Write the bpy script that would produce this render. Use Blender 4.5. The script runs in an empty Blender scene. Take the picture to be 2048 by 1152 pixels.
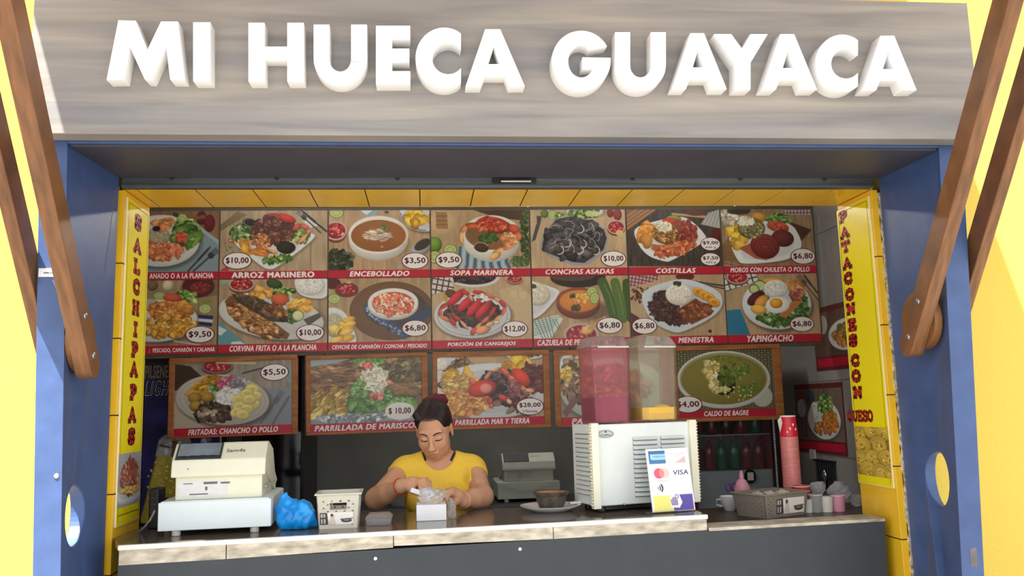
import bpy, bmesh, math, random
import numpy as np
from math import sin, cos, pi, radians, atan2, sqrt
from mathutils import Vector, Matrix

random.seed(7)
RNG = np.random.default_rng(11)
SC = bpy.context.scene
COL = SC.collection

# ------------------------------------------------------------------ camera
F, YAW, PIT, ROL = 1690.0, 0.10414, 0.13896, -0.02686      # focal length in pixels of 2048x1152
CAM = np.array([0.0, -3.0, 1.5])
def _axes():
    cy, sy, cp, sp, cr, sr = cos(YAW), sin(YAW), cos(PIT), sin(PIT), cos(ROL), sin(ROL)
    x1 = np.array([cy, -sy, 0]); y1 = np.array([sy, cy, 0]); z = np.array([0, 0, 1.0])
    f = y1*cp + z*sp; u = -y1*sp + z*cp
    return x1*cr + u*sr, -x1*sr + u*cr, f
AR, AU, AF = _axes()
cam_data = bpy.data.cameras.new('camera'); cam = bpy.data.objects.new('camera', cam_data); COL.objects.link(cam)
cam_data.sensor_width = 36.0; cam_data.lens = 36.0*F/2048.0; cam_data.clip_start = 0.05
cam.matrix_world = Matrix(((AR[0], AU[0], -AF[0], CAM[0]), (AR[1], AU[1], -AF[1], CAM[1]), (AR[2], AU[2], -AF[2], CAM[2]), (0, 0, 0, 1)))
SC.camera = cam

def ray(px, py): return AR*(px-1024)/F - AU*(py-576)/F + AF
def PY(px, py, Y=0.0):
    d = ray(px, py); return CAM + d*((Y-CAM[1])/d[1])
def PZ(px, py, Z):
    d = ray(px, py); return CAM + d*((Z-CAM[2])/d[2])
def PX(px, py, X):
    d = ray(px, py); return CAM + d*((X-CAM[0])/d[0])

# ------------------------------------------------------------------ light
SC.view_settings.view_transform = 'Standard'; SC.view_settings.look = 'None'
SC.view_settings.gamma = 1.0; SC.view_settings.use_curve_mapping = False
SC.view_settings.exposure = 0.56
world = bpy.data.worlds.new('sky'); SC.world = world; world.use_nodes = True
wn = world.node_tree
wn.nodes.clear()
wo = wn.nodes.new('ShaderNodeOutputWorld'); wb = wn.nodes.new('ShaderNodeBackground')
tc = wn.nodes.new('ShaderNodeTexCoord'); sp_ = wn.nodes.new('ShaderNodeSeparateXYZ'); rp = wn.nodes.new('ShaderNodeValToRGB')
wn.links.new(tc.outputs['Generated'], sp_.inputs[0]); wn.links.new(sp_.outputs['Z'], rp.inputs[0])
rp.color_ramp.elements[0].color = (1.25, 1.22, 1.18, 1); rp.color_ramp.elements[1].color = (0.60, 0.74, 0.92, 1)
wn.links.new(rp.outputs[0], wb.inputs['Color']); wn.links.new(wb.outputs[0], wo.inputs['Surface'])
SKY = 1.15
wb.inputs['Strength'].default_value = SKY
sun_d = bpy.data.lights.new('sun', 'SUN'); sun_d.energy = 15.5; sun_d.angle = radians(0.55); sun_d.color = (1.0, 0.95, 0.86)
sun = bpy.data.objects.new('sun', sun_d); COL.objects.link(sun)
SUN_DIR = Vector((1.0, 1.0, -3.55)).normalized()
sun.rotation_euler = SUN_DIR.to_track_quat('-Z', 'Y').to_euler()
sun.location = (-3, -4, 8)

# ------------------------------------------------------------------ helpers
def s2l(c):
    c = np.asarray(c, dtype=np.float64)/255.0
    return np.where(c <= 0.04045, c/12.92, ((c+0.055)/1.055)**2.4)
def rgb(r, g, b): return tuple(float(v) for v in s2l((r, g, b)))
MATS = {}
def mat(name, col, rough=0.5, metal=0.0, var=0.08, scale=20.0, bump=0.0, trans=0.0, alpha=1.0, spec=0.5, emit=None, coat=0.0, stretch=None, col2=None, ior=1.45, detail=4.0):
    if name in MATS: return MATS[name]
    m = bpy.data.materials.new(name); m.use_nodes = True; nt = m.node_tree; nd = nt.nodes; lk = nt.links
    b = nd['Principled BSDF']
    b.inputs['Roughness'].default_value = rough; b.inputs['Metallic'].default_value = metal
    b.inputs['Specular IOR Level'].default_value = spec; b.inputs['IOR'].default_value = ior
    b.inputs['Coat Weight'].default_value = coat; b.inputs['Coat Roughness'].default_value = 0.08
    b.inputs['Transmission Weight'].default_value = trans; b.inputs['Alpha'].default_value = alpha
    t = nd.new('ShaderNodeTexCoord'); mp = nd.new('ShaderNodeMapping'); n = nd.new('ShaderNodeTexNoise')
    mp.inputs['Scale'].default_value = stretch or (1, 1, 1)
    n.inputs['Scale'].default_value = scale; n.inputs['Detail'].default_value = detail
    r = nd.new('ShaderNodeValToRGB')
    a = tuple(max(0, v*(1-var)) for v in col); c = tuple(min(1, v*(1+var)) for v in (col2 or col))
    r.color_ramp.elements[0].position = 0.3; r.color_ramp.elements[1].position = 0.7
    r.color_ramp.elements[0].color = (*a, 1); r.color_ramp.elements[1].color = (*c, 1)
    lk.new(t.outputs['Object'], mp.inputs[0]); lk.new(mp.outputs[0], n.inputs['Vector']); lk.new(n.outputs['Fac'], r.inputs[0])
    lk.new(r.outputs[0], b.inputs['Base Color'])
    if bump:
        bp = nd.new('ShaderNodeBump'); bp.inputs['Strength'].default_value = bump; bp.inputs['Distance'].default_value = 0.004
        lk.new(n.outputs['Fac'], bp.inputs['Height']); lk.new(bp.outputs[0], b.inputs['Normal'])
    if emit:
        b.inputs['Emission Color'].default_value = (*emit[:3], 1); b.inputs['Emission Strength'].default_value = emit[3]
    MATS[name] = m; return m

def attr_mat(name, rough=0.35, var=0.05, spec=0.4):
    if name in MATS: return MATS[name]
    m = bpy.data.materials.new(name); m.use_nodes = True; nt = m.node_tree; nd = nt.nodes; lk = nt.links
    b = nd['Principled BSDF']; b.inputs['Roughness'].default_value = rough; b.inputs['Specular IOR Level'].default_value = spec
    a = nd.new('ShaderNodeAttribute'); a.attribute_name = 'Col'
    n = nd.new('ShaderNodeTexNoise'); n.inputs['Scale'].default_value = 60.0
    t = nd.new('ShaderNodeTexCoord'); lk.new(t.outputs['Object'], n.inputs['Vector'])
    mr = nd.new('ShaderNodeMapRange'); mr.inputs['To Min'].default_value = 1-var; mr.inputs['To Max'].default_value = 1+var
    lk.new(n.outputs['Fac'], mr.inputs['Value'])
    mx = nd.new('ShaderNodeVectorMath'); mx.operation = 'SCALE'
    lk.new(a.outputs['Color'], mx.inputs[0]); lk.new(mr.outputs[0], mx.inputs['Scale'])
    lk.new(mx.outputs[0], b.inputs['Base Color'])
    MATS[name] = m; return m

def tag(o, label=None, cat=None, group=None, kind=None):
    if label: o['label'] = label
    if cat: o['category'] = cat
    if group: o['group'] = group
    if kind: o['kind'] = kind
    return o
def thing(name, label, cat, loc=(0, 0, 0), group=None, rot=None):
    o = bpy.data.objects.new(name, None); COL.objects.link(o); o.empty_display_size = 0.05
    if rot is not None:
        m = Matrix.Identity(4)
        for i in range(3):
            for j in range(3): m[i][j] = float(rot[j][i])
            m[i][3] = float(loc[i])
        o.matrix_world = m
    else: o.location = [float(v) for v in loc]
    return tag(o, label, cat, group)
def wloc(p):
    v = Vector((0, 0, 0))
    while p is not None: v += p.location; p = p.parent
    return v
def link_mesh(name, me, m, parent=None):
    o = bpy.data.objects.new(name, me); COL.objects.link(o)
    for x in (m if isinstance(m, (list, tuple)) else [m]): me.materials.append(x)
    if parent is not None: o.parent = parent
    return o

class MB:
    def __init__(self): self.v = []; self.f = []; self.mi = []; self.cur = 0
    def add(self, vs, fs):
        n = len(self.v); self.v += [tuple(float(c) for c in p) for p in vs]
        for f in fs: self.f.append([i+n for i in f]); self.mi.append(self.cur)
        return self
    def m(self, i): self.cur = i; return self
    def box(self, x0, y0, z0, x1, y1, z1):
        return self.hexa([(x0, y0, z0), (x1, y0, z0), (x1, y1, z0), (x0, y1, z0), (x0, y0, z1), (x1, y0, z1), (x1, y1, z1), (x0, y1, z1)])
    def hexa(self, p):   # bottom loop 4 ccw from above, top loop 4
        return self.add(p, [(3, 2, 1, 0), (4, 5, 6, 7), (0, 1, 5, 4), (1, 2, 6, 5), (2, 3, 7, 6), (3, 0, 4, 7)])
    def cbox(self, c, s, R=None):
        h = [v/2 for v in s]; pts = []
        for z in (-1, 1):
            for x, y in ((-1, -1), (1, -1), (1, 1), (-1, 1)):
                p = Vector((x*h[0], y*h[1], z*h[2]))
                if R is not None: p = R @ p
                pts.append(Vector(c)+p)
        return self.hexa(pts)
    def prism(self, pts, d):          # pts: 3-D loop, d: extrusion vector
        n = len(pts); a = [Vector([float(c) for c in p]) for p in pts]; d = Vector([float(c) for c in d]); b = [p+d for p in a]
        nrm = Vector((0, 0, 0))
        for i in range(n): nrm += a[i].cross(a[(i+1) % n])
        fs = [list(range(n)), list(range(2*n-1, n-1, -1))] if nrm.dot(d) < 0 else [list(range(n-1, -1, -1)), list(range(n, 2*n))]
        for i in range(n):
            j = (i+1) % n
            fs.append((j, i, n+i, n+j) if nrm.dot(d) < 0 else (i, j, n+j, n+i))
        return self.add(a+b, fs)
    def lathe(self, prof, c=(0, 0, 0), seg=32, sx=1.0, sy=1.0, capb=True, capt=True, fn=None):
        vs = []; fs = []; n = len(prof)
        for r, z in prof:
            for k in range(seg):
                a = 2*pi*k/seg; q = fn(a, z) if fn else 1.0
                vs.append((c[0]+r*q*cos(a)*sx, c[1]+r*q*sin(a)*sy, c[2]+z))
        for i in range(n-1):
            for k in range(seg):
                l = (k+1) % seg
                fs.append((i*seg+k, i*seg+l, (i+1)*seg+l, (i+1)*seg+k))
        if capb: fs.append(list(range(seg-1, -1, -1)))
        if capt: fs.append([(n-1)*seg+k for k in range(seg)])
        return self.add(vs, fs)
    def tube(self, pts, r, seg=10, closed=False):
        pts = [Vector([float(c) for c in p]) for p in pts]; n = len(pts); vs = []; fs = []
        rs = r if isinstance(r, (list, tuple)) else [r]*n
        up = Vector((0.13, 0.21, 1))
        for i, p in enumerate(pts):
            t = (pts[(i+1) % n]-pts[i-1]) if closed else (pts[min(i+1, n-1)]-pts[max(i-1, 0)])
            t.normalize(); a = t.cross(up)
            if a.length < 1e-3: a = t.cross(Vector((1, 0, 0)))
            a.normalize(); b = a.cross(t)
            for k in range(seg):
                w = 2*pi*k/seg; vs.append(p+a*cos(w)*rs[i]+b*sin(w)*rs[i])
        for i in range(n if closed else n-1):
            j = (i+1) % n
            for k in range(seg):
                l = (k+1) % seg; fs.append((i*seg+k, i*seg+l, j*seg+l, j*seg+k))
        if not closed: fs.append(list(range(seg-1, -1, -1))); fs.append([(n-1)*seg+k for k in range(seg)])
        return self.add(vs, fs)
    def ell(self, c, r, seg=20, rings=12, R=None, fn=None):
        vs = []; fs = []
        for i in range(rings+1):
            th = pi*i/rings
            for k in range(seg):
                a = 2*pi*k/seg; p = Vector((sin(th)*cos(a), sin(th)*sin(a), cos(th)))
                q = fn(p) if fn else 1.0
                p = Vector((p.x*r[0]*q, p.y*r[1]*q, p.z*r[2]*q))
                if R is not None: p = R @ p
                vs.append(Vector(c)+p)
        for i in range(rings):
            for k in range(seg):
                l = (k+1) % seg; fs.append((i*seg+l, i*seg+k, (i+1)*seg+k, (i+1)*seg+l))
        return self.add(vs, fs)
    def mesh(self, name):
        me = bpy.data.meshes.new(name); me.from_pydata(self.v, [], self.f); me.polygons.foreach_set('material_index', self.mi); me.update()
        bm = bmesh.new(); bm.from_mesh(me); bmesh.ops.remove_doubles(bm, verts=bm.verts, dist=1e-6)
        bmesh.ops.recalc_face_normals(bm, faces=bm.faces); bm.to_mesh(me); bm.free()
        return me
    def build(self, name, m, parent=None, smooth=False, bevel=0.0, seg=2, local=False):
        if parent is not None and not local:
            w = wloc(parent); self.v = [(p[0]-w.x, p[1]-w.y, p[2]-w.z) for p in self.v]
        o = link_mesh(name, self.mesh(name), m, parent); me = o.data
        if bevel:
            b = o.modifiers.new('bevel', 'BEVEL'); b.width = bevel; b.segments = seg; b.limit_method = 'ANGLE'; b.angle_limit = radians(35)
        if smooth:
            me.polygons.foreach_set('use_smooth', [True]*len(me.polygons))
            try: me.set_sharp_from_angle(angle=radians(40))
            except Exception: pass
        return o
def struct(o): return tag(o, kind='structure')
def solid(o, cutter):                      # carve cutter out of o for good
    md = o.modifiers.new('cut', 'BOOLEAN'); md.object = cutter; md.operation = 'DIFFERENCE'; md.solver = 'EXACT'
    bpy.context.view_layer.update()
    me = bpy.data.meshes.new_from_object(o.evaluated_get(bpy.context.evaluated_depsgraph_get()))
    o.modifiers.clear(); o.data = me; bpy.data.objects.remove(cutter)
def copy_tree(o, parent=None):
    c = o.copy(); COL.objects.link(c); c.parent = parent
    for ch in list(o.children): copy_tree(ch, c)
    return c

def text_mesh(body, weight=0.02, shear=0.0, extrude=0.0, space=1.0):
    cu = bpy.data.curves.new('lettering', 'FONT'); cu.body = body; cu.offset = weight; cu.shear = shear; cu.extrude = extrude; cu.resolution_u = 3
    cu.space_character = space
    o = bpy.data.objects.new('lettering', cu); COL.objects.link(o); bpy.context.view_layer.update()
    me = bpy.data.meshes.new_from_object(o.evaluated_get(bpy.context.evaluated_depsgraph_get()))
    bpy.data.objects.remove(o); bpy.data.curves.remove(cu); me.materials.clear()
    return me
def lettering(parent, body, m, cx, cy, w, h, n, weight=0.02, shear=0.0, name='lettering', deep=0.0004, M=None):
    """text fitted into a w x h box centred on (cx, cy) at height n of the parent's own plane"""
    me = text_mesh(body, 0.0, shear, 0.0, 1.0+weight*2.2)
    if weight:                              # bold: the glyphs overprinted with small shifts
        bm = bmesh.new(); bm.from_mesh(me); base = list(bm.verts)+list(bm.edges)+list(bm.faces); d = weight*0.9
        for sx, sy in ((d, 0), (-d, 0), (0, d*.6), (0, -d*.6)):
            g = bmesh.ops.duplicate(bm, geom=base)['geom']
            for v in g:
                if isinstance(v, bmesh.types.BMVert): v.co.x += sx; v.co.y += sy
        bm.to_mesh(me); bm.free()
    k = len(me.vertices); a = np.empty(k*3); me.vertices.foreach_get('co', a); a = a.reshape(-1, 3)
    lo, hi = a.min(0), a.max(0); s = (hi-lo); s[s < 1e-6] = 1
    a[:, 0] = (a[:, 0]-(lo[0]+hi[0])/2)*(w/s[0])+cx
    a[:, 1] = (a[:, 1]-(lo[1]+hi[1])/2)*(h/s[1])+cy
    a[:, 2] = n + (np.arange(k)//max(1, k//5 if weight else k))*0.00006
    if M is not None: a = a @ np.array(M.to_3x3()).T + np.array(M.translation)
    me.vertices.foreach_set('co', a.ravel()); me.update()
    return link_mesh(name, me, m, parent)
# ------------------------------------------------------------------ materials of the place
M_YWALL = mat('yellow_stucco', (0.74, 0.53, 0.088), 0.85, var=0.05, scale=120, bump=0.35)
M_BLUE = mat('blue_paint', rgb(66, 88, 134), 0.42, var=0.12, scale=14, bump=0.25, detail=8)
M_TILE = mat('yellow_glazed_tile', rgb(240, 190, 44), 0.16, var=0.06, scale=6, spec=0.5)
M_GROUT = mat('dark_grout', rgb(60, 46, 30), 0.9, var=0.2)
M_MORTAR = mat('rough_mortar', rgb(150, 140, 120), 0.95, var=0.5, scale=60, bump=1.0, col2=rgb(200, 192, 176))
M_GALV = mat('galvanised_metal', rgb(92, 96, 98), 0.5, metal=0.5, var=0.25, scale=9, stretch=(0.3, 4, 4))
M_GREYP = mat('dark_grey_paint', rgb(60, 65, 69), 0.65, var=0.06, scale=12)
M_STONE = mat('travertine_tile', rgb(162, 152, 134), 0.5, var=0.16, scale=22, stretch=(0.8, 1, 2.2), col2=rgb(202, 192, 174), detail=8)
M_COUNTER = mat('brown_granite', rgb(96, 86, 74), 0.12, var=0.25, scale=160, spec=0.6)
M_WHITEEDGE = mat('cream_edge_strip', rgb(238, 232, 220), 0.35, var=0.03)
M_INDARK = mat('charcoal_wall', rgb(116, 118, 114), 0.7, var=0.12, scale=5)
M_INTILE = mat('grey_wall_tile', rgb(150, 148, 146), 0.3, var=0.05, scale=4)
M_CEIL = mat('white_ceiling', rgb(205, 202, 195), 0.8, var=0.03)
M_FLOOR = mat('grey_floor_tile', rgb(120, 114, 106), 0.4, var=0.1, scale=3)
M_ASPH = mat('plaza_paving', (0.20, 0.192, 0.18), 0.9, var=0.2, scale=30)
M_STEEL = mat('stainless_steel', rgb(190, 190, 190), 0.25, metal=0.9, var=0.06, scale=8)
M_WOODB = mat('oiled_brown_wood', rgb(110, 75, 48), 0.45, var=0.14, scale=9, stretch=(6, 1, 1), col2=rgb(130, 87, 54))

XL, XR = -1.036, 1.702            # clear opening between the tiled jambs
ZS, ZC = 2.285, 1.103             # tiled soffit, counter top
YJ = 0.26                         # depth of the jambs

# ground, floor, outer walls
struct(MB().box(-9, -9, -0.12, 9, 0.0, 0.0).build('ground', M_ASPH))
struct(MB().box(-1.72, 0.0, -0.12, 2.42, 2.85, 0.0).build('floor', M_FLOOR))
def wall_box(name, m, *b): return struct(MB().box(*b).build(name, m))
wall_box('wall_facade_left', M_YWALL, -5.0, 0.0, 0.0, -1.075, 0.12, 4.2)
wall_box('wall_facade_right', M_YWALL, 1.76, 0.0, 0.0, 6.0, 0.12, 4.2)
wall_box('wall_facade_top', M_YWALL, -1.075, 0.0, 2.38, 1.76, 0.12, 4.2)
wall_box('wall_back', M_INDARK, -1.72, 2.75, 0.0, 2.42, 2.85, 3.0)
wall_box('wall_inside_left', M_INTILE, -1.72, 0.12, 0.0, -1.62, 2.75, 3.0)
# right inside wall with big grey tiles
mb = MB(); mb.box(2.302, 0.12, 0, 2.42, 2.75, 3.0); 
y = 0.12
rows = [0.0, 0.42, 0.82, 1.17, 1.595, 2.02, 2.45, 3.0]
for i in range(len(rows)-1):
    off = 0.0 if i % 2 else 0.3
    ys = [0.12] + [v for v in np.arange(0.3+off, 2.75, 0.6)] + [2.75]
    for a, b in zip(ys[:-1], ys[1:]): mb.box(2.295, a+0.002, rows[i]+0.002, 2.303, b-0.002, rows[i+1]-0.002)
struct(mb.build('wall_inside_right', M_INTILE))
struct(MB().box(-1.72, 0.12, 2.9, 2.42, 2.85, 3.0).build('ceiling', M_CEIL))

# tiled jambs and soffit: tiles on a dark grout bed, one mesh each
def tiled(name, quads, bed):
    mb = MB(); mb.m(1).box(*bed); mb.m(0)
    for q in quads: mb.box(*q)
    o = mb.build(name, [M_TILE, M_GROUT], bevel=0.0012, seg=1); return struct(o)
tw = 0.197; g = 0.002
q = []; x = -1.036-0.01
px0 = [PY(390, 381, 0)[0]+(i-0)*tw for i in range(-1, 13)]
xs = [XL-0.012] + [v for v in px0 if XL-0.01 < v < XR-0.02] + [XR+0.012]
for a, b in zip(xs[:-1], xs[1:]): q.append((a+g, -0.004, ZS, b-g, YJ, ZS+0.01))
tiled('ceiling_soffit', q, (XL-0.012, 0.0, ZS+0.002, XR+0.012, YJ, ZS+0.095))
zs = [ZS-0.26*i for i in range(10)][::-1]
zs[0] = 0.0
def jamb(name, x0, x1, bx0, bx1):
    q = [(x0, -0.006, a+g, x1, YJ, b-g) for a, b in zip(zs[:-1], zs[1:])]
    tiled(name, q, (bx0, -0.004, 0.0, bx1, YJ-0.002, ZS))
jamb('wall_jamb_left', XL-0.026, XL, XL-0.07, XL-0.004)
jamb('wall_jamb_right', XR, XR+0.026, XR+0.004, XR+0.058)
# chipped mortar edge on each side of the tiles
def ragged(name, x0, x1, z0, z1, y, m, amp):
    n = 90; mb = MB(); r = np.random.default_rng(int(abs(x0*1000)))
    L = [(x0+r.uniform(-amp, amp), z0+(z1-z0)*i/n) for i in range(n+1)]; R = [(x1+r.uniform(-amp, amp), z0+(z1-z0)*i/n) for i in range(n+1)]
    for i in range(n):
        mb.prism([(L[i][0], y, L[i][1]), (R[i][0], y, R[i][1]), (R[i+1][0], y, R[i+1][1]), (L[i+1][0], y, L[i+1][1])], (0, 0.02+r.uniform(0, 0.006), 0))
    return struct(mb.build(name, m))
ragged('trim_1', XL-0.048, XL-0.026, 0.0, 2.30, -0.014, M_MORTAR, 0.004)
ragged('trim_2', XR+0.026, XR+0.045, 0.0, 2.27, -0.014, M_MORTAR, 0.005)
M_DSTRIP = mat('dark_grey_strip', rgb(62, 66, 72), 0.6, var=0.15)
struct(MB().box(XR+0.045, -0.02, 0.0, XR+0.075, 0.0, 2.30).build('trim_3', M_DSTRIP))
# shutter rail under the lintel
mb = MB(); za = PY(700, 377, -0.02)[2]; zb = 2.335
mb.box(-1.04, -0.03, za, 1.70, 0.0, zb); mb.box(-1.04, -0.036, za, 1.70, -0.03, za+0.012)
struct(mb.build('trim_4', M_GALV, bevel=0.002))
rail = thing('shutter_latch', 'dark metal latch plate on the grey shutter rail above the yellow soffit', 'latch', PY(1022, 362, -0.036))
a = PY(985, 366, -0.04); b = PY(1072, 357, -0.04)
M_DKMET = mat('dark_metal', rgb(48, 46, 44), 0.5, metal=0.6, var=0.2)
MB().box(a[0], -0.045, a[2], b[0], -0.036, b[2]).build('plate', M_DKMET, rail, bevel=0.002)
MB().tube([(a[0]+0.03, -0.05, a[2]+0.004), (b[0]-0.02, -0.05, a[2]+0.004)], 0.004).build('bolt_rod', M_STEEL, rail)
k = 0
for px in (343, 553, 795, 1266, 1482, 1650):
    p = PY(px, 364, -0.036)
    o = MB().ell((p[0], -0.036, 2.318), (0.007, 0.004, 0.007), 10, 6).build('rivet', M_DKMET)
    tag(o, 'dark round rivet on the grey shutter rail, number %s from the left' % ['one', 'two', 'three', 'four', 'five', 'six'][k], 'rivet', 'rivets of the shutter rail'); k += 1

# front wall under the counter, a little skewed to the facade as in the photo
FL, FR = PZ(236, 1091, ZC), PZ(1415, 1029, ZC)
ux = (FR-FL)/np.linalg.norm(FR-FL)
def on_front(px, py, off=0.0):           # where a pixel's ray meets the plane of the counter's front edge
    nrm = np.array([-ux[1], ux[0], 0.0]); d = ray(px, py); return CAM + d*(((FL-CAM) @ nrm + off)/(d @ nrm))
b0 = on_front(236, 1131); b1 = on_front(1415, 1060)
E0 = on_front(236, 1300); E1 = on_front(1772, 1300)
t0 = on_front(1415, 1056); t1 = on_front(1770, 1043)
mb = MB()
mb.prism([(E0[0], E0[1], 0), (E1[0], E1[1], 0), (t1[0], t1[1], t1[2]), (t0[0], t0[1], t1[2]), (b1[0], b1[1], b1[2]), (b0[0], b0[1], b0[2])], (0.0, 0.12, 0))
struct(mb.build('wall_front', M_GREYP))
for i, (px, py) in enumerate(((751, 1117), (1040, 1098))):
    p = on_front(px, py); o = MB().ell((p[0], p[1]-0.001, p[2]), (0.006, 0.004, 0.006), 12, 8).build('screw', mat('white_screw_cap', rgb(225, 225, 225), 0.4))
    tag(o, ['pale screw cap on the grey front wall below the napkin box', 'pale screw cap on the grey front wall below the plate'][i], 'screw', 'screw caps on the grey front wall')

# ------------------------------------------------------------------ counter
ct = thing('serving_counter', 'brown stone serving counter with cream edge and travertine front tiles', 'counter', (0.1, 0.1, ZC))
BL, BR = (XL-0.005, 0.40), (FR[0], 0.40)
mb = MB(); mb.prism([(FL[0]+0.0, FL[1]+0.012, ZC), (FR[0], FR[1]+0.012, ZC), (BR[0], BR[1], ZC), (XL+0.004, 0.40, ZC), (XL+0.004, 0.0, ZC)], (0, 0, -0.022)); mb.build('top_slab', M_COUNTER, ct)
nf = np.array([ux[1], -ux[0], 0.0])      # towards the viewer
ed = MB(); ed.prism([FL+nf*0.004, FR+nf*0.004, FR-nf*0.012, FL-nf*0.012], (0, 0, -0.015)); ed.build('edge_strip', M_WHITEEDGE, ct, bevel=0.002)
segs = [(236, 1131, 452, 1118), (452, 1118, 787, 1095), (787, 1092, 1107, 1078), (1107, 1078, 1415, 1060)]
for x0, y0, x1, y1 in segs:
    a = on_front(x0, y0); b = on_front(x1, y1)
    MB().prism([a+ux*0.0015, b-ux*0.0015, (b[0]-ux[0]*0.0015, b[1]-ux[1]*0.0015, ZC-0.0152), (a[0]+ux[0]*0.0015, a[1]+ux[1]*0.0015, ZC-0.0152)], -nf*0.02).build('front_tile', M_STONE, ct)
MB().box(XL+0.05, 0.385, ZC-0.010, FR[0]-0.03, 0.402, ZC-0.001).build('back_rail', M_STEEL, ct)
MB().prism([(FL[0]+0.03, FL[1]+0.12, b0[2]), (FR[0], FR[1]+0.12, b0[2]), (FR[0], 0.36, b0[2]), (XL+0.03, 0.36, b0[2])], (0, 0, ZC-0.0225-b0[2])).build('substrate', M_GREYP, ct)
# low ledge on the right with the dark inner shelf behind it
lg = thing('stone_ledge', 'low travertine ledge on the grey wall right of the serving counter', 'ledge', (1.35, 0.05, t1[2]))
MB().prism([(t0[0]+0.004, t0[1]-0.004, t1[2]+0.0005), (t1[0], t1[1]-0.004, t1[2]+0.0005), (t1[0], t1[1]+0.12, t1[2]+0.0005), (t0[0]+0.004, t0[1]+0.12, t1[2]+0.0005)], (0, 0, 0.012)).build('top_slab', M_STONE, lg, bevel=0.003)
ZSH = 1.045
sh = thing('inner_shelf', 'dark inner worktop behind the low stone ledge on the right', 'worktop', (1.4, 0.4, ZSH))
M_DSHELF = mat('dark_worktop', rgb(52, 48, 46), 0.35, var=0.15)
MB().box(FR[0]+0.02, 0.14, ZSH-0.03, 2.25, 0.62, ZSH).build('top_slab', M_DSHELF, sh, bevel=0.003)
MB().box(FR[0]+0.06, 0.2, 0.0, 2.2, 0.58, ZSH-0.03).build('carcass', M_GREYP, sh)

# ------------------------------------------------------------------ blue portal frame round the opening
fr = thing('portal_frame', 'blue painted steel portal frame round the serving hatch', 'frame', (0.33, -0.2, 0))
PF, PB = -0.40, -0.024
def post(xif_b, xif_t, xof_b, xof_t, xib, xob, zb, zt, hole):
    # inner front x bottom/top, outer front bottom/top, inner/outer back
    ext = lambda b, t: b-(t-b)/(2.31-1.06)*1.06
    mb = MB(); a, b2 = ext(xif_b, xif_t), ext(xof_b, xof_t)
    P = [(a, PF, 0), (b2, PF, 0), (xob, PB, 0), (xib, PB, 0), (xif_t, PF, zt), (xof_t, PF, zt), (xob, PB, zt), (xib, PB, zt)]
    mb.hexa(P); o = mb.build('post', M_BLUE, fr)
    cyl = MB(); n = 40; cy_, cz_ = hole
    for s in (0,):
        cyl.prism([(min(xif_b, xof_t, xib)-0.3, cy_+0.09*cos(2*pi*i/n), cz_+0.09*sin(2*pi*i/n)) for i in range(n)], (0.6, 0, 0))
    c = cyl.build('cutter', M_BLUE); bpy.context.view_layer.update(); solid(o, c)
    b = o.modifiers.new('bevel', 'BEVEL'); b.width = 0.004; b.segments = 2; b.limit_method = 'ANGLE'; b.angle_limit = radians(35)
    return o
post(-1.037, -1.075, -1.112, -1.156, -1.050, -1.125, 0, 2.40, (-0.27, 1.21))
post(1.676, 1.737, 1.752, 1.823, 1.728, 1.81, 0, 2.40, (-0.235, 1.218))
MB().box(-1.074, PF, 2.326, 1.736, -0.038, 2.42).build('lintel', M_BLUE, fr, bevel=0.004)
MB().box(-1.07, PF+0.012, 2.320, 1.732, -0.038, 2.326).build('soffit_plate', mat('dark_slate_tone', rgb(74, 73, 82), 0.5, var=0.1, scale=5), fr, bevel=0.001)  # thin slab gives the lintel underside a darker, greyer tone than the posts
o = MB().cbox(PY(97, 545, PF-0.0015), (0.056, 0.002, 0.026)).build('white_label', mat('white_sticker', rgb(236, 236, 240), 0.4, var=0.02))
tag(o, 'small white label with a grey line of print on the left blue post', 'label')
p = PY(97, 545, PF-0.0028)
MR = Matrix(((1, 0, 0, p[0]), (0, 0, -1, p[1]), (0, 1, 0, p[2]), (0, 0, 0, 1)))
MB().box(p[0]-0.014, p[1], p[2]-0.003, p[0]+0.014, p[1]+0.0005, p[2]+0.001).build('print_line', mat('grey_print', rgb(110, 110, 120), 0.6), o)
tag(MB().ell(PY(113, 952, PF), (0.008, 0.004, 0.008), 12, 8).build('bolt', M_STEEL), 'small bolt in the left blue post below the white label', 'bolt')
M_PRIMER = mat('bare_primer', rgb(110, 104, 108), 0.8, var=0.2)
pp = [PY(*q, PF-0.001) for q in ((1940, 1098), (1952, 1094), (1957, 1128), (1954, 1134), (1941, 1132))]
tag(MB().prism(pp, (0, 0.0012, 0)).build('paint_patch', M_PRIMER), 'bare grey patch where paint chipped off the foot of the right blue post', 'paint patch')

# ------------------------------------------------------------------ big sign with letters
YS = -0.467; ZSB = 2.334
M_SIGNW = bpy.data.materials.new('greige_wood_laminate'); M_SIGNW.use_nodes = True
nt = M_SIGNW.node_tree; nd = nt.nodes; lk = nt.links; bs = nd['Principled BSDF']; bs.inputs['Roughness'].default_value = 0.55
t = nd.new('ShaderNodeTexCoord'); mp = nd.new('ShaderNodeMapping'); mp.inputs['Scale'].default_value = (0.9, 1, 14)
n1 = nd.new('ShaderNodeTexNoise'); n1.inputs['Scale'].default_value = 1.6; n1.inputs['Detail'].default_value = 8; n1.inputs['Distortion'].default_value = 0.6
mp2 = nd.new('ShaderNodeMapping'); mp2.inputs['Scale'].default_value = (0.25, 1, 3.2)
n2 = nd.new('ShaderNodeTexNoise'); n2.inputs['Scale'].default_value = 1.8; n2.inputs['Detail'].default_value = 3
r1 = nd.new('ShaderNodeValToRGB'); r2 = nd.new('ShaderNodeValToRGB'); mx = nd.new('ShaderNodeMix'); mx.data_type = 'RGBA'; mx.blend_type = 'MULTIPLY'; mx.inputs[0].default_value = 1.0
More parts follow.
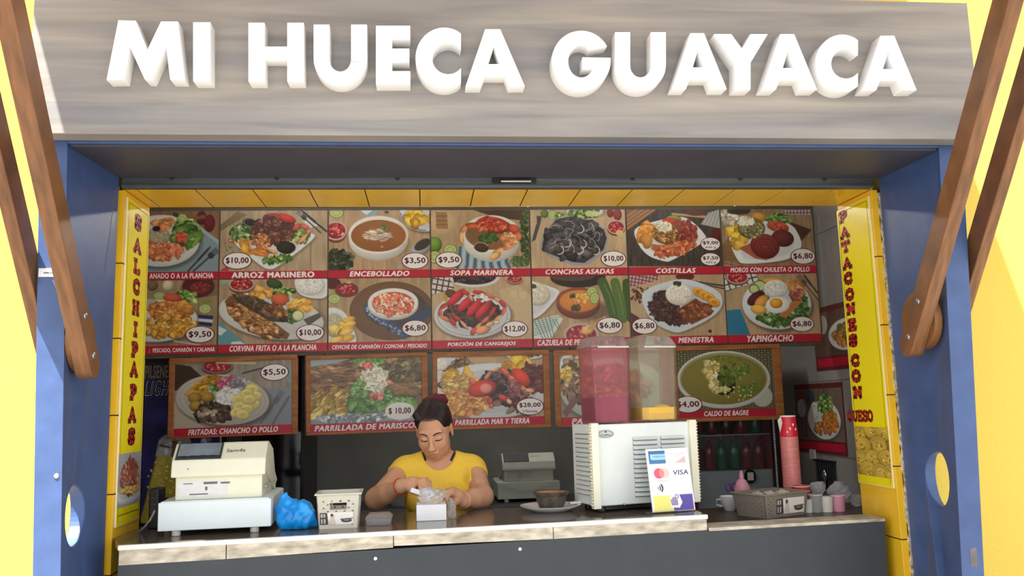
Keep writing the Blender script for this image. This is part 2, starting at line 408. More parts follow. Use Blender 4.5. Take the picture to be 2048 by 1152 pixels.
lk.new(t.outputs['Object'], mp.inputs[0]); lk.new(mp.outputs[0], n1.inputs['Vector']); lk.new(t.outputs['Object'], mp2.inputs[0]); lk.new(mp2.outputs[0], n2.inputs['Vector'])
r1.color_ramp.elements[0].position = 0.3; r1.color_ramp.elements[1].position = 0.72
r1.color_ramp.elements[0].color = (0.60, 0.60, 0.62, 1); r1.color_ramp.elements[1].color = (1, 0.98, 0.95, 1)
r2.color_ramp.elements[0].position = 0.35; r2.color_ramp.elements[1].position = 0.65
r2.color_ramp.elements[0].color = (0.305, 0.297, 0.305, 1); r2.color_ramp.elements[1].color = (0.41, 0.365, 0.31, 1)
lk.new(n1.outputs['Fac'], r1.inputs[0]); lk.new(n2.outputs['Fac'], r2.inputs[0])
lk.new(r2.outputs[0], mx.inputs[6]); lk.new(r1.outputs[0], mx.inputs[7]); lk.new(mx.outputs[2], bs.inputs['Base Color'])
sg = thing('shop_sign', 'long grey wood-grain sign board with big white raised capital letters', 'sign', (0.33, YS, ZSB))
sxl = PY(57, 200, YS)[0]; sxr = PY(1952, 170, YS)[0]; szt = PY(1943, 6, YS)[2]
MB().box(sxl, YS, ZSB, sxr, -0.402, szt).build('board', M_SIGNW, sg, bevel=0.002)
M_LET = mat('white_acrylic', (0.93, 0.93, 0.93), 0.35, var=0.01)
def arc(cx, cy, rx, ry, a0, a1, n=20): return [(cx+rx*cos(radians(a0+(a1-a0)*i/n)), cy+ry*sin(radians(a0+(a1-a0)*i/n))) for i in range(n+1)]
GL = {}
GL['M'] = [(0, 1), (.152, 0), (.378, .008), (.525, .49), (.697, .02), (.918, .02), (1, 1), (.815, .995), (.765, .45), (.57, .995), (.49, .99), (.297, .44), (.223, .99)]
GL['I'] = [(0, 0), (1, 0), (1, 1), (0, 1)]
GL['H'] = [(0, 0), (.295, 0), (.295, .405), (.70, .405), (.70, 0), (1, 0), (1, 1), (.70, 1), (.70, .62), (.295, .62), (.295, 1), (0, 1)]
GL['E'] = [(0, 0), (1, 0), (1, .235), (.47, .235), (.47, .39), (.975, .39), (.975, .615), (.47, .615), (.47, .775), (1, .775), (1, 1), (0, 1)]
GL['U'] = [(0, 0), (.30, 0)] + arc(.5, .57, .20, .20, 180, 0) + [(.70, 0), (1, 0)] + arc(.5, .56, .5, .44, 0, 180)
GL['A'] = [(0, 1), (.33, 0), (.585, 0), (1, 1), (.735, 1), (.665, .825), (.325, .825), (.255, 1)]
GL['Y'] = [(0, 0), (.32, 0), (.52, .26), (.675, 0), (1, 0), (.68, .515), (.68, 1), (.386, 1), (.386, .55)]
co = arc(.63, .5, .63, .5, -54, -306, 32); ci = arc(.72, .51, .35, .255, 323, 37, 26)
GL['C'] = [(1, .10)] + co[1:-1] + [(1, .90), (1, .67)] + list(reversed([p for p in ci if True]))[0:] + [(1, .36)]
go = arc(.5, .5, .5, .5, -29, -360, 40); gi = arc(.5, .51, .22, .265, -40, -325+0, 26)
GL['G'] = [(.94, .26)] + [p for p in go[1:] if not (p[0] > .9 and -.1 < p[1]-.45 < .045)] + [(1, .45), (.52, .44), (.52, .63), (.70, .63)] + list(reversed(arc(.5, .51, .22, .265, -48, -335, 26)))[1:] 
HOLE_A = [(.476, .30), (.571, .61), (.381, .61)]
LET = [('M', 212.5, 369, 40, 160), ('I', 386, 421, 44, 162.5), ('H', 496.5, 607.6, 45, 163), ('U', 627, 734, 48.6, 171), ('E', 751.7, 820.5, 51, 168.3), ('C', 831, 922, 55, 177), ('A', 931, 1050, 58, 172.5),
       ('G', 1103.5, 1221.5, 61, 182), ('U', 1230, 1332, 64, 181.5), ('A', 1344, 1454, 66, 178), ('Y', 1428, 1536, 67.7, 179), ('A', 1524, 1634.5, 67.7, 179), ('C', 1631, 1716, 69, 184), ('A', 1725, 1834, 71, 180.5)]
YL = YS-0.056
def letter(ch, x0, x1, y0, y1):
    outl = GL[ch]
    def to3(p):
        u, v = p; q = PY(x0+(x1-x0)*u, y0+(y1-y0)*v+0.0165*0*(u), YL); return Vector((q[0], YL, q[2]))
    cu = bpy.data.curves.new('glyph', 'CURVE'); cu.dimensions = '2D'; cu.fill_mode = 'BOTH'
    for loop in ([outl, HOLE_A] if ch == 'A' else [outl]):
        s = cu.splines.new('POLY'); s.points.add(len(loop)-1); s.use_cyclic_u = True
        for pt, p in zip(s.points, loop):
            w = to3(p); pt.co = (w.x, w.z, 0, 1)
    cu.extrude = 0.028; cu.bevel_depth = 0.0
    o = bpy.data.objects.new('glyph', cu); COL.objects.link(o); bpy.context.view_layer.update()
    me = bpy.data.meshes.new_from_object(o.evaluated_get(bpy.context.evaluated_depsgraph_get())); bpy.data.objects.remove(o); me.materials.clear()
    w = wloc(sg)
    for v in me.vertices:
        x, z, d = v.co; v.co = (x-w.x, (YL+0.028-d)-w.y, z-w.z)
    bm = bmesh.new(); bm.from_mesh(me); bmesh.ops.remove_doubles(bm, verts=bm.verts, dist=1e-5); bmesh.ops.recalc_face_normals(bm, faces=bm.faces); bm.to_mesh(me); bm.free()
    o = link_mesh('letter', me, M_LET, sg)
    b = o.modifiers.new('bevel', 'BEVEL'); b.width = 0.0012; b.segments = 2; b.limit_method = 'ANGLE'; b.angle_limit = radians(50)
for l in LET: letter(*l)

# ------------------------------------------------------------------ wooden struts and the canopy they carry
def strut(label, x0, x1, foot, disc):
    t = thing('wooden_strut', label, 'strut', (x0, foot[0], foot[1]), 'wooden struts of the canopy')
    d = Vector((0, -0.56, 0.828)).normalized(); nrm = Vector((0, d.z, -d.y)); w = 0.038
    A = Vector((0, foot[0], foot[1])); L = 2.06
    loop = []
    for i in range(13):
        a = pi*i/12; q = A - d*(sin(a)*w) + nrm*(w*cos(a)); loop.append((x0, q.y, q.z))
    for s in (-1, 1):
        q = A + d*L + nrm*w*s; loop.append((x0, q.y, q.z))
    MB().prism(loop, (x1-x0, 0, 0)).build('beam', M_WOODB, t, bevel=0.003)
    inner = x1 if disc < 0 else x0; s = 1 if disc < 0 else -1
    for k in (0.035, 0.17):
        q = A + d*k; MB().ell((inner+s*0.001, q.y, q.z), (0.005, 0.011, 0.011), 14, 8).build('bolt', M_STEEL, t)
    return t
M_DISC = mat('varnished_plywood', rgb(126, 84, 44), 0.5, var=0.15, scale=14)
FT = (-0.325, 1.655)
strut('brown wooden strut bolted inside the left blue post', XL-0.004, XL+0.044, FT, -1)
strut('brown wooden strut running behind the outer side of the left blue post', -1.186, -1.147, (-0.205, 1.655), -1)
strut('brown wooden strut bolted inside the right blue post over a round plug', 1.630, 1.676, (-0.268, 1.668), 1)
strut('brown wooden strut running behind the outer side of the right blue post', 1.815, 1.853, (-0.19, 1.668), 1)
def disc(x0, x1, y, z, r, label):
    o = MB().prism([(x0, y+r*cos(2*pi*i/36), z+r*sin(2*pi*i/36)) for i in range(36)], (x1-x0, 0, 0)).build('round_plug', M_DISC, bevel=0.002)
    tag(o, label, 'plug', 'wooden plugs behind the struts')
disc(1.677, 1.704, -0.275, 1.752, 0.10, 'round wooden plug behind the strut foot on the right blue post')
disc(-1.055, XL-0.005, -0.30, 1.735, 0.10, 'round wooden plug behind the strut foot on the left blue post')
cn = thing('canopy', 'flat brown wooden canopy held out over the shop sign by the struts', 'canopy', (0.3, -1.0, 3.4))
M_CAN = mat('canopy_wood', rgb(150, 120, 92), 0.6, var=0.12, scale=6)
CXL, CXR = -1.356, 1.82
MB().box(CXL, -0.80, 3.40, CXR, -0.002, 3.45).build('roof_panel', M_CAN, cn); MB().box(-1.50, -1.70, 3.40, CXR, -0.802, 3.45).build('roof_panel', M_CAN, cn)  # unseen front piece widened to the left to keep sun off the counter
MB().box(-1.50, -1.70, 3.34, CXR, -1.66, 3.40).build('front_beam', M_WOODB, cn)
# ------------------------------------------------------------------ printed pictures: a small painter that colours a fine grid mesh
GAIN = 1.12
class Cv:
    """canvas over the rectangle x0..x1, y0..y1 (y down); colours are print colours 0-255"""
    def __init__(s, x0, x1, y0, y1, bg=(170, 150, 120), nx=210, ny=None, seed=1):
        s.x0, s.x1, s.y0, s.y1 = x0, x1, y0, y1; s.nx = nx; s.ny = ny or max(8, int(nx*(y1-y0)/(x1-x0)))
        s.px = (x1-x0)/(s.nx-1); s.r = np.random.default_rng(seed)
        s.X, s.Y = np.meshgrid(np.linspace(x0, x1, s.nx), np.linspace(y0, y1, s.ny))
        s.A = np.empty((s.ny, s.nx, 3)); s.A[:] = bg
    def sl(s, xa, xb, ya, yb):
        i0 = int((ya-s.y0)/(s.y1-s.y0)*(s.ny-1))-2; i1 = int((yb-s.y0)/(s.y1-s.y0)*(s.ny-1))+3
        j0 = int((xa-s.x0)/(s.x1-s.x0)*(s.nx-1))-2; j1 = int((xb-s.x0)/(s.x1-s.x0)*(s.nx-1))+3
        return slice(max(0, i0), max(0, min(s.ny, i1))), slice(max(0, j0), max(0, min(s.nx, j1)))
    def mix(s, q, m, col):
        m = m[..., None]; s.A[q] = s.A[q]*(1-m)+np.asarray(col)*m
    def noise(s, cx, cy, seed=None):
        r = s.r if seed is None else np.random.default_rng(seed)
        g = r.random((cy+2, cx+2)); yy = np.linspace(0, cy, s.ny); xx = np.linspace(0, cx, s.nx)
        yi = yy.astype(int); xi = xx.astype(int); fy = (yy-yi)[:, None]; fx = (xx-xi)[None, :]; fy = fy*fy*(3-2*fy); fx = fx*fx*(3-2*fx)
        yi = yi[:, None]; xi = xi[None, :]
        return (g[yi, xi]*(1-fx)+g[yi, xi+1]*fx)*(1-fy)+(g[yi+1, xi]*(1-fx)+g[yi+1, xi+1]*fx)*fy
    def wood(s, c1, c2, vert=True, n=14):
        w = s.noise(n*3, 3) if vert else s.noise(3, n*3); w2 = s.noise(5, 4)
        k = (0.6*w+0.4*w2)[..., None]; s.A = np.asarray(c1)*(1-k)+np.asarray(c2)*k; return s
    def el(s, cx, cy, rx, ry, col, rot=0.0, sh=0.0, soft=1.2, tex=0.0, op=1.0, wob=None):
        R = max(rx, ry)*1.1; q = s.sl(cx-R, cx+R, cy-R, cy+R); x = s.X[q]-cx; y = s.Y[q]-cy
        if x.size == 0: return s
        c, n = cos(rot), sin(rot); u = (x*c+y*n)/rx; v = (-x*n+y*c)/ry; d = np.sqrt(u*u+v*v)
        if wob is not None: th = np.arctan2(v, u); d = d*(1.06+.13*np.sin(2*th+wob)+.10*np.sin(3*th+2.7*wob)+.07*np.sin(5*th+5.1*wob))
        m = np.clip((1-d)*min(rx, ry)/(soft*s.px)+0.5, 0, 1)*op
        k = np.asarray(col, float)*np.ones(x.shape+(1,))
        if sh:
            z = np.sqrt(np.clip(1-d*d, 0, 1)); k = k*(1+sh*(0.9*z-0.55-0.35*v-0.2*u))[..., None]
        if tex: k = k*(1+tex*(s.r.random(x.shape)-0.5))[..., None]
        s.mix(q, m, k); return s
    def poly(s, pts, col, soft=1.2, op=1.0, tex=0.0):
        P = np.array(pts, float); q = s.sl(P[:, 0].min(), P[:, 0].max(), P[:, 1].min(), P[:, 1].max()); x = s.X[q]; y = s.Y[q]
        if x.size == 0: return s
        d = np.full(x.shape, 1e9); ins = np.zeros(x.shape, bool)
        for a, b in zip(P, np.roll(P, -1, 0)):
            e = b-a; t = np.clip(((x-a[0])*e[0]+(y-a[1])*e[1])/(e@e+1e-9), 0, 1)
            d = np.minimum(d, np.hypot(x-a[0]-t*e[0], y-a[1]-t*e[1]))
            cr = (a[1] > y) != (b[1] > y); ins ^= cr & (x < (b[0]-a[0])*(y-a[1])/((b[1]-a[1]) or 1e-9)+a[0])
        m = np.clip(np.where(ins, d, -d)/(soft*s.px)+0.5, 0, 1)*op
        k = np.asarray(col, float)*np.ones(x.shape+(1,))
        if tex: k = k*(1+tex*(s.r.random(x.shape)-0.5))[..., None]
        s.mix(q, m, k); return s
    def ln(s, pts, w, col, op=1.0):
        for a, b in zip(pts[:-1], pts[1:]):
            a = np.array(a, float); b = np.array(b, float); q = s.sl(min(a[0], b[0])-w, max(a[0], b[0])+w, min(a[1], b[1])-w, max(a[1], b[1])+w); x = s.X[q]; y = s.Y[q]
            if x.size == 0: continue
            e = b-a; t = np.clip(((x-a[0])*e[0]+(y-a[1])*e[1])/(e@e+1e-9), 0, 1); d = np.hypot(x-a[0]-t*e[0], y-a[1]-t*e[1])
            s.mix(q, np.clip((w/2-d)/(1.2*s.px)+0.5, 0, 1)*op, col)
        return s
    def ring(s, cx, cy, rx, ry, w, col, rot=0, a0=0, a1=360, n=30):
        pts = []
        for i in range(n+1):
            a = radians(a0+(a1-a0)*i/n); x, y = rx*cos(a), ry*sin(a); pts.append((cx+x*cos(rot)-y*sin(rot), cy+x*sin(rot)+y*cos(rot)))
        return s.ln(pts, w, col)
    def heap(s, cx, cy, rx, ry, n, size, cols, asp=1.0, sh=0.5, rot=0.0, jit=0.35, ang=None):
        """n small shaded lumps scattered in an ellipse, back ones first"""
        P = []; n = int(n*1.9); size *= .80
        for _ in range(n):
            a = s.r.random()*2*pi; d = sqrt(s.r.random()); u, v = rx*d*cos(a), ry*d*sin(a)
            P.append((cx+u*cos(rot)-v*sin(rot), cy+u*sin(rot)+v*cos(rot)))
        for x, y in sorted(P, key=lambda p: p[1]):
            c = np.array(cols[s.r.integers(len(cols))], float)*(1+jit*(s.r.random()-0.5)); z = size*(0.7+0.6*s.r.random())
            s.el(x, y, z*asp, z, np.clip(c, 0, 255), (s.r.random()*pi if ang is None else ang+0.5*(s.r.random()-0.5)), sh, wob=6.28*s.r.random())
            if s.r.random() < .55: s.el(x-.25*z, y-.35*z, z*.30, z*.20, np.clip(c*1.25+34, 0, 255), op=.55, soft=3)
        return s
    def plate(s, cx, cy, rx, ry, col=(214, 220, 222), rot=0, rim=0.78, inner=None):
        s.el(cx+rx*.04, cy+ry*.09, rx*1.03, ry*1.03, (70, 58, 46), rot, soft=6, op=.55)
        s.el(cx, cy, rx, ry, col, rot, 0.12); s.el(cx, cy+ry*.01, rx*rim, ry*rim, inner or tuple(c*.93 for c in col), rot, 0.06, soft=4); return s
    def sq(s, pts, col=(216, 220, 222)):     # squarish plate from its corners
        P = np.array(pts, float)
        for _ in range(3): N = np.roll(P, -1, 0); P = np.stack([.75*P+.25*N, .25*P+.75*N], 1).reshape(-1, 2)
        c = P.mean(0); P = c+(P-c)*1.05; s.poly(P+[6, 12], (70, 58, 46), soft=7, op=.5); s.poly(P, col, soft=1.5)
        s.poly(c+(P-c)*0.8, tuple(v*.93 for v in col), soft=4); return s
    def leaf(s, cx, cy, rx, ry, n=14, size=None, cols=((70, 110, 45), (105, 145, 60), (50, 85, 35), (150, 175, 95))):
        return s.heap(cx, cy, rx, ry, n, size or min(rx, ry)*.45, cols, 1.4, .45)
    def lime(s, cx, cy, r, ry=None, rot=0):
        ry = ry or r; s.el(cx, cy, r, ry, (96, 128, 48), rot); s.el(cx, cy, r*.86, ry*.86, (206, 214, 150), rot); s.el(cx, cy, r*.72, ry*.72, (158, 180, 84), rot)
        for k in range(4):
            a = pi*k/4+rot; s.ln([(cx-cos(a)*r*.7, cy-sin(a)*ry*.7), (cx+cos(a)*r*.7, cy+sin(a)*ry*.7)], r*.07, (206, 214, 150))
        return s
    def salsa(s, cx, cy, rx, ry, rim=(190, 170, 160), col=((176, 40, 50), (200, 70, 70), (150, 25, 40), (215, 130, 120))):
        s.el(cx, cy+ry*.25, rx, ry, (110, 60, 45)); s.el(cx, cy, rx, ry, rim); s.el(cx, cy, rx*.86, ry*.82, (150, 34, 44)); s.heap(cx, cy, rx*.72, ry*.66, 26, min(rx, ry)*.15, col, 1.2); return s
    def rice(s, cx, cy, rx, ry, base=(226, 222, 206)):
        s.el(cx, cy, rx, ry, base, 0, .3, tex=.16); s.heap(cx, cy, rx*.8, ry*.8, 70, rx*.05, (base, tuple(c*.9 for c in base)), 1.6, .3); return s
    def fork(s, x0, y0, x1, y1, w, col=(62, 56, 54)):
        d = np.array([x1-x0, y1-y0], float); L = np.hypot(*d); d /= L; n = np.array([-d[1], d[0]]); o = np.array([x0, y0])
        s.ln([o, o+d*L*.68], w*.5, col); s.el(*(o+d*L*.72), L*.1, w, col, atan2(d[1], d[0]))
        for k in (-.75, -.25, .25, .75): s.ln([o+d*L*.72+n*w*k, o+d*L+n*w*k], w*.28, col)
        return s
    def knife(s, x0, y0, x1, y1, w, col=(60, 54, 52)):
        d = np.array([x1-x0, y1-y0], float); L = np.hypot(*d); o = np.array([x0, y0]); s.ln([o, o+d*.5], w*.7, col); s.ln([o+d*.45, o+d*.9], w, col); s.ln([o+d*.9, o+d], w*.6, col); return s
    def crab(s, pts, w, col=(196, 50, 40), tip=(226, 150, 90)):
        for i, (a, b) in enumerate(zip(pts[:-1], pts[1:])):
            f = i/max(1, len(pts)-2); c = np.array(col)*(1-f)+np.array(tip)*f; m = ((a[0]+b[0])/2, (a[1]+b[1])/2)
            s.el(m[0], m[1], np.hypot(b[0]-a[0], b[1]-a[1])*.58, w*(1-.25*f), c, atan2(b[1]-a[1], b[0]-a[0]), .55)
        return s
    def checks(s, pts, c1, c2, n, ang):
        P = np.array(pts, float); s.poly(P, c1); q = s.sl(P[:, 0].min(), P[:, 0].max(), P[:, 1].min(), P[:, 1].max()); sub = Cv.__new__(Cv); x = s.X[q]; y = s.Y[q]
        u = (x*cos(ang)+y*sin(ang))/n; v = (-x*sin(ang)+y*cos(ang))/n; B = s.A.copy(); s.poly(P, c2); m = ((u % 1 < .25) | (v % 1 < .25)); C = s.A.copy(); s.A = B; s.A[q][m] = C[q][m]; return s
    def mesh(s, name, W, H, n, cx=0.0, cy=0.0):
        """grid mesh W x H metres at height n in the parent's plane, with the picture as its colour"""
        A = np.clip(s.A*(0.975+0.05*s.r.random(s.A.shape[:2])[..., None]), 2, 253)
        g_ = A.mean(2, keepdims=True); A = g_+(A-g_)*0.86; L = np.clip(s2l(A)*GAIN, 0, 0.93); ny, nx = s.ny, s.nx
        co = np.zeros((ny*nx, 3)); gx, gy = np.meshgrid(np.linspace(-W/2, W/2, nx)+cx, np.linspace(H/2, -H/2, ny)+cy); co[:, 0] = gx.ravel(); co[:, 1] = gy.ravel(); co[:, 2] = n
        i = (np.arange(ny-1)[:, None]*nx+np.arange(nx-1)[None, :]).ravel(); q = np.stack([i, i+nx, i+nx+1, i+1], 1).astype(np.int32)
        me = bpy.data.meshes.new(name); me.vertices.add(len(co)); me.vertices.foreach_set('co', co.ravel()); me.loops.add(q.size); me.loops.foreach_set('vertex_index', q.ravel())
        me.polygons.add(len(q)); me.polygons.foreach_set('loop_start', np.arange(0, q.size, 4, dtype=np.int32)); me.update(calc_edges=True)
        at = me.color_attributes.new('Col', 'FLOAT_COLOR', 'POINT'); C = np.ones((len(co), 4), np.float32); C[:, :3] = L.reshape(-1, 3); at.data.foreach_set('color', C.ravel()); return me

WD1, WD2 = (150, 120, 86), (196, 168, 130)
def art_shrimp():
    c = Cv(-270, 553, 45, 505, seed=3).wood((120, 84, 60), (156, 116, 84))
    c.poly([(280, 130), (553, 290), (553, 505), (-270, 505), (-270, 300)], (122, 146, 158)); c.poly([(300, 120), (553, 300), (553, 270), (340, 110)], (150, 172, 182))
    c.el(420, 100, 38, 52, (96, 30, 34), sh=.4); c.el(480, 140, 42, 66, (104, 30, 36), sh=.4); c.ln([(330, 110), (440, 90)], 26, (130, 90, 60))
    c.plate(120, 270, 290, 195, (212, 214, 210)); c.lime(275, 105, 40); c.el(225, 75, 26, 16, (60, 76, 40), .5)
    c.leaf(300, 220, 90, 90, 26); c.rice(100, 240, 90, 70, (170, 160, 130)); c.heap(130, 150, 60, 45, 9, 34, ((196, 120, 66), (210, 140, 80)), 1.1, .5)
    c.el(85, 180, 30, 20, (46, 36, 34)); c.heap(275, 235, 42, 42, 6, 30, ((190, 74, 56), (206, 96, 70)), 1.1, .45)
    c.heap(130, 350, 150, 55, 50, 24, ((208, 120, 66), (220, 140, 84), (190, 92, 50)), 1.5, .6); c.heap(210, 345, 70, 40, 14, 20, ((216, 110, 80), (226, 130, 96)), 1.4, .5)
    c.knife(330, 500, 490, 320, 18); c.fork(370, 500, 545, 340, 24, (52, 56, 66)); return c
def art_arroz():
    c = Cv(575, 1392, 50, 505, seed=4).wood((150, 128, 100), (190, 166, 136))
    for i in range(8): c.ln([(575, 160+i*6), (700+i*10, 60+i*3)], 5, (110, 96, 60))
    c.ln([(1265, 300), (1265, 500)], 5, (110, 90, 70)); c.poly([(575, 500), (640, 460), (640, 505)], (190, 60, 70)); c.heap(650, 310, 40, 40, 6, 16, ((190, 60, 60), (130, 140, 80)))
    c.poly([(1150, 70), (1210, 50), (1340, 160), (1250, 185)], (206, 206, 206)); c.fork(1340, 220, 1160, 60, 18); c.knife(1385, 210, 1190, 50, 20)
    c.sq([(640, 255), (760, 220), (1200, 225), (1270, 228), (1294, 260), (1000, 480), (950, 486), (900, 470)])
    c.leaf(745, 215, 90, 60, 40, 22, ((70, 104, 56), (110, 140, 84), (52, 78, 44), (150, 170, 120))); c.leaf(1170, 240, 80, 55, 20, 22)
    c.el(795, 140, 55, 34, (40, 32, 32), .2, .6); c.ring(800, 140, 50, 30, 5, (150, 140, 134), .2)
    c.heap(980, 200, 160, 110, 130, 20, ((104, 62, 54), (86, 48, 44), (128, 80, 66), (74, 44, 40)), 1.4, .6); c.heap(880, 280, 70, 50, 30, 14, ((190, 120, 70), (160, 96, 56)), 1.3, .5)
    c.crab([(900, 110), (930, 85), (1000, 80), (1060, 110)], 16, (110, 40, 36), (150, 60, 50)); c.el(1080, 110, 72, 30, (190, 40, 36), .35, .6); c.ln([(960, 75), (1020, 100)], 14, (196, 60, 50))
    c.crab([(1130, 190), (1190, 160), (1250, 190), (1235, 230), (1160, 300)], 22, (180, 70, 60), (200, 130, 100))
    c.poly([(716, 262), (790, 262), (825, 380), (790, 392)], (216, 150, 50)); c.heap(760, 315, 26, 36, 6, 26, ((222, 160, 60), (206, 140, 46)), 1.6, .3, ang=1.2)
    c.heap(900, 362, 90, 22, 14, 14, ((206, 130, 50), (190, 104, 44)), 3.2, .4, ang=.15)
    c.el(1075, 330, 74, 48, (44, 38, 40), .1, .6); c.ring(1090, 330, 62, 46, 6, (190, 186, 180), 0, -80, 60); c.leaf(975, 425, 80, 26, 30, 14); c.leaf(1060, 410, 60, 26, 16, 14); return c
def art_fishmix():
    c = Cv(-270, 553, 570, 1075, seed=5).wood((140, 112, 82), (176, 150, 114))
    c.el(410, 620, 120, 86, (86, 36, 40)); c.el(420, 630, 76, 44, (168, 40, 60)); c.heap(430, 620, 60, 30, 20, 12, ((190, 60, 80), (140, 24, 40))); c.poly([(270, 640), (380, 720), (553, 690), (553, 570), (300, 570)], (90, 50, 44), op=.4)
    c.el(70, 610, 40, 40, (110, 90, 60), 0, .5); c.el(185, 610, 42, 45, (190, 180, 150), 0, .5)
    c.plate(100, 880, 310, 165, (216, 218, 214)); c.lime(122, 688, 45, 30); c.lime(462, 795, 48, 38); c.el(470, 740, 40, 18, (120, 140, 60))
    c.leaf(310, 710, 80, 50, 26); c.el(220, 705, 70, 32, (196, 76, 50), .1, .4); c.rice(60, 760, 60, 50, (170, 170, 150))
    c.heap(190, 800, 130, 60, 40, 26, ((216, 130, 50), (200, 110, 44), (226, 146, 70)), 1.6, .6); c.heap(300, 790, 55, 32, 6, 36, ((216, 150, 60), (200, 126, 44)), 1.3, .5)
    c.heap(200, 930, 190, 70, 60, 30, ((206, 150, 50), (190, 126, 40), (220, 170, 80)), 1.5, .65)
    c.poly([(415, 840), (525, 850), (515, 935), (420, 920)], (36, 46, 100)); c.poly([(415, 868), (522, 880), (520, 905), (415, 892)], (200, 200, 206)); c.ln([(240, 1040), (430, 1075)], 10, (190, 190, 190)); return c
def art_corvina():
    c = Cv(578, 1390, 568, 1060, seed=6).wood((146, 120, 92), (188, 160, 124))
    c.salsa(745, 605, 98, 56); c.el(990, 605, 62, 38, (52, 76, 34), .3, .6); c.poly([(585, 570), (640, 570), (650, 590), (600, 600)], (120, 180, 160))
    c.sq([(1135, 540), (1400, 540), (1400, 716), (1270, 718), (1165, 680)]); c.rice(1265, 620, 105, 76, (216, 218, 208))
    c.poly([(578, 880), (790, 1060), (578, 1060)], (92, 156, 166)); c.poly([(578, 920), (640, 950), (600, 990), (578, 985)], (206, 216, 216)); c.poly([(680, 1040), (740, 1035), (780, 1060), (670, 1060)], (206, 216, 216))
    c.plate(970, 850, 400, 170, (206, 208, 202), .18); c.heap(890, 680, 70, 30, 5, 40, ((206, 146, 66), (190, 126, 50)), 1.2, .5); c.leaf(1060, 665, 80, 24, 24, 16)
    c.el(1035, 725, 70, 48, (196, 84, 50), .1, .4); c.ring(1085, 715, 30, 40, 8, (190, 200, 150), 0, -80, 90); c.heap(1190, 780, 80, 50, 8, 40, ((222, 160, 64), (206, 140, 50)), 1.2, .5)
    c.leaf(1130, 850, 60, 50, 24, 16, ((50, 80, 36), (80, 110, 50))); c.el(1170, 850, 44, 42, (200, 208, 150), 0, .2); c.ring(1170, 850, 42, 40, 5, (96, 130, 60))
    c.poly([(620, 730), (660, 690), (740, 700), (1110, 990), (1090, 1030), (960, 1010), (760, 930), (650, 830)], (128, 84, 50)); c.heap(850, 890, 230, 70, 110, 22, ((136, 88, 50), (104, 62, 36), (170, 116, 66), (186, 140, 90)), 1.6, .6, rot=.55, ang=.55)
    c.poly([(670, 680), (730, 672), (860, 705), (1010, 780), (1105, 850), (1060, 900), (960, 890), (820, 800), (720, 745)], (76, 62, 52)); c.heap(890, 780, 200, 36, 80, 20, ((86, 70, 58), (62, 50, 42), (120, 84, 60)), 1.6, .6, rot=.5, ang=.5)
    c.heap(1020, 810, 70, 30, 18, 22, ((150, 104, 56), (120, 60, 40)), 1.3, .5, rot=.5); c.poly([(1210, 880), (1330, 830), (1350, 860), (1250, 930)], (90, 84, 74)); return c
def art_encebollado():
    c = Cv(22, 803, 45, 500, seed=7).wood((158, 126, 94), (200, 166, 128))
    c.lime(80, 65, 56, 38); c.salsa(75, 200, 85, 74); c.poly([(255, 45), (440, 45), (320, 92)], (110, 170, 190)); c.poly([(265, 45), (360, 45), (310, 80)], (210, 214, 216)); c.el(470, 60, 16, 10, (50, 40, 30))
    c.plate(770, 70, 200, 140, (206, 210, 218)); c.ring(770, 70, 190, 130, 10, (120, 130, 160), 0, 90, 180); c.heap(720, 100, 100, 60, 9, 46, ((222, 170, 40), (210, 150, 30)), 1, .35)
    c.leaf(100, 430, 90, 80, 40, 26, ((52, 60, 46), (36, 42, 34), (74, 84, 66)))
    c.el(740, 330, 100, 56, (150, 150, 150), -.5, .5); c.el(745, 310, 70, 36, (66, 60, 56), -.5); c.ln([(660, 380), (500, 500)], 14, (150, 146, 140))
    c.el(415, 300, 220, 110, (96, 74, 52), soft=10, op=.7); c.el(404, 270, 230, 160, (206, 204, 196), 0, .25); c.el(404, 232, 231, 144, (222, 220, 214)); c.el(404, 240, 212, 122, (150, 92, 50), 0, .12, tex=.08); c.el(560, 240, 60, 80, (176, 104, 44), op=.5, soft=12)
    c.heap(390, 230, 90, 40, 16, 11, ((206, 190, 170), (190, 170, 150)), 4, .3, ang=.1); c.ring(420, 220, 75, 60, 12, (196, 160, 156), 0, 0, 90); c.ring(380, 270, 60, 30, 10, (190, 150, 150), 0, 180, 330); c.leaf(450, 180, 30, 16, 8, 11, ((70, 90, 50), (90, 110, 60)))
    c.el(430, 325, 12, 6, (216, 150, 80)); return c
